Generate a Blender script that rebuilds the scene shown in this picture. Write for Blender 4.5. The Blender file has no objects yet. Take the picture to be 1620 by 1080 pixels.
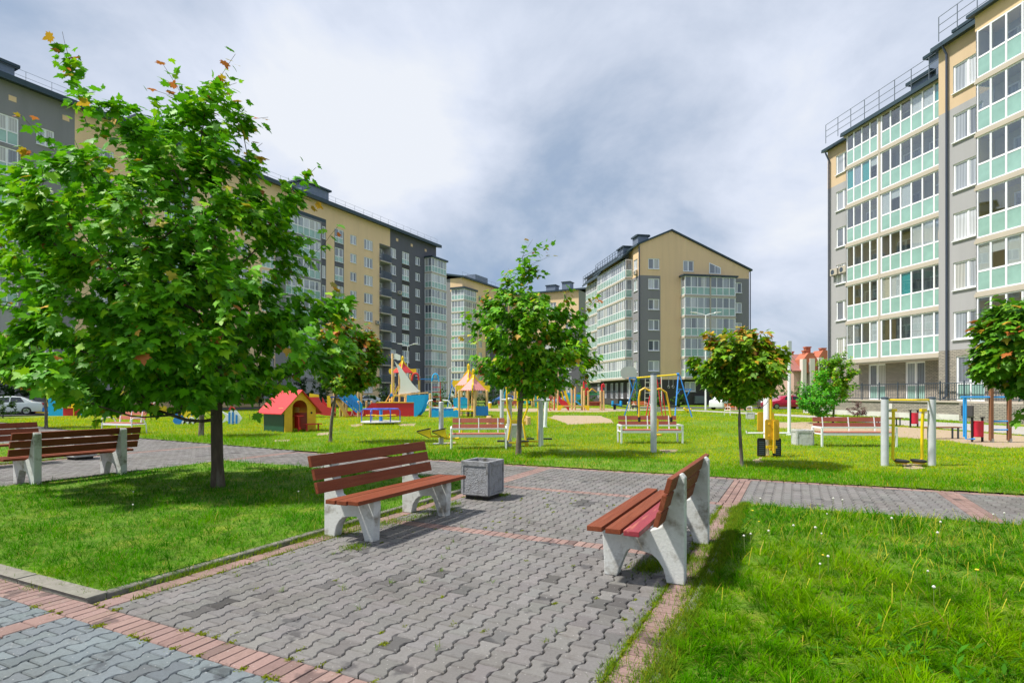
import bpy, bmesh, math, random
import numpy as np
from mathutils import Vector, Matrix
R = math.radians
random.seed(7); rng = np.random.default_rng(7)
C = bpy.context.scene.collection
scene = bpy.context.scene
# ---------------------------------------------------------------- camera
FPX, HY, EYE = 917.0, 622.0, 1.65          # focal length in photo pixels, horizon row, eye height
cam_d = bpy.data.cameras.new("camera"); cam = bpy.data.objects.new("camera", cam_d); C.objects.link(cam)
cam.location = (0, 0, EYE); cam.rotation_euler = (R(90), 0, 0)
cam_d.sensor_width = 36; cam_d.lens = 36*FPX/1620; cam_d.shift_y = (HY-540)/1620
cam_d.clip_start = 0.05; cam_d.clip_end = 3000
scene.camera = cam
# ---------------------------------------------------------------- world, sun, exposure
SUN_EL, SUN_DIR = R(59), Vector((-0.985, -0.14, 0)).normalized()
world = bpy.data.worlds.new("World"); scene.world = world; world.use_nodes = True
def build_world():
    nt = world.node_tree; N = nt.nodes; L = nt.links; N.clear()
    out = N.new('ShaderNodeOutputWorld')
    sky = N.new('ShaderNodeTexSky'); sky.sky_type = 'NISHITA'; sky.sun_disc = False
    sky.sun_elevation = SUN_EL; sky.sun_rotation = math.atan2(SUN_DIR.x, SUN_DIR.y)
    b1 = N.new('ShaderNodeBackground'); b1.inputs[1].default_value = 0.10; L.new(sky.outputs[0], b1.inputs[0])
    tc = N.new('ShaderNodeTexCoord')
    sep = N.new('ShaderNodeSeparateXYZ'); L.new(tc.outputs['Generated'], sep.inputs[0])
    def M(op, a, b=None, clamp=False):
        m = N.new('ShaderNodeMath'); m.operation = op; m.use_clamp = clamp
        for i, v in enumerate((a, b)):
            if v is None: continue
            if isinstance(v, (int, float)): m.inputs[i].default_value = v
            else: L.new(v, m.inputs[i])
        return m.outputs[0]
    zz = M('ADD', M('MAXIMUM', sep.outputs[2], 0.0), 0.5)
    cx, cy = M('DIVIDE', sep.outputs[0], zz), M('DIVIDE', sep.outputs[1], zz)
    comb = N.new('ShaderNodeCombineXYZ'); L.new(cx, comb.inputs[0]); L.new(cy, comb.inputs[1])
    mp = N.new('ShaderNodeMapping'); mp.inputs['Location'].default_value = (3.1, 1.7, 0.4); L.new(comb.outputs[0], mp.inputs[0])
    n1 = N.new('ShaderNodeTexNoise'); n1.inputs['Scale'].default_value = 2.4; n1.inputs['Detail'].default_value = 9; n1.inputs['Roughness'].default_value = .57; n1.inputs['Distortion'].default_value = .25
    L.new(mp.outputs[0], n1.inputs['Vector'])
    n2 = N.new('ShaderNodeTexNoise'); n2.inputs['Scale'].default_value = .62; n2.inputs['Detail'].default_value = 4; L.new(mp.outputs[0], n2.inputs['Vector'])
    def blob(px, py, w):                     # a brighter or darker bank of cloud in one direction of the sky
        d = Vector(((px-810)/FPX, 1, (HY-py)/FPX)).normalized()
        vm = N.new('ShaderNodeVectorMath'); vm.operation = 'DISTANCE'; L.new(tc.outputs['Generated'], vm.inputs[0]); vm.inputs[1].default_value = d
        q = M('DIVIDE', vm.outputs['Value'], w); return M('EXPONENT', M('MULTIPLY', M('MULTIPLY', q, q), -1.0))
    f = M('ADD', M('MULTIPLY', M('SUBTRACT', n1.outputs[0], .5), 1.8), M('MULTIPLY', M('SUBTRACT', n2.outputs[0], .5), .8))
    f = M('ADD', f, .55)
    for px, py, w, a in [(640, 190, .24, .24), (560, 300, .16, .2), (150, 60, .45, -.06), (1225, 450, .17, .55), (1290, 120, .22, .02), (1000, 330, .26, -.12), (850, 400, .20, -.20), (820, 60, .3, .14), (1110, 410, .12, -.2), (780, 420, .2, -.14), (1150, 60, .3, -.06), (1290, 520, .12, -.2), (470, 60, .2, .1)]:
        f = M('ADD', f, M('MULTIPLY', blob(px, py, w), a))
    cr = N.new('ShaderNodeValToRGB'); L.new(f, cr.inputs[0])
    el = cr.color_ramp.elements
    el[0].position = 0.0; el[0].color = (.17, .235, .36, 1); el[1].position = 1.0; el[1].color = (.53, .555, .60, 1)
    for p, c in [(.28, (.245, .305, .40)), (.55, (.375, .42, .505)), (.80, (.46, .50, .585))]:
        e = el.new(p); e.color = (*c, 1)
    b2 = N.new('ShaderNodeBackground'); L.new(cr.outputs[0], b2.inputs[0]); b2.inputs[1].default_value = 1.0
    mix = N.new('ShaderNodeMixShader'); L.new(b1.outputs[0], mix.inputs[1]); L.new(b2.outputs[0], mix.inputs[2])
    L.new(M('ADD', M('MULTIPLY', f, .25), .8, True), mix.inputs[0])
    L.new(mix.outputs[0], out.inputs[0])
build_world()
sd = bpy.data.lights.new("sun", 'SUN'); sd.energy = 4.0; sd.angle = R(3.6); sd.color = (1, .955, .87)
sun = bpy.data.objects.new("sun", sd); C.objects.link(sun)
sv = Vector((SUN_DIR.x*math.cos(SUN_EL), SUN_DIR.y*math.cos(SUN_EL), math.sin(SUN_EL)))
sun.rotation_euler = sv.to_track_quat('Z', 'Y').to_euler(); sun.location = sv*60
vs = scene.view_settings; vs.view_transform = 'Standard'; vs.look = 'None'; vs.gamma = 1; vs.use_curve_mapping = False; vs.exposure = 0.68
scene.render.resolution_x = 1024; scene.render.resolution_y = 682
# ---------------------------------------------------------------- coordinates
TH = R(26.2); cT, sT = math.cos(TH), math.sin(TH)
def gp(px, py, h=0.0):                       # ground point behind a photo pixel
    Z = (EYE-h)*FPX/(py-HY); return ((px-810)/FPX*Z, Z)
def pq(p, q): return (p*cT+q*sT, -p*sT+q*cT) # path grid -> world
def w2pq(X, Y): return (X*cT-Y*sT, X*sT+Y*cT)
# ---------------------------------------------------------------- materials
def mat(name, col, rough=.65, ns=6.0, na=.18, bump=0.0, bs=None, metal=0.0, spec=.4, col2=None, f2=(.45, .65), s2=3.0, attr=None, trans=0.0, stretch=(1, 1, 1), det=5, world=False, coat=0.0):
    m = bpy.data.materials.new(name); m.use_nodes = True; nt = m.node_tree; N = nt.nodes; L = nt.links
    b = N['Principled BSDF']; b.inputs['Roughness'].default_value = rough; b.inputs['Metallic'].default_value = metal
    b.inputs['Specular IOR Level'].default_value = spec; b.inputs['Coat Weight'].default_value = coat
    if world: v = N.new('ShaderNodeNewGeometry').outputs['Position']
    else: v = N.new('ShaderNodeTexCoord').outputs['Object']
    mp = N.new('ShaderNodeMapping'); mp.inputs['Scale'].default_value = stretch; L.new(v, mp.inputs[0]); v = mp.outputs[0]
    def mixc(f, a, c, mode='MIX'):
        x = N.new('ShaderNodeMix'); x.data_type = 'RGBA'; x.blend_type = mode
        for s, val in ((x.inputs[0], f), (x.inputs[6], a), (x.inputs[7], c)):
            if hasattr(val, 'links'): L.new(val, s)
            else: s.default_value = val if isinstance(val, (int, float)) else (*val, 1)
        return x.outputs[2]
    def noise(sc, d=det):
        n = N.new('ShaderNodeTexNoise'); n.inputs['Scale'].default_value = sc; n.inputs['Detail'].default_value = d; n.inputs['Roughness'].default_value = .6; L.new(v, n.inputs['Vector']); return n.outputs[0]
    c = tuple(col)
    if attr:
        a = N.new('ShaderNodeAttribute'); a.attribute_name = attr; c = mixc(1.0, col, a.outputs['Color'], 'MULTIPLY')
    if col2:
        mr = N.new('ShaderNodeMapRange'); mr.inputs[1].default_value = f2[0]; mr.inputs[2].default_value = f2[1]; L.new(noise(s2), mr.inputs[0]); c = mixc(mr.outputs[0], c, col2)
    if na > 0:
        mr = N.new('ShaderNodeMapRange'); mr.inputs[1].default_value = .25; mr.inputs[2].default_value = .75; mr.inputs[3].default_value = 1-na; mr.inputs[4].default_value = 1+na; L.new(noise(ns), mr.inputs[0])
        cc = N.new('ShaderNodeCombineColor')
        for i in range(3): L.new(mr.outputs[0], cc.inputs[i])
        c = mixc(1.0, c, cc.outputs[0], 'MULTIPLY')
    if hasattr(c, 'links'): L.new(c, b.inputs['Base Color'])
    else: b.inputs['Base Color'].default_value = (*c, 1)
    if bump > 0:
        bp = N.new('ShaderNodeBump'); bp.inputs['Strength'].default_value = bump; bp.inputs['Distance'].default_value = .02; L.new(noise(bs or ns*4), bp.inputs['Height']); L.new(bp.outputs[0], b.inputs['Normal'])
    if trans > 0:
        t = N.new('ShaderNodeBsdfTranslucent'); out = N['Material Output']
        if hasattr(c, 'links'): L.new(c, t.inputs[0])
        else: t.inputs[0].default_value = (*c, 1)
        ms = N.new('ShaderNodeMixShader'); ms.inputs[0].default_value = trans; L.new(b.outputs[0], ms.inputs[1]); L.new(t.outputs[0], ms.inputs[2]); L.new(ms.outputs[0], out.inputs[0])
    return m
def stained(name, base, dirt, s=5, lo=.5, hi=.72, rough=.8, bump=.35):  # painted concrete with worn patches
    return mat(name, base, rough, 30, .08, bump, 45, col2=dirt, f2=(lo, hi), s2=s)
# ---------------------------------------------------------------- mesh helpers
SPLIT = {'post', 'rear_post', 'entry_post', 'back_post', 'window_post', 'bench_leg', 'corner_log', 'yellow_support', 'leg', 'arch_post', 'red_hook', 'wheel_bolt', 'sill_block'}
class MB:
    def __init__(s): s.v = []; s.f = []; s.m = []; s.g = []
    def add(s, vs, fs, mi=0):
        o = len(s.v); s.g.append((o, len(s.f))); s.v += [tuple(v) for v in vs]; s.f += [tuple(i+o for i in f) for f in fs]; s.m += [mi]*len(fs); return s
    def box(s, x0, x1, y0, y1, z0, z1, mi=0):
        return s.add([(x0,y0,z0),(x1,y0,z0),(x1,y1,z0),(x0,y1,z0),(x0,y0,z1),(x1,y0,z1),(x1,y1,z1),(x0,y1,z1)],
                     [(0,3,2,1),(4,5,6,7),(0,1,5,4),(1,2,6,5),(2,3,7,6),(3,0,4,7)], mi)
    def bar(s, a, b, w, t, up=(0, 0, 1), mi=0):            # rectangular bar from a to b, w wide, t thick
        a, b = Vector(a), Vector(b); d = (b-a).normalized(); u = Vector(up)
        if abs(d.dot(u)) > .98: u = Vector((1, 0, 0))
        r = d.cross(u).normalized(); u = r.cross(d)
        P = [p+r*sx*w/2+u*sz*t/2 for p in (a, b) for sx, sz in ((-1,-1),(1,-1),(1,1),(-1,1))]
        return s.add(P, [(0,3,2,1),(4,5,6,7),(0,1,5,4),(1,2,6,5),(2,3,7,6),(3,0,4,7)], mi)
    def prism(s, poly, ax, a0, a1, mi=0):                  # polygon extruded along axis ax
        n = len(poly)
        def P(u, w, a): return {'y': (u, a, w), 'x': (a, u, w), 'z': (u, w, a)}[ax]
        vs = [P(u, w, a0) for u, w in poly]+[P(u, w, a1) for u, w in poly]
        return s.add(vs, [tuple(range(n)), tuple(range(2*n-1, n-1, -1))]+[(i, (i+n), (i+1) % n+n, (i+1) % n) for i in range(n)], mi)
    def tube(s, pts, r, seg=8, cap=True, mi=0):
        pts = [Vector(p) for p in pts]; n = len(pts)
        rs = list(r) if isinstance(r, (list, tuple)) else [r]*n
        vs = []; prev = None
        for i, p in enumerate(pts):
            d = (pts[min(i+1, n-1)]-pts[max(i-1, 0)]).normalized()
            ref = prev if prev is not None else (Vector((0, 0, 1)) if abs(d.z) < .9 else Vector((1, 0, 0)))
            u = (ref-d*ref.dot(d))
            if u.length < 1e-4: u = d.orthogonal()
            u.normalize(); w = d.cross(u); prev = u
            for k in range(seg):
                a = 2*math.pi*k/seg; vs.append(p+(u*math.cos(a)+w*math.sin(a))*rs[i])
        fs = [(i*seg+k, i*seg+(k+1) % seg, (i+1)*seg+(k+1) % seg, (i+1)*seg+k) for i in range(n-1) for k in range(seg)]
        if cap: fs += [tuple(range(seg-1, -1, -1)), tuple(range((n-1)*seg, n*seg))]
        return s.add(vs, fs, mi)
    def lathe(s, prof, c=(0, 0, 0), seg=20, mi=0, sy=1.0):
        vs = [(c[0]+r*math.cos(2*math.pi*k/seg), c[1]+sy*r*math.sin(2*math.pi*k/seg), c[2]+z) for r, z in prof for k in range(seg)]
        n = len(prof)
        fs = [(i*seg+k, i*seg+(k+1) % seg, (i+1)*seg+(k+1) % seg, (i+1)*seg+k) for i in range(n-1) for k in range(seg)]
        fs += [tuple(range(seg-1, -1, -1)), tuple(range((n-1)*seg, n*seg))]
        return s.add(vs, fs, mi)
    def mesh(s, name, mats, smooth=False, bevel=0, angle=35):
        me = bpy.data.meshes.new(name); me.from_pydata(s.v, [], s.f)
        for m in (mats if isinstance(mats, (list, tuple)) else [mats]): me.materials.append(m)
        me.polygons.foreach_set('material_index', s.m)
        if bevel > 0:
            bm = bmesh.new(); bm.from_mesh(me); bmesh.ops.remove_doubles(bm, verts=bm.verts, dist=1e-5)
            es = [e for e in bm.edges if len(e.link_faces) == 2 and e.calc_face_angle(0) > R(25)]
            bmesh.ops.bevel(bm, geom=es, offset=bevel, segments=2, affect='EDGES', profile=.6, clamp_overlap=True); bm.to_mesh(me); bm.free()
        if smooth:
            me.polygons.foreach_set('use_smooth', [True]*len(me.polygons))
            me.set_sharp_from_angle(angle=R(angle))
        me.update(); return me
    def build(s, name, mats, parent=None, **k):
        if name in SPLIT and len(s.g) > 1:                       # every post or leg is an object of its own
            last = None
            for i, (vo, fo) in enumerate(s.g):
                ve, fe = s.g[i+1] if i+1 < len(s.g) else (len(s.v), len(s.f)); c = MB(); c.add(s.v[vo:ve], [tuple(a-vo for a in f) for f in s.f[fo:fe]]); last = c.build(name, mats, parent, **k)
            return last
        lab = k.pop('label', None); ob = bpy.data.objects.new(name, s.mesh(name, mats, **k)); C.objects.link(ob)
        if parent is not None: ob.parent = parent
        if lab: ob['label'] = lab
        return ob
def tag(o, label, cat, group=None):
    o['label'] = label; o['category'] = cat
    if group: o['group'] = group
    return o
def struct(o, kind='structure'): o['kind'] = kind; return o
def thing(name, label, cat, loc=(0, 0, 0), rz=0.0, group=None):
    o = bpy.data.objects.new(name, None); o.empty_display_size = .2; C.objects.link(o)
    o.location = loc if len(loc) == 3 else (*loc, 0); o.rotation_euler = (0, 0, rz); return tag(o, label, cat, group)
def copy_tree(o, label, loc, rz=None, parent=None):
    c = o.copy(); C.objects.link(c); c.parent = parent
    if parent is None:
        c.location = loc if len(loc) == 3 else (*loc, 0); c['label'] = label
        if rz is not None: c.rotation_euler = (0, 0, rz)
    for ch in list(o.children): copy_tree(ch, None, None, None, c)
    return c
def tri_mesh(name, V, T, mats, col=None, attr='tint', smooth=False):
    me = bpy.data.meshes.new(name); nv, nt_ = len(V), len(T)
    me.vertices.add(nv); me.vertices.foreach_set('co', V.astype(np.float32).ravel())
    me.loops.add(nt_*3); me.loops.foreach_set('vertex_index', T.astype(np.int32).ravel())
    me.polygons.add(nt_); me.polygons.foreach_set('loop_start', np.arange(0, nt_*3, 3, dtype=np.int32))
    if smooth: me.polygons.foreach_set('use_smooth', np.ones(nt_, dtype=bool))
    for m in (mats if isinstance(mats, (list, tuple)) else [mats]): me.materials.append(m)
    me.update(calc_edges=True)
    if col is not None:
        a = me.color_attributes.new(attr, 'FLOAT_COLOR', 'POINT'); c4 = np.ones((nv, 4), np.float32); c4[:, :3] = col; a.data.foreach_set('color', c4.ravel())
    return me
def scatter(name, tv, tt, pos, rot, scl, col, mats, parent=None, tipcol=None):
    """one mesh made of many copies of a small template (leaf, blade); rot: N x 3 x 3"""
    K = len(tv); N_ = len(pos)
    V = np.einsum('nij,kj->nki', rot, tv)*(scl[:, None, None] if scl.ndim == 1 else 1)
    V = V+pos[:, None, :]
    T = (tt[None]+(np.arange(N_)*K)[:, None, None]).reshape(-1, 3)
    cc = np.repeat(col, K, axis=0)
    me = tri_mesh(name, V.reshape(-1, 3), T, mats, cc)
    ob = bpy.data.objects.new(name, me); C.objects.link(ob)
    if parent is not None: ob.parent = parent
    return ob
def frames(axis, nrm):                       # rotation matrices with y = axis, z ~ nrm
    y = axis/np.linalg.norm(axis, axis=1, keepdims=True); x = np.cross(y, nrm); x /= np.linalg.norm(x, axis=1, keepdims=True)+1e-9
    z = np.cross(x, y); return np.stack([x, y, z], axis=2)
def vnoise(x, y, s=1.0, seed=0):             # cheap smooth noise -1..1
    a = np.random.default_rng(seed); o = 0
    for k in range(7):
        th, fr, ph = a.uniform(0, 6.28), a.uniform(.5, 2.2)*s, a.uniform(0, 6.28)
        o = o+np.sin((x*np.cos(th)+y*np.sin(th))*fr+ph+1.3*np.sin((x*np.sin(th)-y*np.cos(th))*fr*.6+ph*2))
    return o/4.0
def inpoly(x, y, poly):
    ins = np.zeros(len(x), bool); n = len(poly)
    for i in range(n):
        x1, y1 = poly[i]; x2, y2 = poly[(i+1) % n]
        c = ((y1 > y) != (y2 > y)) & (x < (x2-x1)*(y-y1)/(y2-y1+1e-12)+x1); ins ^= c
    return ins
def clip(poly, a, b, c):                     # keep a*x+b*y<=c
    out = []; n = len(poly)
    for i in range(n):
        P, Q = poly[i], poly[(i+1) % n]; dp, dq = a*P[0]+b*P[1]-c, a*Q[0]+b*Q[1]-c
        if dp <= 0: out.append(P)
        if (dp < 0 < dq) or (dq < 0 < dp):
            t = dp/(dp-dq); out.append((P[0]+t*(Q[0]-P[0]), P[1]+t*(Q[1]-P[1])))
    return out
# ================================================================ GROUND
M_ground = mat('ground_turf', (.17, .26, .010), .95, .8, .35, .3, 30, col2=(.13, .17, .02), s2=.35, world=True)
M_soil = mat('lawn_soil', (.10, .19, .008), .95, 5, .4, .5, 60, col2=(.24, .25, .02), f2=(.5, .75), s2=1.5, world=True)
M_sand = mat('sand', (.37, .28, .19), .95, 9, .12, .5, 60, col2=(.30, .24, .14), f2=(.5, .7), s2=3, world=True)
M_joint = mat('joint_sand', (.055, .047, .035), .95, 25, .3, .5, 80, col2=(.09, .12, .015), f2=(.55, .66), s2=3.5, world=True)
M_kerb = mat('kerb_concrete', (.22, .205, .175), .9, 18, .2, .5, 60, col2=(.2, .2, .16), f2=(.5, .75), s2=2.2, world=True)
M_asph = mat('asphalt', (.07, .07, .075), .9, 20, .2, .3, 80, world=True)
M_slabs = mat('pale_pavement', (.36, .335, .31), .9, 4, .1, .2, 40, world=True)
def paver_mat():
    m = mat('paver', (1, 1, 1), .64, 55, .16, .55, 190, attr='tint', world=True, col2=None, spec=.5)
    nt = m.node_tree; N = nt.nodes; L = nt.links; b = N['Principled BSDF']
    src = b.inputs['Base Color'].links[0].from_socket
    g = N.new('ShaderNodeNewGeometry')
    def stain(sc, lo, hi, dark, prev, loc=(0, 0, 0), det=3):
        mp = N.new('ShaderNodeMapping'); mp.inputs['Location'].default_value = loc; L.new(g.outputs['Position'], mp.inputs[0])
        n = N.new('ShaderNodeTexNoise'); n.inputs['Scale'].default_value = sc; n.inputs['Detail'].default_value = det; L.new(mp.outputs[0], n.inputs['Vector'])
        mr = N.new('ShaderNodeMapRange'); mr.inputs[1].default_value = lo; mr.inputs[2].default_value = hi; mr.inputs[3].default_value = 0; mr.inputs[4].default_value = 1; L.new(n.outputs[0], mr.inputs[0])
        x = N.new('ShaderNodeMix'); x.data_type = 'RGBA'; x.blend_type = 'MULTIPLY'; L.new(mr.outputs[0], x.inputs[0]); L.new(prev, x.inputs[6]); x.inputs[7].default_value = (*dark, 1); return x.outputs[2]
    c = stain(2.3, .635, .665, (.50, .50, .52), src, (4, 2, 0), 6)        # dark oily spots
    c = stain(.8, .5, .75, (.78, .76, .72), c, (1, 7, 0), 8)             # broad wear
    c = stain(9, .56, .75, (.82, .80, .78), c)
    v = N.new('ShaderNodeTexVoronoi'); v.inputs['Scale'].default_value = 24; L.new(g.outputs['Position'], v.inputs['Vector'])  # pale grit specks
    mr = N.new('ShaderNodeMapRange'); mr.inputs[1].default_value = .13; mr.inputs[2].default_value = .09; L.new(v.outputs['Distance'], mr.inputs[0])
    n = N.new('ShaderNodeTexNoise'); n.inputs['Scale'].default_value = 3; L.new(g.outputs['Position'], n.inputs['Vector'])
    mm = N.new('ShaderNodeMath'); mm.operation = 'MULTIPLY'; L.new(mr.outputs[0], mm.inputs[0]); L.new(n.outputs[0], mm.inputs[1])
    x = N.new('ShaderNodeMix'); x.data_type = 'RGBA'; L.new(mm.outputs[0], x.inputs[0]); L.new(c, x.inputs[6]); x.inputs[7].default_value = (.5, .49, .46, 1)
    L.new(x.outputs[2], b.inputs['Base Color']); return m
M_paver = paver_mat()
def sheet(name, polys, z, m, world_xy=False):
    b = MB()
    for P in polys:
        V = [(*(xy if world_xy else pq(*xy)), z) for xy in P]
        a = sum(V[i][0]*V[(i+1) % len(V)][1]-V[(i+1) % len(V)][0]*V[i][1] for i in range(len(V)))
        if a < 0: V.reverse()
        b.add(V, [tuple(range(len(V)))])
    return struct(b.build(name, m))
sheet('ground', [[(-1500, -40), (1500, -40), (1500, 2500), (-1500, 2500)]], -.05, M_ground, True)
FAR = [(-5.05-40, 17.2), (-40, 16.7), (-21.5, 13.1), (-12.7, 12.25), (0, 12.05), (3.3, 12.2), (16, 12.2)]
LAWN_L = [(-12.45, 2.78), (-5.13, 2.78), (-5.13, 9.5), (-12.45, 9.5)]
LAWN_R = [(-.67, -.5), (12, -.5), (12, 9.2), (-.67, 9.2)]
LAWN_LL = [(-45, 2.78), (-16.75, 2.78), (-16.75, 9.5), (-45, 9.5)]
LAWN_F = FAR+[(16, 95), (-60, 95)]
sheet('paving_bed', [[(-45, -3), (16, -3), (16, 12.6), (-12, 12.6), (-45, 18)]], -.022, M_joint)
# lawns: gently uneven soil sheets
def lawn(P, dens, zoff=.0):
    P = np.array(P); x0, y0 = P.min(0); x1, y1 = P.max(0)
    nx, ny = int((x1-x0)/dens)+1, int((y1-y0)/dens)+1
    xs, ys = np.linspace(x0, x1, nx+1), np.linspace(y0, y1, ny+1)
    XX, YY = np.meshgrid(xs, ys); ZZ = .022+.012*vnoise(XX, YY, 1.6, 5)+zoff
    W = np.stack([XX*cT+YY*sT, -XX*sT+YY*cT, ZZ], -1).reshape(-1, 3)
    i = np.arange(ny)[:, None]*(nx+1)+np.arange(nx)[None]; i = i.ravel()
    T = np.concatenate([np.stack([i, i+1, i+nx+2], 1), np.stack([i, i+nx+2, i+nx+1], 1)])
    me = tri_mesh('lawn', W, T, M_soil, smooth=True); o = bpy.data.objects.new('lawn', me); C.objects.link(o); return struct(o)
lawn(LAWN_L, .12); lawn(LAWN_R, .12); lawn(LAWN_LL, .3)
sheet('lawn', [LAWN_F], .01, M_soil)
# sand and pale pavement beyond the lawn (world coordinates)
def wob(poly, n=5, a=.12, seed=1):
    r = random.Random(seed); out = []
    for i in range(len(poly)):
        P, Q = poly[i], poly[(i+1) % len(poly)]
        for k in range(n):
            t = k/n; out.append((P[0]+(Q[0]-P[0])*t+r.uniform(-a, a), P[1]+(Q[1]-P[1])*t+r.uniform(-a, a)*2))
    return out
SANDS = [wob([gp(876, 657), gp(950, 657.5), gp(974, 669), gp(900, 671.5), gp(866, 661)], 5, .18, 2),
         wob([(14.2, 33), (17.6, 33), (19.2, 27), (20, 18), (14.6, 17.2), (15.0, 20), (13.6, 24), (12.2, 29)], 4, .15, 3),
         wob([gp(500, 685.5), gp(520, 684), gp(521, 688), gp(503, 689)], 3, .06, 4), wob([gp(553, 672), gp(575, 670), gp(568, 675), gp(556, 675.5)], 3, .08, 5),
         wob([gp(625, 671), gp(658, 670), gp(655, 674), gp(632, 674)], 3, .1, 6), wob([gp(430, 696), gp(462, 695.5), gp(460, 698.5), gp(436, 699)], 3, .06, 7),
         wob([gp(1044, 712), gp(1070, 711), gp(1070, 716), gp(1050, 717)], 3, .05, 8), wob([gp(1428, 735), gp(1456, 733.5), gp(1462, 741), gp(1434, 742)], 3, .05, 9),
         wob([gp(1193, 727), gp(1204, 723), gp(1205, 731), gp(1194, 733)], 3, .04, 10),
         wob([(-10, 62), (10.5, 64), (12.8, 56), (8, 50), (-12, 55)], 5, .5, 11), wob([gp(700, 700), gp(722, 699), gp(720, 702), gp(704, 703)], 3, .05, 12)]
sheet('sand', SANDS, .013, M_sand, True)
PAVE2 = [[(10.5, 58.6), (17.3, 58.3), (21.8, 43), (22.9, 39), (24.2, 32), (25.4, 26), (27.5, 14), (21.5, 12), (20.2, 20), (19.9, 25.6), (19.7, 33), (19.9, 39), (16.7, 53), (15.9, 55.6), (9.8, 56)]]
sheet('pavement', PAVE2, .03, M_slabs, True)
ROAD = [[(14, 61), (90, 62), (90, 70), (12.5, 70)], [(-45.3, 38.7), (-12.9, 100.8), (-7.5, 98), (-40, 36)]]
sheet('road', ROAD, .026, M_asph, True)
# ---------------------------------------------------------------- kerbs
def kerb(name, runs, h=.045):
    b = MB(); r = random.Random(3)
    for (a, c, w) in runs:
        A, Bv = Vector((*a, 0)), Vector((*c, 0)); d = (Bv-A); n = max(1, int(round(d.length/1.0))); d.normalize(); s = Vector((-d.y, d.x, 0)); ln = (Bv-A).length/n
        for i in range(n):
            dz, do = r.uniform(-.006, .006), r.uniform(-.006, .006)
            p0, p1 = A+d*(i*ln+.004)+s*do, A+d*((i+1)*ln-.004)+s*(do+r.uniform(-.006, .006))
            q0, q1 = p0+s*w, p1+s*w
            ch = .010; zt = h+dz
            def P(p, z): x, y = pq(p.x, p.y); return (x, y, z)
            V = [P(p0, -.03), P(p1, -.03), P(q1, -.03), P(q0, -.03), P(p0, zt-ch), P(p1, zt-ch), P(q1, zt-ch), P(q0, zt-ch),
                 P(p0+s*ch+d*ch*.5, zt), P(p1+s*ch-d*ch*.5, zt), P(q1-s*ch-d*ch*.5, zt), P(q0-s*ch+d*ch*.5, zt)]
            b.add(V, [(0, 1, 5, 4), (1, 2, 6, 5), (2, 3, 7, 6), (3, 0, 4, 7), (4, 5, 9, 8), (5, 6, 10, 9), (6, 7, 11, 10), (7, 4, 8, 11), (8, 9, 10, 11)])
    return struct(b.build(name, M_kerb))
kerb('kerb', [((-5.05, 2.64), (-12.53, 2.64), -.14), ((-5.05, 2.78), (-5.05, 9.58), .08), ((-5.05, 9.58), (-12.53, 9.58), .08), ((-12.53, 9.5), (-12.53, 2.78), .08),
              ((-.75, 9.25), (-.75, -.5), .07), ((-.66, 9.19), (12, 9.19), .07), ((-16.67, 2.7), (-16.67, 9.58), .08), ((-16.67, 9.58), (-45, 9.58), .08)], .032)
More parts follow.
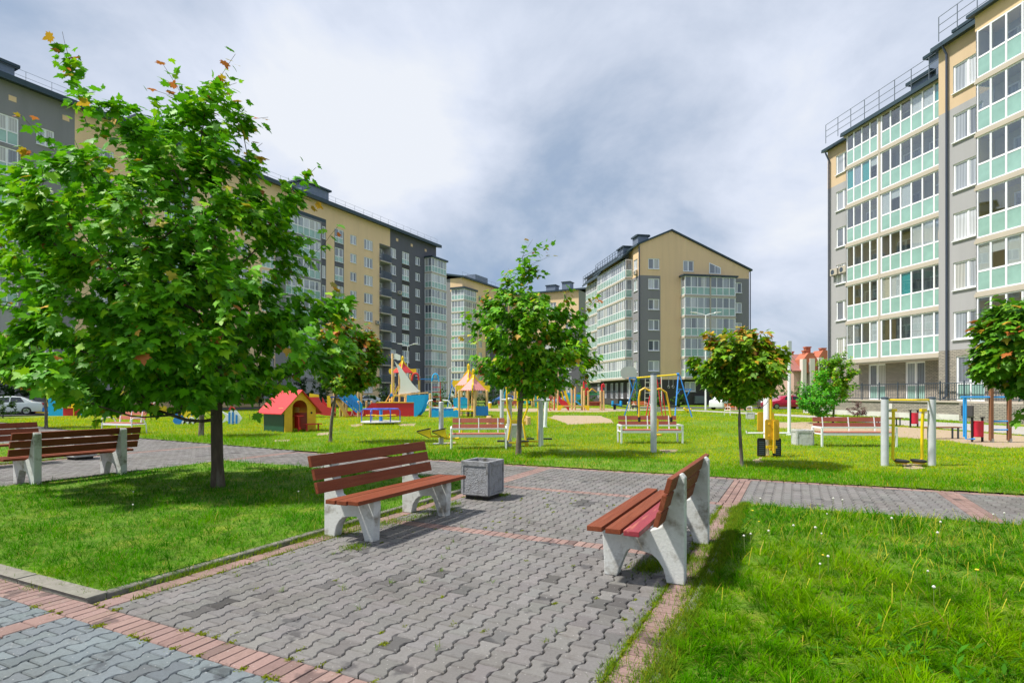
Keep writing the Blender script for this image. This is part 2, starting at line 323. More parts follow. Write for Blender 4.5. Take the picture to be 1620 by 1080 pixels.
# ---------------------------------------------------------------- pavers
STAINS = [(*w2pq(*gp(x, y)), rd) for x, y, rd in [(530, 923, .11), (618, 921, .13), (630, 908, .09), (728, 934, .12), (968, 958, .12), (985, 930, .1), (884, 914, .09), (930, 795, .16), (330, 962, .1), (345, 955, .09), (360, 948, .08), (700, 905, .1), (636, 1012, .07), (900, 860, .08), (560, 880, .08), (330, 690+30, .2)]]
def paver_build():
    V, F, COL = [], [], []; r = random.Random(11)
    GREY, BLUE, PINK = (.178, .168, .162), (.150, .176, .190), (.275, .175, .152)
    Lq, Wp, a = .2, .14, .0135
    def put(poly, base, near):
        if len(poly) < 3: return
        A = .5*sum(poly[i][0]*poly[(i+1) % len(poly)][1]-poly[(i+1) % len(poly)][0]*poly[i][1] for i in range(len(poly)))
        if abs(A) < .0012: return
        if A < 0: poly = poly[::-1]
        cx = sum(p[0] for p in poly)/len(poly); cy = sum(p[1] for p in poly)/len(poly)
        t = r.gauss(1, .075); col = tuple(c*t*r.gauss(1, .012) for c in base); n = len(poly); o = len(V)
        for sx_, sy_, rd in STAINS:
            if math.hypot(cx-sx_, (cy-sy_)*.8) < rd: kk = r.uniform(.48, .66); col = tuple(c*kk for c in col)
        if r.random() < .05: col = tuple(c*.78 for c in col)
        dz, sx, sy = r.uniform(-.0015, .0015), r.uniform(-.012, .012), r.uniform(-.012, .012)
        def ring(ins, z):
            for p in poly:
                dx, dy = p[0]-cx, p[1]-cy; L_ = math.hypot(dx, dy)+1e-6; k = max(0, 1-ins/L_*1.25)
                X, Y = pq(cx+dx*k, cy+dy*k); V.append((X, Y, z+dz+dx*sx+dy*sy)); COL.append(col)
        if near:
            ring(.0055, -.026); ring(.0055, -.009); ring(.0125, 0)
            for k in (0, 1):
                for i in range(n): j = (i+1) % n; F.append((o+k*n+i, o+k*n+j, o+(k+1)*n+j, o+(k+1)*n+i))
            F.append(tuple(o+2*n+i for i in range(n)))
        else:
            ring(.0065, 0); F.append(tuple(o+i for i in range(n)))
    def rect_clip(poly, R_):
        p0, p1, q0, q1 = R_
        for c in ((-1, 0, -p0), (1, 0, p1), (0, -1, -q0), (0, 1, q1)):
            poly = clip(poly, *c)
            if len(poly) < 3: return []
        return poly
    def vis(p, q):
        X, Y = pq(p, q); return Y > 1.5 and abs(X) < Y*1.2+3
    def bones(R_, base, ok=None):
        p0, p1, q0, q1 = R_
        for i in range(int(p0/Wp)-2, int(p1/Wp)+3):
            for j in range(int(q0/Lq)-2, int(q1/Lq)+3):
                cp, cq = i*Wp, j*Lq+(Lq/2 if i % 2 else 0)
                if not (p0-.1 < cp < p1+.1 and q0-.12 < cq < q1+.12) or not vis(cp, cq): continue
                if ok and not ok(cp, cq): continue
                half = [(Wp/2+a, -.1), (Wp/2+a, -.066), (Wp/2-a, -.034), (Wp/2-a, .034), (Wp/2+a, .066), (Wp/2+a, .1)]
                poly = [(cp+x, cq+y) for x, y in half]+[(cp-x, cq-y) for x, y in half]
                if cp-.1 < p0 or cp+.1 > p1 or cq-.11 < q0 or cq+.11 > q1: poly = rect_clip(poly, R_)
                X, Y = pq(cp, cq); put(poly, base, Y < 11)
    def bricks(R_, dp, dq, base=PINK):
        p0, p1, q0, q1 = R_; n, m = max(1, round((p1-p0)/dp)), max(1, round((q1-q0)/dq)); dp, dq = (p1-p0)/n, (q1-q0)/m
        for i in range(n):
            for j in range(m):
                x, y = p0+i*dp, q0+j*dq
                if vis(x, y): X, Y = pq(x, y); put([(x, y), (x+dp, y), (x+dp, y+dq), (x, y+dq)], base, Y < 14)
    rb = []                                                       # bands first, then fill between
    bricks((-20, 3, 2.40, 2.63), .1, .23)
    bricks((-4.97, -4.77, 2.63, 9.0), .2, .2); bricks((-1.0, -.76, 2.63, 9.3), .24, .1)
    bricks((-4.77, -1.0, 5.95, 6.15), .1, .2); bricks((-12.4, -1.0, 9.75, 9.95), .1, .2) if False else None
    bricks((-4.97, -1.0, 9.1, 9.3), .1, .2)
    bones((-4.77, -1.0, 2.63, 5.95), GREY); bones((-4.77, -1.0, 6.15, 9.1), GREY)
    bones((-4.85, 2.5, -2, 2.40), BLUE); bricks((-5.05, -4.85, -2, 2.40), .2, .2); bones((-20, -5.05, -2, 2.40), BLUE)
    bones((-12.6+.0, -12.6, 0, 0), GREY)
    bones((-16.4, -12.75, 2.63, 9.7), GREY); bricks((-12.75, -12.54, 2.63, 9.7), .2, .2); bricks((-16.66, -16.4, 2.63, 9.7), .26, .2)
    # cross path with connecting pink bands
    xs = [-45, -23.3, -16.55, -12.65, -8.3, -5.0, -.93, 2.25, 5.45, 8.7, 16]
    for i in range(len(xs)-1):
        x0, x1 = xs[i]+(.15 if i else 0), xs[i+1]-.15
        q0 = 9.3 if xs[i] >= -5.1 else 9.7
        if xs[i] > -.95 and True: q0 = 9.3
        qt = 11.85 if xs[i] >= -12.7 else 19
        def ok(p, q):
            f = np.interp(p, [v[0] for v in FAR], [v[1] for v in FAR]); return q < f-.08
        bones((x0, x1, q0, qt), GREY, ok)
        if i: bricks((xs[i]-.15, xs[i]+.15, q0, 11.85 if xs[i] > -13 else 12.4), .1, .2)
    bricks((-12.65, 16, 11.85, 12.05), .2, .2)
    bricks((-.6, 16, 9.26, 9.3), .2, .05) if False else None
    me = bpy.data.meshes.new('paving'); me.from_pydata(V, [], F); me.materials.append(M_paver)
    at = me.color_attributes.new('tint', 'FLOAT_COLOR', 'POINT'); c4 = np.ones((len(V), 4), np.float32); c4[:, :3] = np.array(COL); at.data.foreach_set('color', c4.ravel())
    o = bpy.data.objects.new('paving', me); C.objects.link(o); struct(o)
paver_build()
# ================================================================ GRASS
M_grass = mat('grass_blade', (1, 1, 1), .6, 3, .1, attr='tint', trans=.45, spec=0.0, world=True)
def blade_cols(px, py, near_lush, n):
    k = vnoise(px, py, .55, 21)*.55+vnoise(px, py, 2.3, 22)*.45+vnoise(px, py, 7.0, 23)*.25+rng.normal(0, .3, n)
    a = np.array([.14, .36, .002]); b = np.array([.42, .52, .003]); c = np.array([.028, .215, .0015])
    t = np.clip(k*.5+.45, 0, 1)[:, None]; col = a*(1-t)+b*t
    if near_lush is not None:
        l = near_lush[:, None]; col = col*(1-l)+(c*(1-t)+a*.9*t)*l
    dry = rng.random(n) < .05; col[dry] = np.array([.42, .36, .07])*rng.uniform(.7, 1.1, (dry.sum(), 1))
    return col*rng.uniform(.8, 1.2, (n, 1))
TRUNKS = []
BARE = []
def grass():
    N_ = 1030000; z0, z1 = 2.6, 78
    Z = np.exp(rng.uniform(np.log(z0), np.log(z1), N_)); PX = rng.uniform(-220, 1840, N_); X = (PX-810)/FPX*Z
    p, q = w2pq(X, Z)
    lL = inpoly(p, q, [(-12.43, 2.80), (-5.08, 2.80), (-5.08, 9.52), (-12.43, 9.52)]); lR = inpoly(p, q, [(-.66, -.5), (12, -.5), (12, 9.24), (-.66, 9.24)]); lLL = inpoly(p, q, [(-45, 2.8), (-16.7, 2.8), (-16.7, 9.5), (-45, 9.5)])
    F = [(a, b-.03) for a, b in FAR]+[(16, 95), (-60, 95)]
    far = inpoly(p, q, F)
    for i_, P in enumerate(SANDS+PAVE2+ROAD): far &= ~(inpoly(X, Z, P) & (rng.random(N_) > (.30 if i_ in (2, 3, 4, 5, 6, 7, 8, 10) else .015)))
    far &= ~inpoly(X, Z, [(26, 52), (26, 44), (27.5, 34), (32, 14), (60, 14), (60, 52)])
    # thin patches in the far lawn
    th = vnoise(X, Z, .5, 31)+.5*vnoise(X, Z, 1.7, 32)
    far &= ~((th > .75) & (rng.random(N_) < .6))
    keep = lL | lR | lLL | far
    X, Z, p, q, lR, lL, far = X[keep], Z[keep], p[keep], q[keep], lR[keep], lL[keep], far[keep]; n = len(X)
    lush = np.where(lL, .95, np.where(lR, .85, np.where(far, .0, .6))).astype(float)
    lush = np.clip(lush+vnoise(X, Z, .9, 41)*.35*(~far), 0, 1)
    edge = np.clip((15.6-q+.8*vnoise(X, Z, .8, 51))/2.6, 0, 1)*far; lush = np.maximum(lush, edge*.75)
    lush = np.where(far, np.clip(lush+.55*np.clip(vnoise(X, Z, .22, 52)+.3*vnoise(X, Z, 1.1, 53)-.1, 0, 1), 0, 1), lush)
    col = blade_cols(X, Z, lush, n)
    yel = (far & (vnoise(X, Z, .33, 43)+.6*rng.normal(0, 1, n) > .2)) | (lR & (vnoise(X, Z, .9, 48)+.5*rng.normal(0, 1, n)+.35*(p-3.0) > .8)); col[yel] = col[yel]*np.array([1.8, 1.15, .9])
    clump = np.clip(.5+.6*vnoise(X, Z, 5.5, 44)+.35*vnoise(X, Z, 1.6, 45), 0, 1.5)
    h = np.where(far, .05+.035*np.clip(Z-11, 0, 10)/10, .066+.062*clump*np.where(lR, .85, .85))*rng.uniform(.55, 1.45, n)
    w = np.clip(Z/6.0, 1, 14)*.0040*rng.uniform(.7, 1.4, n)*np.where(lR & (rng.random(n) < .12), 2.6, 1)
    h = np.where(far & (Z > 25), h*1.15, h)*np.where(far, 1+.7*edge, 1)
    cs = np.where(lR, .105, np.where(far, .16, .085)); ci, cj = np.floor(X/cs).astype(np.int64), np.floor(Z/cs).astype(np.int64)
    tab = np.random.default_rng(99).random((4096, 5)); hid = ((ci*73856093) ^ (cj*19349663)) & 4095; tb = tab[hid]
    cx_, cz_ = (ci+.15+.7*tb[:, 0])*cs, (cj+.15+.7*tb[:, 1])*cs; dx_, dz_ = X-cx_, Z-cz_; pull = .45*(tb[:, 2] < .8)*(~far)
    X, Z = X-dx_*pull, Z-dz_*pull; ddr = np.hypot(dx_, dz_)/cs
    az = np.where(tb[:, 2] < .8, np.arctan2(dz_, dx_)+rng.normal(0, .7, n), rng.uniform(0, 2*np.pi, n)); lean = np.abs(rng.normal(.12, .22, n))+np.clip(ddr, 0, .8)*rng.uniform(.6, 1.9, n)*np.where(far, .5, 1)
    col = col*np.where(lR, .84, np.where(lL, .86, 1))[:, None]; h = h*np.where(far, 1, .65+.8*tb[:, 3]**1.5); col = col*np.where(far, 1, .62+.75*tb[:, 4])[:, None]
    drk = (tb[:, 4] < .36) & ~far; col[drk] *= np.array([.6, .9, 1.0])
    ax = np.stack([np.sin(lean)*np.cos(az), np.sin(lean)*np.sin(az), np.cos(lean)], 1)
    nr = np.stack([np.cos(az), np.sin(az), np.zeros(n)], 1)
    fr = frames(ax, nr)                                         # y along blade, z towards lean, x width
    scl = np.stack([w, h, h], 1)
    rot = fr*scl[:, None, :]
    tv = np.array([[-.5, 0, 0], [.5, 0, 0], [-.42, .45, .06], [.42, .45, .06], [0, 1, .38]]); tt = np.array([[0, 1, 3], [0, 3, 2], [2, 3, 4]])
    zb = .022+.012*vnoise(p, q, 1.6, 5)-.012; zb = np.where(far, .005, zb)
    pos = np.stack([X, Z, zb], 1)
    # split: far blades are a single triangle
    fa = Z > 16
    o = scatter('grass', tv, tt, pos[~fa], rot[~fa], np.ones((~fa).sum()), col[~fa], M_grass); struct(o, 'stuff'); tag(o, 'lush green grass covering the lawns near the benches', 'grass')
    tv2 = np.array([[-.5, 0, 0], [.5, 0, 0], [0, 1, .2]]); tt2 = np.array([[0, 1, 2]])
    o = scatter('grass', tv2, tt2, pos[fa], rot[fa], np.ones(fa.sum()), col[fa], M_grass); struct(o, 'stuff'); tag(o, 'short yellow-green grass of the playground lawn', 'grass')
grass()
def weeds():                                  # tufts growing along kerbs, in joints and under the benches
    r = np.random.default_rng(5); P = []
    def line(p0, q0, p1, q1, n, sp, k):
        for _ in range(n):
            t = r.random(); c = (p0+(p1-p0)*t, q0+(q1-q0)*t); m = r.integers(6, k)
            for _ in range(m): P.append((c[0]+r.normal(0, sp), c[1]+r.normal(0, sp*1.3), r.uniform(.6, 1.2)))
    line(-5.02, 2.9, -5.0, 9, 75, .045, 90); line(-.79, 3.0, -.79, 9, 120, .055, 90); line(-1.0, 3.2, -1.0, 9, 110, .03, 34); line(-4.77, 2.7, -4.77, 6, 26, .02, 18)
    line(-1.3, 5.3, -1.1, 6.2, 22, .07, 220); line(-.95, 5.5, -.85, 6.8, 16, .06, 160); line(-4.95, 4.9, -4.4, 7.0, 34, .09, 120); line(-4.3, 4.7, -4.2, 5.0, 3, .05, 150); line(-4.35, 8.3, -4.2, 8.4, 3, .05, 200); line(-4.7, 6.9, -4.4, 8.1, 10, .05, 60)
    line(-12, 2.62, -5.2, 2.62, 22, .03, 30); line(-12.5, 5, -12.5, 9, 30, .04, 60); line(-16.6, 5, -16.6, 9, 40, .05, 60); line(-.75, 9.22, 7, 9.22, 60, .03, 50); line(-12, 12.02, 12, 12.1, 160, .04, 50)
    line(-12.3, 9.62, -5.1, 9.62, 60, .03, 40)
    line(-.70, 2.8, -.70, 9.2, 240, .028, 90); line(-.66, 2.8, -.66, 9.2, 160, .03, 90); line(-5.08, 2.8, -5.08, 9.2, 90, .02, 60); line(-12, 2.74, -5.1, 2.74, 60, .02, 50)
    for i in range(28): line(-4.7+r.random()*3.6, 2.7+r.random()*6, -4.7+r.random()*3.6, 2.7+r.random()*6, 1, .012, 12)
    nt0 = len(P)
    def moss(p0, q0, p1, q1, n, sp):
        for _ in range(n):
            t = r.random(); c = (p0+(p1-p0)*t, q0+(q1-q0)*t)
            for _ in range(r.integers(20, 70)): P.append((c[0]+r.normal(0, sp), c[1]+r.normal(0, sp*2.2), r.uniform(.12, .34)))
    moss(-1.0, 2.7, -1.0, 9, 90, .014); moss(-4.77, 2.7, -4.77, 8, 40, .014); moss(-4.97, 2.7, -4.97, 8, 40, .014); moss(-5, 2.63, 0, 2.63, 26, .010); moss(-.79, 2.7, -.79, 9, 80, .016); moss(-6, 2.4, 0, 2.4, 26, .01)
    for i in range(70):
        a_, b_ = -4.7+r.random()*3.6, 2.65+r.random()*6.3; moss(a_, b_, a_, b_, 1, .008)
    P = np.array(P); n = len(P); X = P[:, 0]*cT+P[:, 1]*sT; Z = -P[:, 0]*sT+P[:, 1]*cT
    az = r.uniform(0, 6.28, n); lean = np.abs(r.normal(.5, .35, n)); ax = np.stack([np.sin(lean)*np.cos(az), np.sin(lean)*np.sin(az), np.cos(lean)], 1)
    fr = frames(ax, np.stack([np.cos(az), np.sin(az), 0*az], 1)); h = .056*P[:, 2]; w = (.0045+.006*(P[:, 2] < .4))*np.clip(Z/7, 1, 3)
    rot = fr*np.stack([w, h, h], 1)[:, None, :]; col = np.array([.13, .24, .015])*r.uniform(.6, 1.4, (n, 1)); yl = (r.random(n) < .25) | (P[:, 2] < .4); col[yl] *= np.array([1.7, 1.1, 1])
    tv = np.array([[-.5, 0, 0], [.5, 0, 0], [-.42, .45, .06], [.42, .45, .06], [0, 1, .38]]); tt = np.array([[0, 1, 3], [0, 3, 2], [2, 3, 4]])
    o = scatter('weeds', tv, tt, np.stack([X, Z, np.where(np.abs(P[:, 0]+.70) < .085, .022, -.004)], 1), rot, np.ones(n), col, M_grass); struct(o, 'stuff'); tag(o, 'small weeds and moss growing along kerbs and paving joints', 'weeds')
weeds()
def stalks():                                 # dry stalks and broad leaves in the right lawn
    r = np.random.default_rng(9); n = 3600
    q = 9.1-np.abs(r.normal(0, 2.6, n)); p = -.6+r.random(n)**.75*7.5
    ok = (q > 2.9); p, q = p[ok], q[ok]; n = len(p)
    X, Z = p*cT+q*sT, -p*sT+q*cT
    az = r.uniform(0, 6.28, n); lean = np.abs(r.normal(.25, .5, n)); ax = np.stack([np.sin(lean)*np.cos(az), np.sin(lean)*np.sin(az), np.cos(lean)], 1)
    fr = frames(ax, np.stack([np.cos(az), np.sin(az), 0*az], 1)); h = r.uniform(.08, .20, n); w = np.full(n, .005)
    rot = fr*np.stack([w, h, h], 1)[:, None, :]
    col = np.where(r.random((n, 1)) < .5, np.array([[.55, .50, .05]]), np.array([[.26, .42, .03]]))*r.uniform(.7, 1.2, (n, 1))
    tv = np.array([[-.5, 0, 0], [.5, 0, 0], [-.5, .5, .05], [.5, .5, .05], [-.4, 1, .2], [.4, 1, .2], [-.9, .97, .2], [.9, .97, .2], [0, 1.08, .22]]); tt = np.array([[0, 1, 3], [0, 3, 2], [2, 3, 5], [2, 5, 4], [6, 7, 8]])
    o = scatter('dry_grass_stalks', tv, tt, np.stack([X, Z, np.full(n, .01)], 1), rot, np.ones(n), col, M_grass); struct(o, 'stuff'); tag(o, 'thin yellow stalks standing up out of the right lawn', 'grass')
    # broad dandelion leaves
    n = 4200; p = -.6+r.random(n)**1.3*7; q = r.uniform(2.9, 9, n); cl = vnoise(p, q, 1.2, 77) > .1; p, q = p[cl], q[cl]; n = len(p); X, Z = p*cT+q*sT, -p*sT+q*cT
    az = r.uniform(0, 6.28, n); lean = r.uniform(.6, 1.3, n); ax = np.stack([np.sin(lean)*np.cos(az), np.sin(lean)*np.sin(az), np.cos(lean)], 1)
    fr = frames(ax, np.tile([[0, 0, 1.]], (n, 1))); L_ = r.uniform(.05, .12, n); rot = fr*np.stack([L_*.28, L_, L_], 1)[:, None, :]
    tv = np.array([[0, 0, 0], [-.25, .25, .03], [.25, .25, .03], [-.5, .6, 0], [.5, .6, 0], [0, 1, -.12], [0, .6, -.05]]); tt = np.array([[0, 2, 1], [1, 2, 6], [1, 6, 3], [2, 4, 6], [3, 6, 5], [6, 4, 5]])
    o = scatter('broad_leaf_weeds', tv, tt, np.stack([X, Z, np.full(n, .03)], 1), rot, np.ones(n), np.array([.06, .2, .015])*r.uniform(.7, 1.5, (n, 1)), M_grass); struct(o, 'stuff'); tag(o, 'low broad leaved weeds between the grass of the right lawn', 'weeds')
stalks()
# ================================================================ TREES
M_bark = mat('bark', (.075, .055, .038), .9, 14, .35, .8, 50, stretch=(1, 1, .25), col2=(.13, .12, .09), f2=(.5, .7), s2=6)
M_bark2 = mat('bark_young', (.14, .115, .085), .9, 18, .3, .7, 60, stretch=(1, 1, .3), col2=(.26, .25, .22), f2=(.5, .68), s2=9)
M_leaf = mat('maple_leaf', (1, 1, 1), .5, 4, .12, attr='tint', trans=.32, spec=.3)
def leaf_template(full=True):
    if full:
        half = [(0, 0), (.10, -.10), (.30, -.12), (.26, .02), (.52, .10), (.40, .20), (.62, .42), (.40, .42), (.36, .56), (.20, .52), (.17, .74), (0, 1.0)]
    else:
        half = [(0, 0), (.30, -.10), (.34, .10), (.60, .40), (.34, .46), (.16, .62), (0, 1.0)]
    pts = half+[(-x, y) for x, y in half[-2:0:-1]]
    V = [(0, .36, 0)]+[(x, y, 0) for x, y in pts]
    V = np.array([(x, y, .10*abs(x)-.16*y*y-.22*x*x) for x, y, _ in V]); n = len(pts)
    T = np.array([(0, 1+i, 1+(i+1) % n) for i in range(n)]); return V, T
LEAF_F, LEAF_S = leaf_template(True), leaf_template(False)
def interp_profile(prof, z):
    zs = [a[0] for a in prof]; return np.interp(z, zs, [a[1] for a in prof]), np.interp(z, zs, [a[2] for a in prof])
def maple(name, label, base, prof, n_ends, n_leaf, lsize, trunk_r, trunk_bend=(0, 0), spikes=(), pal=None, bark=None, group=None, seed=1, depth=.85, full=True, autumn=.03, tip_autumn=.1, shell=.5, droop=.55, trunk_top=None, top_col=None, gap=9, fill=.16, cat='tree', zmin=None):
    r = np.random.default_rng(seed); root = thing(name, label, cat, base, 0, group)
    z0, z1 = prof[0][0], prof[-1][0]
    # --- twig ends through the crown volume, denser towards the shell
    ends = []
    hs = np.linspace(z0, z1, 60); wl, wr = interp_profile(prof, hs); area = (wr-wl)**2; area /= area.sum()
    while len(ends) < n_ends:
        z = r.choice(hs, p=area)+r.uniform(-.05, .05); l, rr = interp_profile(prof, z); cx, hw = (l+rr)/2, (rr-l)/2
        a = r.uniform(0, 6.283); k = r.random()**shell
        lump = 1+(.13*np.sin(3*a+seed+z*1.7)+.10*np.sin(5*a-z*2.9+seed))*(.45 if zmin and zmin != 1.3 else 1)
        gx, gy = math.cos(a)*k*hw+cx, math.sin(a)*k*hw
        if k > .45 and math.sin(gx*2.3+seed)*math.sin(z*2.6+gy*1.3+seed*2)+math.sin(gy*2.9-z*1.9+gx) < -gap: continue
        ends.append((cx+math.cos(a)*k*hw*lump, math.sin(a)*k*hw*depth*lump, z+r.normal(0, .06)))
    ends = np.array(ends); zc = (z0+z1)/2
    ttop = trunk_top or (z0+(z1-z0)*.72)
    nodes = []; par = []
    nt_ = 14
    for i in range(nt_+1):
        t = i/nt_; nodes.append(np.array([trunk_bend[0]*t**1.3+.03*math.sin(t*5+seed), trunk_bend[1]*t, ttop*t-.05*(i == 0)])); par.append(i-1)
    order = np.argsort(np.linalg.norm(ends[:, :2]-np.array([trunk_bend[0]*.5, 0]), axis=1)+.25*np.abs(ends[:, 2]-zc))
    endnode = []
    allE = [(ends[i], False) for i in order]+[(np.array(s), True) for s in spikes]
    minh = (zmin-.1 if zmin else z0*.55) if z0 > .5 else .2
    for E_, spk in allE:
        NP = np.array(nodes); d = NP-E_; dist = np.linalg.norm(d, axis=1)
        up = E_[2]-NP[:, 2]; rad = np.linalg.norm(NP[:, :2]-E_[:2], axis=1)
        cost = dist+np.where(up < .25*rad, 2.0*(.25*rad-up), 0)+np.where(NP[:, 2] < minh, 50, 0)
        k = int(np.argmin(cost)); S = nodes[k]; L_ = dist[k]
        n = max(2, int(L_/.22)); prev = k
        for i in range(1, n+1):
            t = i/n; P = S+(E_-S)*t; P = P+np.array([0, 0, (-.10 if not spk else 0)*L_*math.sin(math.pi*t)])+r.normal(0, .012, 3)*(i < n)
            nodes.append(P); par.append(prev); prev = len(nodes)-1
        endnode.append(prev)
    nn = len(nodes); desc = np.zeros(nn); 
    for e in endnode: desc[e] += 1
    for i in range(nn-1, 0, -1): desc[par[i]] += desc[i]
    rad = .0032*np.sqrt(desc)*(1 if n_ends > 60 else 1.1)
    trad = [trunk_r*(1.18-.4*(i/nt_)) if i < nt_*.55 else trunk_r*(.96*(1-(i/nt_))+.12) for i in range(nt_+1)]; trad[0] *= 1.25
    b = MB(); b.tube([nodes[i] for i in range(nt_+1)], trad, 12, False)
    for i in range(nt_+1, nn):
        ra, rb_ = min(rad[par[i]], trad[par[i]]*.7 if par[i] <= nt_ else 9), rad[i]
        if par[i] <= nt_: ra = min(ra, rb_*1.25)
        b.tube([nodes[par[i]], nodes[i]], [max(ra, .003), max(rb_, .003)], 5 if rb_ < .02 else 7, False)
    b.build('trunk', bark or M_bark, root, smooth=True, angle=60)
    # --- leaves round twig ends and back along the twigs
    pos, ax, nm, tipf = [], [], [], []
    NP = np.array(nodes); cen = np.array([np.mean(ends[:, 0]), 0, zc]); hwm = max(q_[2]-q_[1] for q_ in prof)/2
    for j, e in enumerate(endnode):
        spk = j >= len(ends); m = int(n_leaf*(r.uniform(.5, 1.5) if not spk else .6)); E_ = NP[e]; pa = NP[par[e]]; pp = NP[max(par[par[e]], 0)]
        for _ in range(m):
            t = r.random(); s = E_*(1-t)+(pp if t > .5 else pa)*t if not spk else E_+(NP[max(par[par[par[e]]], 0)]-E_)*t*1.6
            o = r.normal(0, 1, 3); o /= np.linalg.norm(o); sp = (fill if not spk else .17)*r.random()**.5*(1+.3*r.random())
            P = s+o*sp; out = P-s; out[2] *= .3
            o2 = P-cen; o2[2] *= .25; d = o2/(np.linalg.norm(o2)+1e-6)*.7+out/(np.linalg.norm(out)+1e-6)*.6+r.normal(0, .35, 3); d[2] -= droop*r.uniform(.3, 1.6)
            n_ = np.array([0, 0, 1.])+r.normal(0, .38, 3)+o2/(np.linalg.norm(o2)+1e-6)*.45
            if zmin and P[2] < zmin+.12*r.random()+(0 if zmin == 1.3 else .55*(math.hypot(P[0]-cen[0], P[1])/max(hwm, .1))**2) and not spk: continue
            pos.append(P); ax.append(d); nm.append(n_); tipf.append(1.0 if (spk and t < .35) else (.04 if t < .12 else 0))
    pos, ax, nm, tipf = map(np.array, (pos, ax, nm, tipf)); N_ = len(pos)
    pal = pal if pal is not None else [(.06, .24, .005), (.14, .42, .007), (.36, .58, .010)]
    k = np.clip(.42+.22*vnoise(pos[:, 0]*1.2+pos[:, 2], pos[:, 1]+pos[:, 2]*.7, 1.4, seed+3)+r.normal(0, .22, N_), 0, 1)
    p0, p1, p2 = map(np.array, pal); kk = k[:, None]; col = np.where(kk < .5, p0+(p1-p0)*kk*2, p1+(p2-p1)*(kk-.5)*2)
    red = (r.random(N_) < autumn) | (r.random(N_) < tip_autumn*tipf)
    au = np.array([(.55, .17, .04), (.60, .34, .03), (.50, .40, .03)])
    if top_col is not None:                       # new growth in warm colours over the upper side of the crown
        hgt = (pos[:, 2]-z0)/(z1-z0); pr = np.clip((hgt-.45)*1.5, 0, .85)*(.5+.5*vnoise(pos[:, 0]*1.6, pos[:, 1]*1.6+pos[:, 2], 2.2, seed+9)); rr_ = r.random(N_) < pr*top_col
        red |= rr_
    col[red] = au[r.integers(0, 3, red.sum())]*r.uniform(.7, 1.15, (red.sum(), 1))
    col = col*r.uniform(.82, 1.18, (N_, 1))
    tv, tt = LEAF_F if full else LEAF_S
    scatter('crown', tv, tt, pos, frames(ax, nm), lsize*r.uniform(.5, 1.22, N_), col, M_leaf, root)
    TRUNKS.append(base); return root
def tbase(px, py): return gp(px, py)
BIG = [(1.35, -1.5, .7), (1.6, -2.6, 1.2), (1.9, -3.6, 1.9), (2.4, -4.2, 2.1), (3.2, -4.1, 1.85), (4.1, -4.0, 1.4), (4.9, -3.75, 1.3), (5.5, -3.1, 1.15), (5.9, -2.6, .95), (6.3, -2.2, .8), (6.7, -1.0, .5)]
maple('maple_tree', 'big full maple tree with dark trunk on the left lawn behind the front bench', tbase(347, 772), BIG, 500, 41, .155, .085, (-.15, 0),
      [(-2.5, -.3, 7.75), (-2.45, -.2, 7.3), (-1.0, 0, 7.4), (-1.3, .1, 7.0), (.28, 0, 7.55), (.25, .1, 7.1), (.35, .1, 6.7), (.85, 0, 6.45), (.75, 0, 6.0), (1.75, -.2, 5.5), (1.6, 0, 5.0), (-3.3, -.2, 6.4), (-3.2, -.2, 5.8), (2.2, -.3, 3.5), (2.35, -.3, 3.2), (-.2, .2, 7.0), (-2.3, 0, 6.8), (2.0, .2, 4.6), (-1.9, -.4, 1.25), (.9, -.5, 1.35)], seed=4, depth=.72, autumn=.012, tip_autumn=.4, shell=.5, trunk_top=5.6, zmin=1.3, fill=.2, gap=.35)
CEN = [(1.75, -.7, 1.2), (1.95, -1.2, 1.9), (2.4, -1.3, 2.1), (3.0, -1.2, 2.1), (3.5, -1.25, 1.9), (3.9, -1.2, 1.75), (4.15, -.9, 1.0), (4.5, -.65, .65), (5.0, -.35, .6), (5.35, -.1, .35)]
maple('maple_tree', 'slender maple tree with pointed top growing between the grey exercise posts', tbase(822, 720), CEN, 200, 37, .145, .062, (.12, 0),
      [(.35, 0, 5.75), (.3, 0, 5.4), (.95, 0, 5.7), (.8, 0, 5.3), (.7, 0, 4.9), (-.95, 0, 4.35), (2.2, 0, 4.4), (2.0, 0, 4.1), (1.3, .1, 4.55), (-1.6, 0, 3.2), (-.3, .1, 5.0)], seed=11, gap=.5, depth=.8, autumn=.05, tip_autumn=.4, shell=.5, pal=[(.06, .24, .005), (.15, .42, .007), (.42, .56, .010)], bark=M_bark2)
def ball(cz, rx, rz, cx=0, n=9): return [(cz-rz*math.cos(math.pi*i/(n-1))*.98, cx-rx*max(.12, math.sin(math.pi*i/(n-1))**.8), cx+rx*max(.12, math.sin(math.pi*i/(n-1))**.8)) for i in range(n)]
PR = [(.07, .22, .005), (.17, .35, .007), (.42, .50, .010)]
maple('round_maple_tree', 'small ball-headed maple with orange tinged leaves beside the yellow press machine', tbase(1172, 738), ball(2.2, 1.0, .90), 170, 52, .13, .034, (0, 0), zmin=1.38, seed=21, depth=.95, full=True, autumn=.06, top_col=1.0, pal=PR, bark=M_bark2, group='ball-headed maples on the playground lawn', trunk_top=2.2)
maple('round_maple_tree', 'ball-headed maple with orange and pink crown behind the big maple, left of the ship', tbase(523, 700), ball(2.9, 1.15, 1.38, .62), 150, 44, .15, .05, (.35, 0), zmin=1.55, seed=22, autumn=.08, top_col=1.5, pal=PR, bark=M_bark2, group='ball-headed maples on the playground lawn', full=False, trunk_top=2.7)
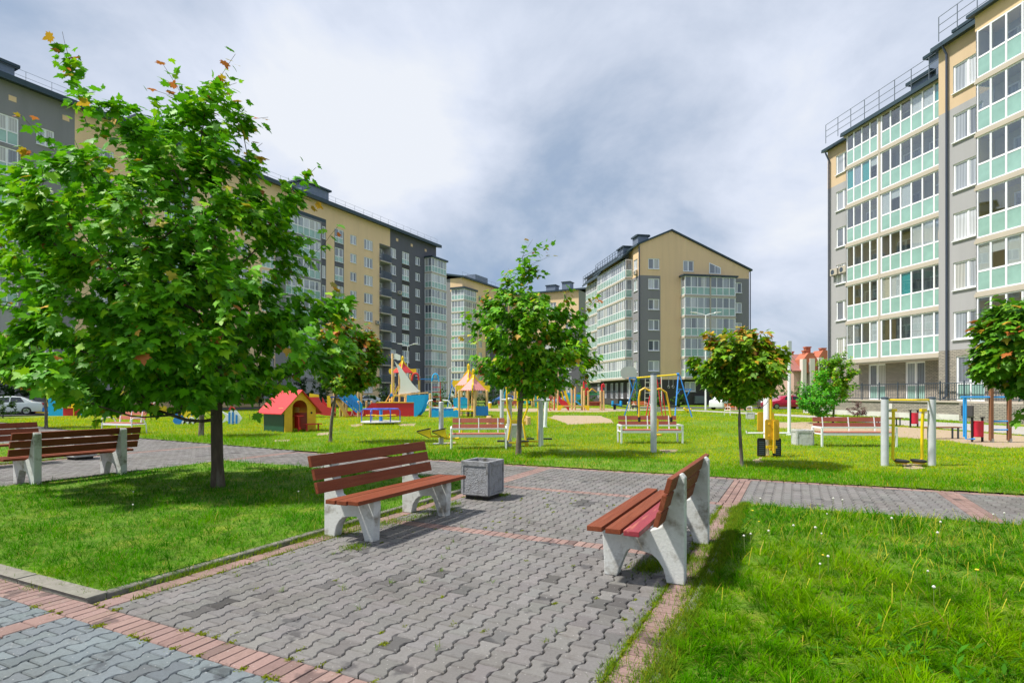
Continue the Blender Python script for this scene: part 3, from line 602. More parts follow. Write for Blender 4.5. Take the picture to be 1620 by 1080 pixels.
maple('round_maple_tree', 'nearer ball-headed maple at the right edge with a dense green crown', (9.15, 10.1), ball(2.50, 1.0, .92, -.02), 150, 56, .14, .05, (-.05, 0), [(-.35, -.1, 1.12), (-.2, 0, 1.35), (.1, 0, 1.2)], seed=23, zmin=1.55, autumn=.03, top_col=.12, pal=[(.05, .20, .008), (.12, .32, .010), (.30, .42, .015)], bark=M_bark2, group='ball-headed maples on the playground lawn', trunk_top=2.4)
maple('round_maple_tree', 'ball-headed maple with yellow-orange crown beside the blue play panel at the left', tbase(74, 677), ball(2.7, 1.5, .95, -.4), 120, 44, .16, .06, (-.2, 0), seed=24, zmin=1.6, autumn=.1, top_col=1.5, pal=PR, bark=M_bark2, group='ball-headed maples on the playground lawn', full=False, trunk_top=2.3)
maple('round_maple_tree', 'ball-headed maple with bare pale trunk standing right behind the big maple', tbase(318, 690), ball(2.8, 1.2, 1.2), 100, 44, .15, .085, (0, 0), seed=25, zmin=1.55, autumn=.05, top_col=.4, pal=PR, bark=M_bark2, group='ball-headed maples on the playground lawn', full=False, trunk_top=2.5)
maple('lime_tree', 'small yellow-green tree with crooked trunk in front of the brick terrace wall', tbase(1318, 669), ball(2.5, 1.2, 1.4, .15), 120, 56, .11, .05, (.05, 0), [(.7, 0, 4.3), (.6, 0, 3.9)], seed=31, zmin=1.2, autumn=.04, pal=[(.08, .28, .008), (.20, .44, .010), (.45, .58, .015)], bark=M_bark, full=False, trunk_top=2.6)
maple('rowan_tree', 'bushy bright green young tree with fine leaves left of the yellow-green one', tbase(1294, 670), [(.5, -.7, .8), (.9, -1.0, 1.0), (1.5, -1.1, 1.2), (2.1, -.9, 1.1), (2.6, -.4, .8), (3.0, 0, .6)], 130, 60, .085, .035, (.1, 0), seed=32, autumn=.02, pal=[(.05, .30, .008), (.10, .44, .012), (.20, .55, .02)], full=False, trunk_top=2.2)
# ---------------------------------------------------------------- shrubs
def shrub(name, label, X, Y, w, h, seed, pal, lsize=.09, ne=40, nl=26, group=None, dep=.8, ragged=0, cat='shrub', au=0.0, base=.05):
    pr = [(base+.02, -w*.32, w*.32), (h*.25+base, -w*.5, w*.5), (h*.55, -w*.47, w*.47), (h*.8, -w*.33, w*.33), (h, -w*.10, w*.10)]
    sp = [(random.Random(seed+i).uniform(-w*.4, w*.4), 0, h*random.Random(seed+i+9).uniform(.9, 1.12)) for i in range(ragged)]
    return maple(name, label, (X, Y), pr, ne, nl, lsize, .02+.006*h, (0, 0), sp, seed=seed, pal=pal, full=False, autumn=au, tip_autumn=0, depth=dep, group=group, trunk_top=h*.6, shell=.4, droop=.2, fill=.10*max(1, h/2), cat=cat)
DG = [(.02, .06, .012), (.035, .09, .015), (.06, .13, .02)]; MG = [(.04, .13, .012), (.08, .20, .015), (.15, .28, .02)]; BR = [(.08, .24, .02), (.15, .34, .02), (.25, .42, .03)]; PU = [(.10, .035, .05), (.16, .06, .07), (.22, .10, .09)]
G2 = 'shrubs and hedges behind the playground'
X, Y = gp(1357, 659.5); shrub('purple_shrub', 'round purple leaved shrub in the grass strip before the brick wall', X, Y, 1.5, 1.05, 41, PU, .07, 40, 26, ragged=5)
X, Y = gp(1201, 648); shrub('purple_shrub', 'small reddish shrub in front of the red car', X, Y, 1.3, 1.0, 42, PU, .08, 18, 20)
for i, (px, py, w, h, pal, lab) in enumerate([
    (512, 645, 3.0, 2.9, DG, 'dark rounded evergreen behind the blue slide stairs'), (560, 643, 4.0, 1.9, DG, 'low dark hedge bush left of the ship mast'), (604, 645, 2.9, 2.6, DG, 'dark evergreen bush directly behind the ship mast'),
    (697, 646, 2.2, 3.0, MG, 'upright green bush between the ladder arch and the twin towers'), (768, 643, 6.5, 3.3, DG, 'broad dark bush just right of the twin towers'), (846, 641, 5.0, 2.6, DG, 'dark bush behind the far playground, under the slender maple'),
    (735, 641, 5.0, 2.4, DG, 'dark bush hidden behind the twin towers'), (925, 640.5, 2.6, 3.3, BR, 'bright young bush beside the red hooked posts'), (1008, 645, 1.0, 3.6, BR, 'thin bright sapling behind the hoop backboard'), (1043, 645, 1.6, 2.6, MG, 'leafy sapling in front of the dark ground floor, behind the ladder'),
    (1074, 644, 1.7, 2.1, MG, 'low sapling beneath the dark ground floor window'), (1177, 642.5, 3.0, 1.8, MG, 'roadside bush right of the white van'), (1232, 641, 4.5, 2.6, MG, 'roadside bush behind the red car'), (1262, 640, 5.0, 2.7, BR, 'bright bush in front of the red roofed houses'),
    (1291, 644, 3.0, 2.2, BR, 'bright bush behind the bushy young tree'), (1143, 641.5, 3, 1.6, BR, 'small bush on the verge behind the white van'), (1184, 631.5, 6, 4.0, BR, 'round green tree far down the road left of the red roofed houses'), (1210, 641, 2.5, 1.5, DG, 'low clipped bush beside the grey kiosk')]):
    X, Y = gp(px, py); big = Y > 60
    shrub('shrub', lab, X, Y, w, h, 50+i, pal, .16 if big else .12, 55 if w > 2.5 else 26, 34, G2, ragged=2)
for i, (s_, w, h, lab) in enumerate([(-5.5, 5, 4.2, 'dark tree mass behind the white car at the far left'), (-.5, 5.5, 4.6, 'dark tree behind the blue play wall at the left'), (5, 5.5, 4.3, 'dark tree behind the small windmill'), (11, 6, 4.4, 'dark tree behind the duck rider'), (17, 6, 4.2, 'dark tree behind the big maple trunk'), (24, 6, 4.0, 'dark tree behind the playhouse roof'), (31, 6, 3.8, 'dark tree right of the playhouse roof')]):
    shrub('shade_tree', lab, -43.3+.463*s_+.886*2.3, 49+.886*s_-.463*2.3, w, h, 80+i, DG, .2, 60, 44, 'dark trees along the left building', cat='tree', base=.4, dep=.5)
X, Y = gp(4, 660); shrub('shrub', 'dark bush in front of the white car at the left edge', X, Y, 2.6, 1.5, 95, DG, .12, 36, 34, G2)
X, Y = gp(143, 657); shrub('shrub', 'small pale green bush right of the red play counter', X, Y, 1.4, 1.1, 96, BR, .10, 26, 26, G2)
# dandelions in the right lawn
M_puff = mat('seed_head', (.75, .74, .68), .9, 40, .2, trans=.3); M_stem = mat('stem', (.22, .26, .08), .7, 9, .1); M_yel = mat('dandelion_yellow', (.8, .6, .03), .7, 9, .1)
def dandelion(h, white):
    t = thing('dandelion', '', 'flower'); MB().tube([(0, 0, 0), (.01, .005, h*.5), (.012, .01, h)], .0022, 5).build('stem', M_stem, t)
    b = MB(); b.lathe([(.001, -.012), (.008, -.008), (.012, 0), (.008, .008), (.001, .012)] if white else [(.001, -.006), (.010, -.004), (.014, .003), (.009, .007), (.001, .008)], (.012, .01, h), 10)
    b.build('seed_head' if white else 'petals', M_puff if white else M_yel, t, smooth=True); return t
dA, dB = dandelion(.2, True), dandelion(.14, False); r_ = random.Random(5); first = [True, True]
for k in range(54):
    w = k % 6 != 0
    p, q = -.5+r_.random()**1.2*6.5, 9.0-abs(r_.gauss(0, 2.6))
    if q < 3: q = r_.uniform(3, 9)
    if k in (1, 2, 3): p, q = [(-7.8, 4.6), (-8.8, 5.2), (-6.6, 6.3)][k-1]
    X, Y = pq(p, q); src = dA if w else dB; lab = 'white dandelion seed head standing up in the grass' if w else 'yellow dandelion flower low in the grass'
    i = 0 if w else 1
    if first[i]: o = src; o.location = (X, Y, .01); first[i] = False
    else: o = copy_tree(src, lab, (X, Y, .01))
    o['label'] = lab; o['group'] = 'white dandelion seed heads in the lawn' if w else 'yellow dandelions in the lawn'; o.rotation_euler[2] = r_.uniform(0, 6); s = r_.uniform(.75, 1.15); o.scale = (s, s, s)
# ================================================================ BUILDINGS
def wallm(name, c, **k): return mat(name, c, .9, k.pop('ns', .5), .06, .25, 40, det=8, col2=tuple(v*.9 for v in c), f2=(.46, .8), s2=1.1, stretch=(1, 1, .14), **k)
M_cream = wallm('render_cream', (.78, .56, .34)); M_grey = wallm('render_grey', (.24, .235, .25)); M_dark = wallm('render_dark_grey', (.12, .12, .145)); M_char = wallm('render_charcoal', (.06, .055, .058))
M_lgrey = wallm('render_light_grey', (.37, .365, .375)); M_cream2 = wallm('render_cream_sun_dimmed', (.60, .45, .29)); M_teal = mat('roof_metal', (.035, .06, .075), .45, 2, .1, metal=.3); M_blue = mat('roof_box_metal', (.16, .20, .27), .5, 2, .1, metal=.2)  # second cream: the first one darkened in colour to offset sun on right block
M_white = mat('white_frame', (.86, .87, .90), .35, 3, .03, spec=.5); M_slab = mat('pale_cladding', (.46, .41, .34), .7, 1, .05); M_rail = mat('railing_metal', (.10, .13, .17), .4, 4, .1, metal=.5)
M_railw = mat('roof_railing', (.17, .20, .23), .5, 4, .1, metal=.3); M_mint = mat('frosted_mint_glass', (.26, .43, .385), .12, .8, .22, spec=.8, coat=.5)
M_pipe = mat('downpipe', (.06, .075, .11), .4, 4, .1, metal=.3); M_plaster = mat('white_plaster', (.62, .60, .57), .9, 2, .1, .3, 30, col2=(.45, .43, .40), f2=(.5, .7), s2=1.5)
M_in = mat('reveal', (.55, .54, .52), .8, 2, .05)
def glass_mat(name, base, seedv, dark=.5):
    """window glass: the curtain or dark room just behind each pane, under a reflecting surface"""
    m = bpy.data.materials.new(name); m.use_nodes = True; nt = m.node_tree; N = nt.nodes; L = nt.links; b = N['Principled BSDF']
    b.inputs['Roughness'].default_value = .55; b.inputs['Coat Weight'].default_value = 1.0; b.inputs['Coat Roughness'].default_value = .02; b.inputs['Coat IOR'].default_value = 1.75
    tc = N.new('ShaderNodeTexCoord'); oi = N.new('ShaderNodeObjectInfo')
    sp = N.new('ShaderNodeSeparateXYZ'); L.new(tc.outputs['Object'], sp.inputs[0])
    def M(op, a, c=None):
        q = N.new('ShaderNodeMath'); q.operation = op
        for i, v in enumerate((a, c)):
            if v is None: continue
            if isinstance(v, (int, float)): q.inputs[i].default_value = v
            else: L.new(v, q.inputs[i])
        return q.outputs[0]
    xx = M('ADD', sp.outputs[0], sp.outputs[1])
    cell = M('FLOOR', M('DIVIDE', xx, base)); cb = N.new('ShaderNodeCombineXYZ'); L.new(cell, cb.inputs[0]); L.new(M('MULTIPLY', oi.outputs['Random'], 37.0+seedv), cb.inputs[1])
    wn = N.new('ShaderNodeTexWhiteNoise'); L.new(cb.outputs[0], wn.inputs['Vector'])
    mixr = M('ADD', M('MULTIPLY', wn.outputs['Value'], .55), M('MULTIPLY', oi.outputs['Random'], .55))
    cr = N.new('ShaderNodeValToRGB'); cr.color_ramp.interpolation = 'CONSTANT'; L.new(mixr, cr.inputs[0]); el = cr.color_ramp.elements
    cols = [(0, (.06, .08, .11)), (.16*dark*2, (.17, .19, .23)), (.42, (.34, .37, .42)), (.60, (.46, .46, .44)), (.74, (.24, .26, .30)), (.84, (.56, .58, .62)), (.97, (.30, .42, .42))]
    el[0].position = 0; el[0].color = (*cols[0][1], 1); el[1].position = cols[1][0]; el[1].color = (*cols[1][1], 1)
    for p, c in cols[2:]: e = el.new(p); e.color = (*c, 1)
    wv = N.new('ShaderNodeTexWave'); wv.inputs['Scale'].default_value = 1.5; wv.inputs['Distortion'].default_value = 4.5; wv.inputs['Detail'].default_value = 2
    cbb = N.new('ShaderNodeCombineXYZ'); L.new(xx, cbb.inputs[0]); L.new(M('MULTIPLY', sp.outputs[2], .12), cbb.inputs[1]); L.new(oi.outputs['Random'], cbb.inputs[2]); L.new(cbb.outputs[0], wv.inputs['Vector'])
    mr = N.new('ShaderNodeMapRange'); mr.inputs[3].default_value = .74; mr.inputs[4].default_value = 1.10; L.new(wv.outputs['Fac'], mr.inputs[0])
    x = N.new('ShaderNodeMix'); x.data_type = 'RGBA'; x.blend_type = 'MULTIPLY'; x.inputs[0].default_value = 1; L.new(cr.outputs[0], x.inputs[6]); L.new(mr.outputs[0], x.inputs[7])
    L.new(x.outputs[2], b.inputs['Base Color']); return m
M_glass = glass_mat('window_glass', .75, 1.0); M_glass2 = glass_mat('balcony_glass', .8, 2.0, .6)
def clear_glass():
    m = bpy.data.materials.new('clear_glass'); m.use_nodes = True; nt = m.node_tree; N = nt.nodes; L = nt.links; N.remove(N['Principled BSDF'])
    t = N.new('ShaderNodeBsdfTransparent'); t.inputs[0].default_value = (.93, .96, .97, 1); g = N.new('ShaderNodeBsdfGlossy'); g.inputs['Roughness'].default_value = .02;     x = N.new('ShaderNodeMixShader'); x.inputs[0].default_value = .20; L.new(t.outputs[0], x.inputs[1]); L.new(g.outputs[0], x.inputs[2]); L.new(x.outputs[0], N['Material Output'].inputs[0]); return m
M_clear = clear_glass(); M_blind = mat('blind', (.62, .63, .62), .8, 1, .05, .3, 12, stretch=(.3, .3, 9)); M_curt = [mat('curtain_'+n_, c_, .85, 2, .1, .5, 9, stretch=(9, 9, .3)) for n_, c_ in (('cream', (.66, .60, .48)), ('blue_grey', (.42, .46, .54)), ('teal', (.05, .42, .42)), ('white', (.72, .72, .72)))]
M_inner = [wallm('loggia_cream', (.62, .56, .46)), wallm('loggia_yellow', (.70, .58, .24)), wallm('loggia_grey', (.46, .46, .46))]
def brick_mat():
    m = bpy.data.materials.new('pale_brick'); m.use_nodes = True; nt = m.node_tree; N = nt.nodes; L = nt.links; b = N['Principled BSDF']; b.inputs['Roughness'].default_value = .9
    tc = N.new('ShaderNodeTexCoord'); sp = N.new('ShaderNodeSeparateXYZ'); L.new(tc.outputs['Object'], sp.inputs[0]); ad = N.new('ShaderNodeMath'); L.new(sp.outputs[0], ad.inputs[0]); L.new(sp.outputs[1], ad.inputs[1])
    cb = N.new('ShaderNodeCombineXYZ'); L.new(ad.outputs[0], cb.inputs[0]); L.new(sp.outputs[2], cb.inputs[1])
    br = N.new('ShaderNodeTexBrick'); br.inputs['Scale'].default_value = 1; br.inputs['Brick Width'].default_value = .27; br.inputs['Row Height'].default_value = .095; br.inputs['Mortar Size'].default_value = .014
    br.inputs['Color1'].default_value = (.38, .34, .28, 1); br.inputs['Color2'].default_value = (.27, .245, .21, 1); br.inputs['Mortar'].default_value = (.12, .11, .10, 1); L.new(cb.outputs[0], br.inputs['Vector'])
    L.new(br.outputs['Color'], b.inputs['Base Color']); bp = N.new('ShaderNodeBump'); bp.inputs['Strength'].default_value = .4; bp.inputs['Distance'].default_value = .01; L.new(br.outputs['Fac'], bp.inputs['Height']); bp.invert = True; L.new(bp.outputs[0], b.inputs['Normal']); return m
M_brick = brick_mat()
RVL = .13
def facade(b, W, H, zones, holes, T, clips=(), x0=0.0, z0=0.0, rmi=0, depth=RVL):
    """wall in its own (x, z) frame split round the openings, with reveals; T maps (x, out, z) to building space"""
    xs = sorted({x0, W, *[v for z in zones for v in z[0:2]], *[v for h in holes for v in h[0:2]]}); zs = sorted({z0, H, *[v for z in zones for v in z[2:4]], *[v for h in holes for v in h[2:4]]})
    xs = [x for x in xs if x0-1e-6 <= x <= W+1e-6]; zs = [z for z in zs if z0-1e-6 <= z <= H+1e-6]
    for i in range(len(xs)-1):
        if xs[i+1]-xs[i] < 1e-4: continue
        cx = (xs[i]+xs[i+1])/2; run = None
        for j in range(len(zs)-1):
            if zs[j+1]-zs[j] < 1e-4: continue
            cz = (zs[j]+zs[j+1])/2
            if any(h[0] < cx < h[1] and h[2] < cz < h[3] for h in holes): continue
            mi = 0
            for z in zones:
                if z[0] < cx < z[1] and z[2] < cz < z[3]: mi = z[4]
            P = [(xs[i], zs[j]), (xs[i+1], zs[j]), (xs[i+1], zs[j+1]), (xs[i], zs[j+1])]
            for c in clips:
                P = clip(P, *c)
                if len(P) < 3: break
            if len(P) >= 3: b.add([T(x, 0, z) for x, z in P], [tuple(range(len(P)))], mi)
    for h in holes:
        a, c, d, e = h[:4]; D = -depth if len(h) < 5 else -h[4]
        o = [(a, d), (c, d), (c, e), (a, e)]
        for k in range(4):
            (ax, az), (bx, bz) = o[k], o[(k+1) % 4]
            b.add([T(ax, 0, az), T(bx, 0, bz), T(bx, D, bz), T(ax, D, az)], [(0, 1, 2, 3)], rmi)
        b.add([T(a, D-.02, d), T(c, D-.02, d), T(c, D-.02, e), T(a, D-.02, e)], [(0, 1, 2, 3)], rmi)
WC = {}
def win_meshes(w, h, cols, kind, fr=.07):
    k = (round(w, 2), round(h, 2), cols, kind)
    if k in WC: return WC[k]
    f, g, p = MB(), MB(), MB(); t = .06                       # local: x right, y inward, z up; front at y=0
    zs = [0, h] if kind in ('plain', 'slant') else [0, h*.38, h] if kind == 'tall' else [0, h*.46, h]
    f.box(0, fr, 0, t, 0, h); f.box(w-fr, w, 0, t, 0, h); f.box(fr, w-fr, 0, t, 0, fr); f.box(fr, w-fr, 0, t, h-fr, h)
    for i in range(1, cols): x = w*i/cols; f.box(x-fr*.6, x+fr*.6, -.004, t, fr, h-fr)
    for z in zs[1:-1]: f.box(fr, w-fr, -.006, t, z-fr*.5, z+fr*.5)
    g.box(fr*.5, w-fr*.5, t*.55, t*.9, zs[1] if len(zs) > 2 else fr*.5, h-fr*.5)
    sash = MB()
    for i in range(cols):                                       # raised sash round each opening pane
        a, c = w*i/cols+fr*.9, w*(i+1)/cols-fr*.9; lo, hi = (zs[1] if len(zs) > 2 else 0)+fr*.9, h-fr*.9
        sash.box(a, a+.035, .008, .03, lo, hi); sash.box(c-.035, c, .008, .03, lo, hi); sash.box(a+.035, c-.035, .008, .03, lo, lo+.035); sash.box(a+.035, c-.035, .008, .03, hi-.035, hi)
    f.v, f.f, f.m = f.v, f.f, f.m; o = len(f.v); f.add(sash.v, sash.f)
    if len(zs) > 2: p.box(fr*.5, w-fr*.5, t*.5, t*.9, fr*.5, zs[1]-.002)
    WC[k] = (f.mesh('window_frame', M_white), g.mesh('pane', M_glass if w < 2.2 else M_glass2), p.mesh('lower_panel', M_mint) if len(zs) > 2 else None); return WC[k]
def link(name, me, parent, loc=(0, 0, 0), rz=0):
    o = bpy.data.objects.new(name, me); C.objects.link(o); o.parent = parent; o.location = loc; o.rotation_euler = (0, 0, rz); return o
SILL = {}
def window(parent, loc, rz, w, h, cols=2, kind='plain', sill=True, name='window'):
    f, g, p = win_meshes(w, h, cols, kind); o = link(name, f, parent, loc, rz); link('pane', g, o)
    if p: link('lower_panel', p, o)
    if sill:
        k = round(w, 2)
        if k not in SILL: SILL[k] = MB().box(-.04, w+.04, -.17, .0, -.045, -.005).mesh('sill', M_white)
        link('sill', SILL[k], o)
    return o
BC = {}
def bay(parent, loc, rz, w, prot, pitch, n, ends=(True, True), slab=.30, npe=1, low=.42, wallh=None, dividers=(), clear=False):
    """one storey of a glazed balcony: slab, white frame, glass above, mint panels below; local x right, y inward, outer face y = 0, depth prot"""
    k = (round(w, 2), round(prot, 2), round(pitch, 2), n, ends, slab, npe, low, tuple(dividers), clear)
    if k not in BC:
        s, f, g, p = MB(), MB(), MB(), MB(); H = pitch-slab; lo = H*low; t = .07
        s.box(-.06, w+.06, -.06, prot, 0, slab*.55); s.box(-.02, w+.02, -.02, prot, slab*.55, slab)
        for d in dividers: s.box(d-.09, d+.09, -.05, .3, slab, pitch)
        def face(P, L_, nn):                                   # P maps (u, out) to (x, y)
            for i in range(nn+1):
                u = L_*i/nn; hw = .052 if 0 < i < nn else .065; u = min(max(u, hw), L_-hw)
                (x0, y0), (x1, y1) = P(u-hw, 0), P(u+hw, t); f.box(min(x0, x1), max(x0, x1), min(y0, y1), max(y0, y1), slab, pitch)
            for z, hh in ((slab+.04, .04), (slab+lo, .05), (pitch-.04, .04)):
                (x0, y0), (x1, y1) = P(.05, .006), P(L_-.05, t-.006); f.box(min(x0, x1), max(x0, x1), min(y0, y1), max(y0, y1), z-hh, z+hh)
            (x0, y0), (x1, y1) = P(.05, .022), P(L_-.05, .05)
            g.box(min(x0, x1), max(x0, x1), min(y0, y1), max(y0, y1), slab+lo, pitch-.03); p.box(min(x0, x1), max(x0, x1), min(y0, y1), max(y0, y1), slab+.03, slab+lo-.003)
        face(lambda u, o: (u, o), w, n)
        if ends[0]: face(lambda u, o: (o, prot-u), prot, npe)
        if ends[1]: face(lambda u, o: (w-o, u), prot, npe)
        BC[k] = (s.mesh('balcony_slab', M_slab), f.mesh('frame', M_white), g.mesh('pane', M_clear if clear else M_glass2), p.mesh('lower_panel', M_mint))
    a, b_, c, d = BC[k]; o = link('glazed_balcony', a, parent, loc, rz); link('frame', b_, o); link('pane', c, o); link('lower_panel', d, o)
    if clear:                                       # what one sees inside: lining, inner window, curtains in some bays
        r = random.Random(int(loc[0]*7+loc[2]*31)); s0 = slab; q = MB(); q.box(.08, w-.08, prot-.05, prot-.01, s0, pitch-.01); q.build('inner_wall', M_inner[r.choice((0, 0, 0, 1, 2, 2))], o)
        if r.random() < .4: q = MB(); q.box(.08, .11, .1, prot-.06, s0, pitch-.01); q.box(w-.11, w-.08, .1, prot-.06, s0, pitch-.01); q.build('side_lining', M_inner[r.choice((0, 1, 2))], o)
        nw = 2 if w > 4 else 1
        for i in range(nw):
            cx = w*(i+.5)/nw+r.uniform(-.3, .3); link('inner_window', win_meshes(1.5, 1.5, 2, 'plain')[0], o, (cx-.75, prot-.13, s0+.75)); link('inner_pane', win_meshes(1.5, 1.5, 2, 'plain')[1], o, (cx-.75, prot-.13, s0+.75))
        pw = w/n; run = r.random()
        for i in range(n):
            if i % 3 == 0: run = r.random()
            if run < .30:
                H = pitch-slab; q = MB(); z0 = s0+H*low+.02; dz = r.choice((0, 0, .5, .9)) if run < .12 else 0; q.box(pw*i+.06, pw*(i+1)-.06, .075, .085, z0+dz, pitch-.06); q.build('blind' if run < .12 else 'curtain', M_blind if run < .12 else M_curt[r.choice((0, 1, 3, 3, 2))], o)
    return o
def roof_rail(b, pts, h=1.0, step=1.6, rows=(.5, 1.0), r=.02):
    for i in range(len(pts)-1):
        A, B_ = Vector(pts[i]), Vector(pts[i+1]); n = max(1, int((B_-A).length/step))
        for k in range(n+1): P = A.lerp(B_, k/n); b.bar(P, P+Vector((0, 0, h)), r*1.6, r*1.6)
        for q in rows: b.bar(A+Vector((0, 0, h*q)), B_+Vector((0, 0, h*q)), r*1.3, r*1.3)
AC = {}
def ac_unit(parent, loc, rz):
    if not AC:
        b = MB(); b.box(0, .8, -.34, -.04, 0, .55); AC['b'] = b.mesh('air_conditioner', M_slab, bevel=.02)
        g = MB(); g.tube([(.3, -.345, .275), (.3, -.352, .275)], .2, 16); AC['g'] = g.mesh('fan_grille', M_rail)
        k = MB(); k.box(.1, .14, -.3, 0, -.05, 0); k.box(.66, .7, -.3, 0, -.05, 0); AC['k'] = k.mesh('bracket', M_rail)
    o = link('air_conditioner', AC['b'], parent, loc, rz); link('fan_grille', AC['g'], o); link('bracket', AC['k'], o)
MAIN = lambda x, o, z: (x, -o, z)
def LEFT(x, o, z): return (-o, -x, z)       # left side face: its x runs from the back towards the corner
def RIGHTF(W): return lambda x, o, z: (W+o, x, z)
# ---------------------------------------------------------------- B1 the long left block
def block_one():
    PH, F0 = 2.75, 1.5; S0 = -6; rz = math.atan2(.886, .463)
    t = thing('apartment_block', 'long grey and cream nine storey block behind the big maple at the left', 'apartment building', (-43.3+S0*.463, 49+S0*.886), rz)
    X = lambda s: s-S0; W = X(63.7); H = 28.3
    wins, logs = [], []
    for s0, s1, z, h, c in [(2.6, 3.95, .25, 1.55, 2), (7.2, 9.0, .25, 1.55, 2), (10.6, 12.3, .25, 1.55, 2), (19.2, 20.8, .25, 1.55, 2), (22.6, 24.2, .25, 1.55, 2), (38.6, 40.3, -.1, 2.0, 2), (41.7, 43.0, .35, 1.35, 2), (44.7, 46.6, .25, 1.55, 3), (50.95, 52.3, .25, 1.55, 2), (53.9, 55.8, -.15, 2.0, 3), (57.5, 58.8, .35, 1.35, 2), (36.15, 36.8, -.2, 1.75, 1)]:
        for k in range(9): wins.append((X(s0), X(s1), F0+PH*k+z, F0+PH*k+z+h, c, 'plain' if h < 1.9 else 'tall'))
    for s0, s1, c in [(-1.9, 1.3, 4), (14, 17.2, 4), (26.2, 28.1, 3), (29.9, 35.9, 6)]:
        for k in range(9): logs.append((X(s0), X(s1), F0+PH*k-.55, F0+PH*k+1.85, c))
    rec = [(X(48.2), X(50.8), F0+PH*k-.75, F0+PH*k+1.75, 1.3) for k in range(-0, 9)]
    zones = [(0, X(5.6), 0, H, 2), (X(5.6), X(28.2), 0, H, 1), (X(28.2), X(36.9), 0, 26.0, 2), (X(28.2), X(50.8), 26.0, H, 1), (X(36.9), X(50.8), 0, H, 1), (X(50.8), W, 0, H, 3), (X(36.05), X(36.9), 0, 26, 3), (X(38.5), X(40.4), 2, 25.2, 3), (X(28.3), X(36.9), 25.6, 26.1, 4)]
    zones += [(X(53.8), X(55.9), 2, 25.4, 5), (X(48.2), X(50.8), 0, 25.4, 3)]
    b = MB(); facade(b, W, H, zones, [w[:4] for w in wins]+[l[:4] for l in logs]+rec, MAIN)
    facade(b, 16, H, [(0, 16, 0, H, 3)], [], RIGHTF(W)); facade(b, 0, H, [], [], LEFT, x0=-16); b.add([(0, 16, 0), (W, 16, 0), (W, 16, H), (0, 16, H)], [(0, 1, 2, 3)])
    for s, z in [(.6, 26.7), (4.6, 26.7), (52.3, 26.7), (56.2, 26.7), (60.2, 26.7), (-2.5, 26.7)]: b.box(X(s), X(s)+.55, -.02, .01, z, z+.45, 1)
    b.build('wall', [M_lgrey, M_cream, M_grey, M_dark, M_teal, M_char], t)
    for x0, x1, z0, z1, c, kd in wins:
        if z0 > 3 or x0 > X(40): window(t, (x0, RVL-.07, z0), 0, x1-x0, z1-z0, c, kd)
    for i, (x0, x1, z0, z1, c) in enumerate(logs):
        if z0 > 8: window(t, (x0, .04, z0), 0, x1-x0, z1-z0, c, 'loggia', name='glazed_balcony', sill=False)
    for x0, x1, z0, z1, d in rec:
        link('balcony_door', win_meshes(1.5, 2.1, 2, 'tall')[0], t, (x0+.5, 1.2, z0+.1)); link('balcony_door_pane', win_meshes(1.5, 2.1, 2, 'tall')[1], t, (x0+.5, 1.2, z0+.1))
        q = MB(); q.box(x0, x1, -.35, 1.2, z0-.22, z0-.04); q.build('balcony_floor', M_slab, t)
        q = MB(); n = 22
        for i in range(n+1): xx = x0+.03+(x1-x0-.06)*i/n; q.box(xx-.022, xx+.022, -.34, -.31, z0, z0+1.0)
        q.box(x0, x1, -.35, -.30, z0+1.0, z0+1.06); q.box(x0, x1, -.34, -.31, z0-.02, z0+.04); q.build('railing', M_rail, t)
    for k in range(9):
        z = F0+PH*k-.75
        if k >= 0: bay(t, (X(60.2), -1.5, z), 0, 4.6, 1.5, PH, 5, (True, True), npe=2)
    q = MB(); q.box(X(60.0), X(65.0), -1.8, .6, F0+PH*9-.75, F0+PH*9-.45); q.build('bay_roof', M_teal, t)
    q = MB(); q.prism([(-.9, H-.25), (8, H+1.6), (17, H-.25), (17, H+.1), (8, H+1.95), (-.9, H+.25)], 'x', -.5, W+.5); q.build('roof', M_teal, t)
    q = MB(); roof_rail(q, [(0, -.2, H+.3), (W, -.2, H+.3)], 1.0, 1.9, (.5, 1), .016); q.build('roof_railing', M_railw, t)
    for s, w_, h_ in [(-3.5, 5, 1.9), (33.6, 5.0, 2.4), (12, 5, 2), (22, 4, 1.8)]:
        q = MB(); q.box(X(s), X(s)+w_, 1.2, 4, H+.2, H+h_); q.box(X(s)-.3, X(s)+w_+.3, .9, 4.3, H+h_, H+h_+.25, 1); q.build('rooftop_box', [M_blue, M_teal], t)
    for s, k in [(47.2, 4), (52.6, 6), (43.5, 3)]: ac_unit(t, (X(s), 0, F0+PH*k), 0)
block_one()
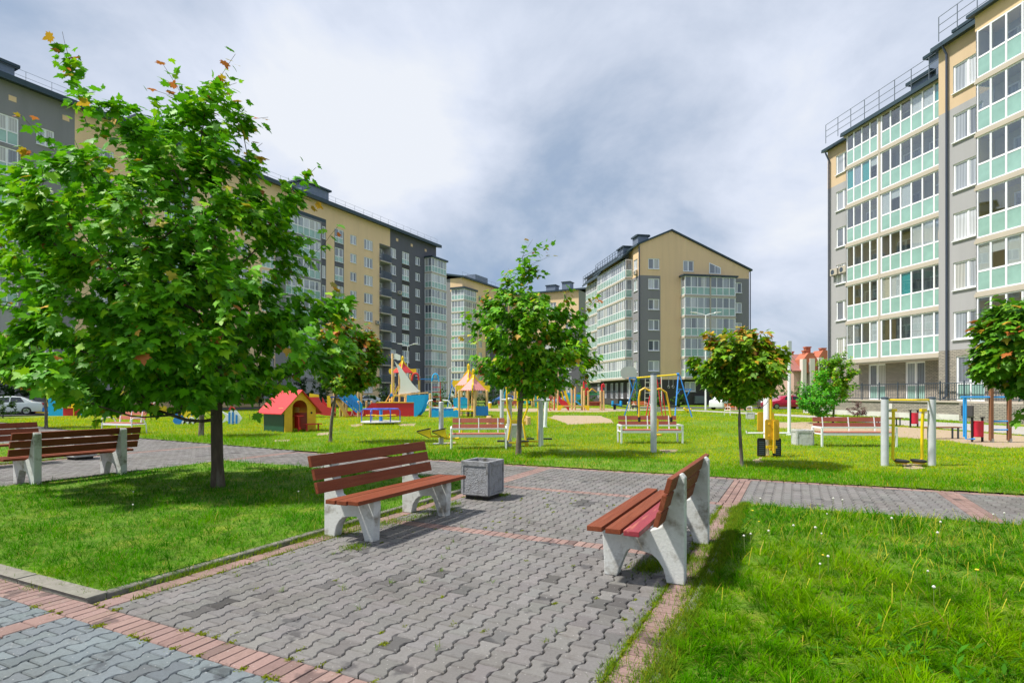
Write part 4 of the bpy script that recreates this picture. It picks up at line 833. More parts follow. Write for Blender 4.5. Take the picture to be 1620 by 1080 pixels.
# ---------------------------------------------------------------- B2, B3 middle blocks
def block_two():
    PH, F0 = 2.72, 1.5; rz = math.atan2(.886, .463); W, D, H = 42, 13, 28.0
    t = thing('apartment_block', 'far cream and grey block with a glazed corner tower, left of the slender maple', 'apartment building', (-11.3, 132), rz)
    wins = [(s, s+w, F0+PH*k+.25, F0+PH*k+1.8, 2) for k in range(9) for s, w in [(7.2, 1.6), (11, 1.6), (15, 1.3), (19, 1.6), (23, 1.6), (28, 1.6), (34, 1.6)]]
    b = MB(); facade(b, W, H, [(0, 10.5, 0, H, 1), (0, W, 25.2, H, 1), (10.5, 22, 0, 19.5, 2), (22, W, 0, H, 1), (0, 10.5, 0, 19, 1), (13, 22, 0, 25.2, 2)], [w[:4] for w in wins], MAIN)
    facade(b, 0, H, [(-3.3, 0, 25, H, 1)], [], LEFT, x0=-D); facade(b, D, H, [], [], RIGHTF(W)); b.add([(0, D, 0), (W, D, 0), (W, D, H), (0, D, H)], [(0, 1, 2, 3)])
    b.build('wall', [M_grey, M_cream, M_dark], t)
    for x0, x1, z0, z1, c in wins: window(t, (x0, RVL-.07, z0), 0, x1-x0, z1-z0, c, 'plain', False)
    for k in range(9): bay(t, (-.9, -1.0, F0+PH*k-.65), 0, 5.4, 3.4, PH, 6, (True, False), npe=4)
    q = MB(); q.box(-1.2, 4.8, -1.3, 2.6, F0+PH*9-.65, F0+PH*9-.25); q.build('bay_roof', M_teal, t)
    q = MB(); q.prism([(-.7, H-.1), (6.5, H+1.3), (D+.7, H-.1), (D+.7, H+.3), (6.5, H+1.7), (-.7, H+.3)], 'x', -.6, W+.6); q.build('roof', M_teal, t)
    q = MB(); q.box(9, 15, 2, 5, H+.5, H+2.6); q.build('rooftop_box', M_blue, t); q = MB(); roof_rail(q, [(0, 0, H+.3), (W, 0, H+.3)], 1, 2.2, (1,), .02); q.build('roof_railing', M_railw, t)
block_two()
def block_three():
    PH, F0 = 2.72, 1.5; W, D, H = 30, 12, 27.9
    t = thing('apartment_block', 'farthest cream block with a dark grey end, seen right of the slender maple', 'apartment building', (16.9-.886*W, 147+.463*W), R(-27.6))
    wins = [(s, s+w, F0+PH*k+.1, F0+PH*k+1.9, c) for k in range(9) for s, w, c in [(3, 1.6, 2), (8, 1.6, 2), (13, 1.6, 2), (20.4, 3.4, 4), (16.6, 1.5, 2), (26.4, 1.6, 2)] if not (s == 26.4 and k == 8)]
    b = MB(); facade(b, W, H, [(0, W, 0, H, 1), (24.5, W, 0, 18, 2), (0, 14, 0, 16, 2)], [w[:4] for w in wins], MAIN); facade(b, D, H, [], [], RIGHTF(W)); facade(b, 0, H, [], [], LEFT, x0=-D); b.add([(0, D, 0), (W, D, 0), (W, D, H), (0, D, H)], [(0, 1, 2, 3)])
    b.build('wall', [M_grey, M_cream, M_dark], t)
    for x0, x1, z0, z1, c in wins: window(t, (x0, RVL-.07, z0), 0, x1-x0, z1-z0, c, 'plain' if c == 2 else 'loggia', False)
    q = MB(); q.prism([(-.7, H-.1), (6, H+1.2), (D+.7, H-.1), (D+.7, H+.3), (6, H+1.6), (-.7, H+.3)], 'x', -.6, W+.6); q.build('roof', M_teal, t)
    for x, w, h in ((20.5, 2.6, 1.9), (25, 2.2, 2.4), (4, 4, 2)): q = MB(); q.box(x, x+w, 1, 3.5, H+.4, H+h); q.box(x-.2, x+w+.2, .8, 3.7, H+h, H+h+.2, 1); q.build('rooftop_box', [M_blue, M_teal], t)
block_three()
# ---------------------------------------------------------------- B4 centre block with gable
def block_four():
    PH = 2.81; W, D = 16.3, 24; t = thing('apartment_block', 'cream and grey block with a big gable standing at the centre right', 'apartment building', (17.4, 79), R(9.9))
    wins = [(1.25, 2.85, 15.9-PH*k, 17.35-PH*k, 2) for k in range(5)]+[(1.25, 2.85, 18.65, 20.1, 2), (6.35, 7.9, 18.5, 20.0, 2)]
    wins += [(13.75, 15.2, 15.75-PH*k, 17.2-PH*k, 2) for k in range(5)]+[(6.6, 8.2, 1.9, 3.25, 2), (10.6, 12.0, 1.9, 3.25, 2), (13.6, 14.8, 1.9, 3.25, 2)]
    eL, apx, eR = 22.0, (4.6, 23.95), 19.0
    cl = [(-(apx[1]-eL)/apx[0], 1, eL), ((apx[1]-eR)/(W-apx[0]), 1, apx[1]+(apx[1]-eR)/(W-apx[0])*apx[0])]
    slant = (10.2, 11.95, 18.3, 19.85)
    b = MB(); zones = [(0, W, 0, 26, 1), (0, 3.0, 3.55, 17.75, 0), (13.55, W, 3.55, 17.8, 0), (0, W, 0, 3.55, 2)]
    facade(b, W, 24.2, zones, [w[:4] for w in wins]+[(10.2, 11.95, 18.3, 19.2)], MAIN, cl, rmi=3)
    sw = [(-2.15, -.75, 15.9-PH*k-.1, 17.35-PH*k, 2) for k in range(5)]+[(-2.15, -.75, 18.75, 20.2, 2)]
    doors = [(-x-1.1, -x, .9, 3.2) for x in (3.6, 6.2, 8.4, 10.6, 13.5, 17)]
    facade(b, 0, eL, [(-D, 0, 0, 26, 1), (-2.6, 0, 3.55, 17.75, 0), (-D, -2.6, 17, 26, 1), (-D, -15.2, 0, 17, 0), (-D, 0, 0, 3.55, 2)], [s[:4] for s in sw]+doors, LEFT, x0=-D, rmi=3)
    facade(b, D, eR, [(0, D, 0, 26, 1)], [], RIGHTF(W)); 
    b.add([(0, D, 0), (W, D, 0), (W, D, eR), (apx[0], D, apx[1]), (0, D, eL)], [(0, 1, 2, 3, 4)], 1)
    b.build('wall', [M_grey, M_cream, M_char, M_in], t)
    for x0, x1, z0, z1, c in wins: window(t, (x0, RVL-.07, z0), 0, x1-x0, z1-z0, c)
    for x0, x1, z0, z1, c in sw: window(t, (RVL-.07, -x0, z0), R(-90), x1-x0, z1-z0, c)
    for x0, x1, z0, z1 in doors: window(t, (RVL-.07, -x0, z0), R(-90), x1-x0, z1-z0, 2, 'plain', False, 'glazed_door')
    q = MB(); x0, x1, za, zb, zc = 10.2, 11.95, 18.3, 19.85, 19.2        # attic window with sloping head
    q.prism([(x0, za), (x1, za), (x1, zc), (x0, zb)], 'y', -.05, -.01); o = q.build('slanted_window', M_white, t)
    q = MB(); q.prism([(x0+.1, za+.1), ((x0+x1)/2-.05, za+.1), ((x0+x1)/2-.05, (zb+zc)/2-.08), (x0+.1, zb-.13)], 'y', -.06, -.045); q.prism([((x0+x1)/2+.05, za+.1), (x1-.1, za+.1), (x1-.1, zc-.08), ((x0+x1)/2+.05, (zb+zc)/2-.14)], 'y', -.06, -.045); q.build('pane', M_glass, o)
    for k in range(5):
        z = 15.05-PH*k-.25; bay(t, (6.0, -1.2, z), 0, 7.5, 1.2, PH, 8, (True, True), npe=1, dividers=(3.75,))
    q = MB(); q.box(5.7, 13.8, -1.45, .02, 17.62, 17.85); q.build('bay_roof', M_teal, t)
    for k in range(6): bay(t, (-1.05, 15.1, 17.65-PH*k), R(-90), 12.5, 1.05, PH, 16, (False, True), npe=1)
    for k in range(6): bay(t, (-.35, 23.5, 17.5-PH*k), R(-90), 8.2, .35, PH, 10, (False, False), npe=1)
    q = MB(); q.prism([(-1.6, 20.6), (0, 21.75), (0, 22.05), (-1.6, 20.85)], 'y', 2.4, 15.4); q.prism([(-.9, 20.4), (0, 21.45), (0, 21.7), (-.9, 20.65)], 'y', 15.4, 24); q.build('bay_roof', M_teal, t)
    q = MB(); th = .22; q.prism([(-.45, eL-.25), (apx[0], apx[1]+.02), (W+.4, eR-.12), (W+.4, eR+.1), (apx[0], apx[1]+.25), (-.45, eL)], 'y', -.25, D+.3); q.build('roof', M_teal, t)
    q = MB(); roof_rail(q, [(-1.2, 3, 21.1), (-1.2, 15.4, 21.1)], 1.3, 1.1, (.4, .7, 1), .035); roof_rail(q, [(-.7, 16, 20.9), (-.7, 24, 20.9)], 1.3, 1.3, (.4, .7, 1), .035); q.build('roof_railing', M_rail, t)
    for x, y, w, d, z0, z1 in [(.1, .8, 1.4, 1.6, 22, 23.3), (-.8, 4.0, 1.5, 2.2, 21, 22.5), (1.4, 4.5, 1.8, 1.6, 22.3, 24.3), (2.5, 12, 1.5, 2, 22.5, 24.4)]:
        q = MB(); q.box(x, x+w, y, y+d, z0, z1); q.box(x-.2, x+w+.2, y-.2, y+d+.2, z1, z1+.2, 1); q.build('rooftop_box', [M_blue, M_teal], t)
    q = MB(); q.tube([(-.12, -.12, eL-.3), (-.12, -.12, .1)], .09, 6); q.build('downpipe', M_pipe, t); q = MB(); q.tube([(W+.12, -.1, eR-.2), (W+.12, -.1, .1)], .08, 6); q.build('downpipe', M_pipe, t)
    q = MB(); q.box(-2.2, 0, 2.4, 22, 0, .9); q.build('terrace_base', M_char, t); q = MB(); roof_rail(q, [(-2.1, 2.6, .9), (-2.1, 22, .9)], 1.1, .35, (.08, 1,), .022); q.build('terrace_railing', M_rail, t)
    q = MB(); q.box(7.9, 9.4, -.45, -.02, .25, 1.3); q.build('wall_cabinet', M_railw, t); ac_unit(t, (0, 1.4, 18.0), R(-90))
block_four()
# ---------------------------------------------------------------- B5 right block
def block_five():
    PH = 3.0; rz = math.atan2(-.987, .161); t = thing('apartment_block', 'nearest block at the right edge with glazed balconies over a brick ground floor', 'apartment building', (26.6, 48.85), rz)
    W1, W2, D = 12.3, 34.0, 14; H1, H2 = 22.0, 23.3
    # section one: main wall y=0, bay face y=-1.2 ; section two: wall y=-1.8, bay face y=-3.0
    w1 = [(1.0, 2.6, 19.6-PH*k, 21.2-PH*k, 2) for k in range(6)]
    d1 = [(4.5, 6.1, 1.2, 3.85), (7.9, 9.5, 1.2, 3.85), (11.0, 11.95, 1.2, 3.85)]
    b = MB(); facade(b, W1, H1, [(0, W1, 0, H1, 1), (0, W1, 4.05, 18.8, 0), (0, W1, 0, 4.05, 2)], [w[:4] for w in w1]+d1, MAIN, rmi=3)
    M2 = lambda x, o, z: (x, -1.8-o, z)
    w2 = []; d2 = []
    for base in (0, 11.0): 
        w2 += [(base+13.3, base+15.2, 19.9-PH*k, 21.6-PH*k, 2) for k in range(6)]; d2 += [(base+13.5, base+15.3, 1.2, 3.9)]
    d2 += [(17.6, 19.2, 1.2, 3.9), (20.5, 21.6, 1.2, 3.9)]
    facade(b, W2, H2, [(W1, W2, 0, H2, 1), (W1, W2, 4.3, 19.05, 0), (W1, W2, 0, 4.3, 2)], [w[:4] for w in w2]+d2, M2, x0=W1, rmi=3)
    b.add([(W1, -1.8, 0), (W1, -1.8, H2), (W1, 0, H2), (W1, 0, 0)], [(0, 1, 2, 3)], 1)
    facade(b, 0, H1, [(-D, 0, 0, H1, 1), (-D, 0, 0, 18.8, 0)], [], LEFT, x0=-D); b.add([(0, D, 0), (W2, D, 0), (W2, D, H2), (0, D, H1)], [(0, 1, 2, 3)]); b.add([(W2, -1.8, 0), (W2, D, 0), (W2, D, H2), (W2, -1.8, H2)], [(0, 1, 2, 3)])
    b.build('wall', [M_lgrey, M_cream2, M_brick, M_in], t)
    for x0, x1, z0, z1, c in w1: window(t, (x0, RVL-.07, z0), 0, x1-x0, z1-z0, c)
    for x0, x1, z0, z1, c in w2: window(t, (x0, -1.8+RVL-.07, z0), 0, x1-x0, z1-z0, c)
    for x0, x1, z0, z1 in d1: window(t, (x0, RVL-.07, z0), 0, x1-x0, z1-z0, 2 if x1-x0 > 1 else 1, 'tall', False, 'glazed_door')
    for x0, x1, z0, z1 in d2: window(t, (x0, -1.8+RVL-.07, z0), 0, x1-x0, z1-z0, 2, 'tall', False, 'glazed_door')
    for k in range(6):
        z = 18.95-PH*k; bay(t, (3.6, -1.2, z), 0, 3.2, 1.2, PH, 4, (True, False), clear=True); bay(t, (7.0, -1.2, z), 0, 5.25, 1.2, PH, 6, (False, False), clear=True)
        bay(t, (15.85, -3.0, z+.1), 0, 6.8, 1.2, PH, 8, (True, True), clear=True); bay(t, (28, -3.0, z+.1), 0, 5, 1.2, PH, 6, (True, True))
        q = MB(); q.box(6.82, 6.98, -1.24, 0, z, z+PH); q.build('balcony_divider', M_slab, t)
    q = MB(); q.box(3.5, W1, -1.2, 0, 3.86, 3.94); q.build('soffit', M_slab, t)
    q = MB(); q.prism([(-1.5, H1-.35), (-1.45, H1-.05), (4, H1+1.2), (4, H1+.8)], 'x', 3.3, W1-.05); q.prism([(-.42, H1-.08), (-.40, H1+.17), (4, H1+1.18), (4, H1+.8)], 'x', -.25, 3.3); q.build('roof', M_teal, t)
    q = MB(); q.box(3.4, W1, -1.25, 0, H1-.42, H1-.05); q.build('eaves_band', M_slab, t)
    q = MB(); q.prism([(-2.25, H2-.25), (-2.2, H2+.05), (6, H2+1.8), (6, H2+1.4)], 'x', W1-.2, W2+.4); q.prism([(-3.4, H2-.45), (-3.38, H2-.25), (-2.2, H2+.03), (-2.2, H2-.2)], 'x', 15.6, 23.2); q.build('roof', M_teal, t)
    q = MB(); q.box(15.8, 22.9, -3.0, -1.8, 22.05, H2-.3); q.build('bay_top', M_cream, t)
    q = MB(); roof_rail(q, [(1.2, -1.1, H1+.1), (W1, -1.1, H1+.1)], 1.5, 1.25, (.33, .66, 1), .022); roof_rail(q, [(W1+.4, -2.2, H2+.15), (W2, -2.2, H2+.15)], 1.5, 1.25, (.33, .66, 1), .022); q.build('roof_railing', M_railw, t)
    for x, w, y, z in [(8.4, 1.5, 0, 23.2), (9.6, 2.6, .2, 24.4), (11.2, 1.6, .8, 25.3)]: q = MB(); q.box(x, x+w, y, y+1.8, H1, z); q.box(x-.25, x+w+.25, y-.25, y+2, z, z+.2, 1); q.build('rooftop_box', [M_blue, M_teal], t)
    for x, y, h in ((.35, -.15, H1-.4), (13.0, -1.95, H2-.3)):
        q = MB(); q.tube([(x-.1, y-.25, h+.25), (x-.1, y-.22, h+.1), (x, y, h-.5), (x, y, 1.5), (x-.15, y-.1, 1.3)], .065, 8); q.build('downpipe', M_pipe, t)
    ac_unit(t, (.7, 0, 11.35), 0); ac_unit(t, (1.7, 0, 11.35), 0); ac_unit(t, (12.0, -1.2, 11.4), 0)
    # laundry-pink cloth behind a balcony pane on the lowest glazed storey
    q = MB(); q.box(0, W2, -2.2, 0, 0, 1.1); q.box(15, W2, -3.2, -2.2, 0, 1.1); q.build('terrace_base', M_brick, t)
    q = MB(); q.box(-.1, W2, -2.28, -1.82, 1.1, 1.2); q.box(-.1, W1-.02, -1.82, -.02, 1.1, 1.18); q.build('terrace_coping', M_slab, t)
    q = MB(); q.box(-.05, W2, -2.245, -2.19, 0, .38); q.build('plinth', M_plaster, t)
    q = MB(); n = 190
    for i in range(n+1): x = -.05+i*.16; q.box(x-.011, x+.011, -2.16, -2.14, 1.3, 2.25)
    for i in range(0, 20): x = -.05+i*1.6; q.box(x-.03, x+.03, -2.18, -2.12, 1.2, 2.42)
    q.box(-.05, 31, -2.18, -2.12, 2.25, 2.30); q.box(-.05, 31, -2.17, -2.13, 1.28, 1.32); q.build('terrace_railing', M_rail, t)
    q = MB(); q.box(8.5, 9.2, -2.27, -2.2, .45, .95); q.build('meter_door', M_plaster, t); q = MB(); q.box(15.2, 15.9, -3.27, -3.2, .35, .95) ; q.build('meter_door', M_char, t)
block_five()
# ---------------------------------------------------------------- red roofed houses
M_rtile = mat('red_roof_tiles', (.30, .12, .10), .8, 3, .12, .3, 20); M_rtile2 = mat('salmon_roof_tiles', (.50, .13, .10), .8, 3, .12, .3, 20); M_obrick = mat('orange_brick', (.44, .14, .08), .85, 6, .15, .2, 20); M_hw = wallm('house_wall', (.66, .62, .58)); M_hp = wallm('house_pink', (.50, .33, .29)); M_hy = wallm('house_yellow', (.60, .48, .30))
def house(name, label, px0, px1, Z, zeave, zridge, wallm_, roofm, gables, chims, pil):
    X0, X1 = (px0-810)/FPX*Z, (px1-810)/FPX*Z; W = X1-X0; t = thing('red_roofed_house', label, 'house', (X0, Z), 0, 'red roofed houses down the road'); D = 10
    nw = max(2, int(W/3.2)); wins = [(W*(i+.5)/nw-.6, W*(i+.5)/nw+.6, z, z+1.5) for i in range(nw) for z in (1.0, 4.0) if z+1.6 < zeave]
    b = MB(); facade(b, W, zeave, [], wins, MAIN); facade(b, 0, zeave, [], [], LEFT, x0=-D); facade(b, D, zeave, [], [], RIGHTF(W)); b.add([(0, D, 0), (W, D, 0), (W, D, zeave), (0, D, zeave)], [(0, 1, 2, 3)]); b.build('wall', wallm_, t)
    for w in wins: window(t, (w[0], .06, w[2]), 0, 1.2, 1.5, 2, 'plain', False)
    q = MB(); q.prism([(-.6, zeave-.15), (D/2, zridge), (D+.6, zeave-.15), (D+.6, zeave+.05), (D/2, zridge+.2), (-.6, zeave+.05)], 'x', -.5, W+.5); rf = q.build('roof', roofm, t)
    for x, y, w, z in chims: q = MB(); q.box(x, x+w, y, y+.9, zeave, z); q.box(x-.12, x+w+.12, y-.1, y+1, z, z+.25); q.build('chimney', M_obrick, rf)
    for x, w, z in gables:
        q = MB(); q.prism([(x, zeave-.4), (x+w, zeave-.4), (x+w, z-1.2), (x+w*.65, z), (x+w*.35, z), (x, z-1.2)], 'y', -.9, 2.5); q.build('gable', M_obrick, t)
        q = MB(); q.box(x+w*.36, x+w*.62, -1.0, -.93, zeave-.2, z-1.8); q.build('gable_window', M_glass, t)
    for x, w, z in pil: q = MB(); q.box(x, x+w, -1.15, .0, 0, z); q.build('pilaster', M_hw, t)
house('h', 'red roofed house with salmon tiles and one orange chimney left of the tall thin pole', 1215, 1267, 118, 5.8, 9.2, M_hy, M_rtile2, [], [(4.7, .8, .9, 10.0), (1.2, 2.2, .8, 9.6)], [])
house('h', 'pale house with dark red roof, orange gables and white pilasters beside the tall thin pole', 1256, 1345, 110, 5.9, 9.2, M_hp, M_rtile, [(1.4, 2.6, 9.3), (4.3, 2.3, 9.8)], [(3.1, 1.6, .9, 10.4), (2.1, .2, .7, 9.6), (5.0, -.5, .8, 10.0)], [(1.1, .7, 8.1), (2.5, .9, 8.2), (4.1, .9, 8.4), (7, .8, 8)])
def kiosk():
    X, Y = gp(1191, 641.5); t = thing('kiosk', 'small dark grey shed by the road left of the red car', 'shed', (X, Y)); q = MB(); q.box(-1.1, 1.1, 0, 2, 0, 1.9); q.build('wall', M_grey, t, bevel=.02); q = MB(); q.box(-1.3, 1.3, -.2, 2.2, 1.9, 2.05); q.build('roof', M_teal, t); q = MB(); q.box(-.4, .4, -.03, -.005, .1, 1.7); q.build('door', M_char, t)
kiosk()
# ================================================================ OBJECTS
def paint(name, c, **k): return mat(name, c, k.pop('rough', .42), k.pop('ns', 7), k.pop('na', .10), k.pop('bump', .08), 60, spec=.5, **k)
P_red = paint('red_paint', (.62, .02, .03)); P_blue = paint('blue_paint', (.02, .22, .68)); P_sky = paint('sky_blue_paint', (.01, .40, .85)); P_yel = paint('yellow_paint', (.88, .62, .01)); P_oran = paint('orange_paint', (.80, .26, .03))
P_green = paint('dark_green_paint', (.01, .07, .04)); P_lgreen = paint('green_paint', (.02, .38, .14)); P_turq = paint('turquoise_paint', (.03, .48, .48)); P_pink = paint('pink_roof_panel', (.80, .30, .28)); P_coral = paint('coral_roof', (.62, .035, .04))
P_white = paint('white_paint', (.82, .83, .85)); P_grey = paint('silver_grey_paint', (.56, .58, .62)); P_black = mat('black_rubber', (.018, .018, .02), .6, 20, .2, .2, 90); P_navy = paint('dark_blue_paint', (.02, .06, .35)); P_violet = paint('violet_paint', (.25, .15, .6))
P_yel2 = paint('ochre_yellow_paint', (.78, .46, .02)); M_steel = mat('steel', (.45, .46, .48), .35, 8, .1, metal=.9); M_wood = mat('pale_pine', (.70, .45, .20), .65, 3, .15, .25, 30, stretch=(4, 4, .5)); M_wood2 = mat('brown_pine', (.24, .10, .05), .7, 3, .2, .3, 30, stretch=(5, 5, .5)); M_deck = mat('red_stained_wood', (.36, .10, .06), .55, 4, .15, .2, 40, stretch=(1, 1, 5))
M_plank = mat('bench_plank', (.19, .046, .018), .55, 5, .2, .4, 50, spec=.22, stretch=(9, .5, 9), col2=(.25, .075, .035), f2=(.5, .75), s2=1.2); M_plank2 = mat('bench_plank_wine', (.27, .032, .045), .45, 5, .14, .25, 50, stretch=(6, .5, 6), col2=(.42, .12, .08), f2=(.6, .68), s2=3)
M_conc = stained('painted_concrete', (.56, .57, .55), (.22, .20, .16), 5, .53, .70, bump=.2); M_conc2 = stained('grey_concrete', (.27, .275, .29), (.09, .085, .07), 6, .50, .68, bump=.5); M_concw = stained('white_concrete', (.54, .54, .53), (.22, .21, .19), 5, .50, .72); M_concd = mat('dark_base', (.035, .033, .03), .9, 20, .2, .4)
M_sail = mat('white_sail', (.84, .84, .82), .5, 2, .03); M_rope = mat('rope', (.75, .72, .65), .8, 30, .1)
def ppm(py): return (py-HY)/EYE
# ---------------------------------------------------------------- concrete and plank benches
def leg_profile(b, y0, y1):
    """side frame of the bench in (x, z): front foot, arched beam, rear upright"""
    poly = [(0, 0), (.115, 0), (.155, .12), (.205, .235), (.235, .262), (.36, .25), (.43, .235), (.485, .19), (.53, .12), (.56, 0), (.71, 0), (.712, .5), (.712, .92), (.68, .955), (.625, .935), (.575, .72), (.52, .485), (.42, .445), (.06, .455), (-.012, .455), (-.02, .40)]
    b.prism([(x, z) for x, z in poly], 'y', y0, y1)
def concrete_bench(label, p, q, flip, wine=False):
    """origin on the ground at the front foot centre line; x towards the back"""
    X, Y = pq(p, q); rz = -TH+(math.pi if flip else 0)
    t = thing('park_bench', label, 'bench', (X, Y), rz, 'concrete and plank benches along the paths')
    for y in (-.80, .68):
        b = MB(); leg_profile(b, y, y+.12); b.build('concrete_leg', M_conc, t, bevel=.009)
    r = random.Random(int(p*10))
    for i, x in enumerate((-.06, .10, .26)):
        b = MB(); z = .458+r.uniform(-.002, .002)-.006*i; b.box(x, x+.135, -1.11+r.uniform(-.008, .008), 1.11+r.uniform(-.008, .008), z, z+.045)
        w = wine and i == 2
        b.build('seat_plank', M_plank2 if w else M_plank, t, bevel=.005, label='wine red newer seat plank' if w else None)
    for i, z in enumerate((.545, .69, .835)):
        x = .505+.045*i; b = MB(); b.prism([(x, z), (x+.042, z-.008), (x+.075, z+.115), (x+.033, z+.123)], 'y', -1.10+r.uniform(-.01, .01), 1.10+r.uniform(-.01, .01)); b.build('back_plank', M_plank, t, bevel=.005)
    return t
concrete_bench('reddish brown plank bench on white concrete legs beside the grey litter bin', -4.22, 5.88, True)
concrete_bench('bench with one wine red seat plank, seen from its end by the right lawn', -1.58, 5.92, False, True)
concrete_bench('dark plank bench seen from behind at the left of the big maple', -12.90, 6.30, False)
concrete_bench('leftmost plank bench, cut by the left edge of the picture', -15.95, 6.45, True)
# ---------------------------------------------------------------- litter bins
def concrete_bin(label, X, Y, rz, w, h, m, panel, base=True, group='concrete litter bins'):
    t = thing('litter_bin', label, 'litter bin', (X, Y), rz, group); b = MB(); z0 = .06 if base else -.02; s = w/2
    tp, bt = s, s*.93
    ring = lambda r, z: [(-r, -r, z), (r, -r, z), (r, r, z), (-r, r, z)]
    V = ring(bt, z0)+ring(tp, h)+ring(tp-.05, h)+ring(tp-.06, h-.30)
    b.add(V, [(3, 2, 1, 0)]+[(i, (i+1) % 4, (i+1) % 4+4, i+4) for i in range(4)]+[(i+4, (i+1) % 4+4, (i+1) % 4+8, i+8) for i in range(4)]+[(i+8, (i+1) % 4+8, (i+1) % 4+12, i+12) for i in range(4)]+[(12, 13, 14, 15)])
    b.build('body', m, t, bevel=.006)
    for k in range(4):                                             # framed rough panel on every side
        f = MB(); a = s*.78; zz0, zz1 = z0+.05, h-.085; f.box(-a, a, -.006, .02, zz0, zz1); o = f.build('side_panel', panel, t)
        o.rotation_euler = (0, 0, k*math.pi/2); d = (bt+tp)/2*.5+(bt+tp)/2*.5+.002; o.location = (d*math.sin(k*math.pi/2), -d*math.cos(k*math.pi/2), 0); o.rotation_euler[0] = 0
        e = MB(); e.box(-s*.93, s*.93, -.018, .01, zz1+.012, h-.006); e.box(-s*.93, -a-.006, -.016, .01, z0+.02, zz1+.012); e.box(a+.006, s*.93, -.016, .01, z0+.02, zz1+.012); e.box(-a, a, -.016, .01, z0+.02, zz0-.006)
        e = e.build('rim', m, t); e.rotation_euler = (0, 0, k*math.pi/2); e.location = o.location
    if base: b = MB(); b.box(-s*.78, s*.78, -s*.78, s*.78, 0, .062); b.build('base', M_concd, t)
    return t
M_rough = stained('rough_pebble_concrete', (.29, .295, .315), (.17, .165, .16), 9, .5, .7, bump=1.2)
X, Y = pq(-4.48, 8.05); concrete_bin('square grey rough-sided concrete bin beside the front bench', X, Y, -TH, .50, .60, M_conc2, M_rough)
X, Y = pq(-16.2, 8.3); concrete_bin('concrete bin on a dark base at the far left path edge', X, Y, -TH, .50, .55, M_concw, M_concw)
X, Y = gp(1269, 704); concrete_bin('stained white concrete bin right of the thin white pole', X, Y, -.15, .50, .50, M_concw, M_concw, False)
X, Y = gp(1187, 663); concrete_bin('far white concrete bin beside the orange bench', X, Y, -.35, .50, .44, M_concw, M_concw, False)
X, Y = gp(815, 692); concrete_bin('white concrete bin behind the cross trainer', X, Y, .1, .62, .50, M_concw, M_concw, False)
X, Y = gp(1041, 652); concrete_bin('white concrete bin behind the ladder of the swing frame', X, Y, .1, .5, .44, M_concw, M_concw, False)
X, Y = gp(140, 652); concrete_bin('white concrete bin at the far left behind the red play counter', X, Y, .1, .6, .5, M_concw, M_concw, False)
# ---------------------------------------------------------------- white framed benches
M_pk = [mat('brown_bench_slat', (.30, .08, .05), .5, 5, .15, .2, 40), mat('salmon_bench_slat', (.42, .14, .09), .5, 5, .15, .2, 40), mat('orange_bench_slat', (.72, .22, .07), .5, 5, .15, .2, 40)]
def frame_bench(label, X, Y, rz, L_=2.1, mi=0, arm='round', back=True):
    t = thing('metal_frame_bench', label, 'bench', (X, Y), rz, 'benches with white metal frames'); h = L_/2
    for sx in (-1, 1):
        b = MB(); x = sx*h
        if arm == 'round': b.tube([(x, -.30, 0), (x, -.30, .44), (x, -.30, .62), (x, -.24, .66), (x, .05, .66), (x, .2, .6), (x, .3, .4), (x, .34, 0)], .022, 8)
        else: b.bar((x, -.28, 0), (x, -.28, .62), .05, .05); b.bar((x, .26, 0), (x, .3, .62), .05, .05); b.bar((x, -.30, .60), (x, .3, .60), .05, .05)
        b.tube([(x, -.28, .40), (x, .3, .40)], .02, 6); b.build('side_frame', M_white, t, smooth=arm == 'round')
    b = MB(); b.bar((-h, -.28, .40), (h, -.28, .40), .04, .07); b.bar((-h, .24, .40), (h, .24, .40), .04, .05); b.bar((-h, .05 if False else -.30, .61), (h, -.30, .61), .04, .045) if back == 'rail' else None
    b.build('seat_rail', M_white, t)
    for i in range(3): b = MB(); y = -.24+i*.165; b.box(-h+.03, h-.03, y, y+.145, .43, .465); b.build('seat_slat', M_pk[1 if mi != 2 else 2], t, bevel=.004)
    b = MB()
    for x in (-h*.72, 0, h*.72): b.bar((x, .27, .40), (x, .36, .90), .05, .03)
    b.build('back_post', M_white, t)
    for z, y in ((.58, .285), (.76, .318)): b = MB(); b.prism([(y, z), (y+.03, z-.004), (y+.055, z+.135), (y+.025, z+.14)], 'x', -h+.02, h-.02); b.build('back_slat', M_pk[mi], t, bevel=.004)
    return t
X, Y = gp(757, 710); frame_bench('white framed bench with salmon slats standing left of the cross trainer', X, Y+.1, .06, 1.62, 1, 'round', 'rail')
X, Y = gp(1028, 701); frame_bench('white framed bench with one dark back slat behind the chest press post', X, Y, .02, 2.0, 0, 'square', 'rail')
X, Y = gp(1351, 706); frame_bench('white framed bench with brown back slats left of the air walker', X, Y, -.02, 2.25, 0, 'square', 'rail')
X, Y = gp(1168, 657); frame_bench('far bench with orange slats beside the white bin and the van', X, Y, .35, 2.0, 2, 'round')
X, Y = gp(196, 686); frame_bench('white framed bench with salmon slats half hidden behind the dark bench', X, Y, -.35, 1.7, 1, 'round')
X, Y = gp(1014, 650); frame_bench('tiny far bench with orange slats behind the blue swing frame', X, Y, .3, 1.6, 2, 'round')
def low_table(label, px, py, w, rz=0, m=None):
    X, Y = gp(px, py); t = thing('low_bench', label, 'bench', (X, Y), rz, 'low backless benches on the sand'); b = MB(); b.box(-w/2, w/2, -.17, .17, .40, .44); b.build('seat', m or M_wood2, t, bevel=.006)
    for sx in (-.8, .8):
        b = MB(); b.bar((sx*w/2, -.12, 0), (sx*w/2, -.12, .4), .045, .045); b.bar((sx*w/2, .12, 0), (sx*w/2, .12, .4), .045, .045); b.build('leg', M_rail, t)
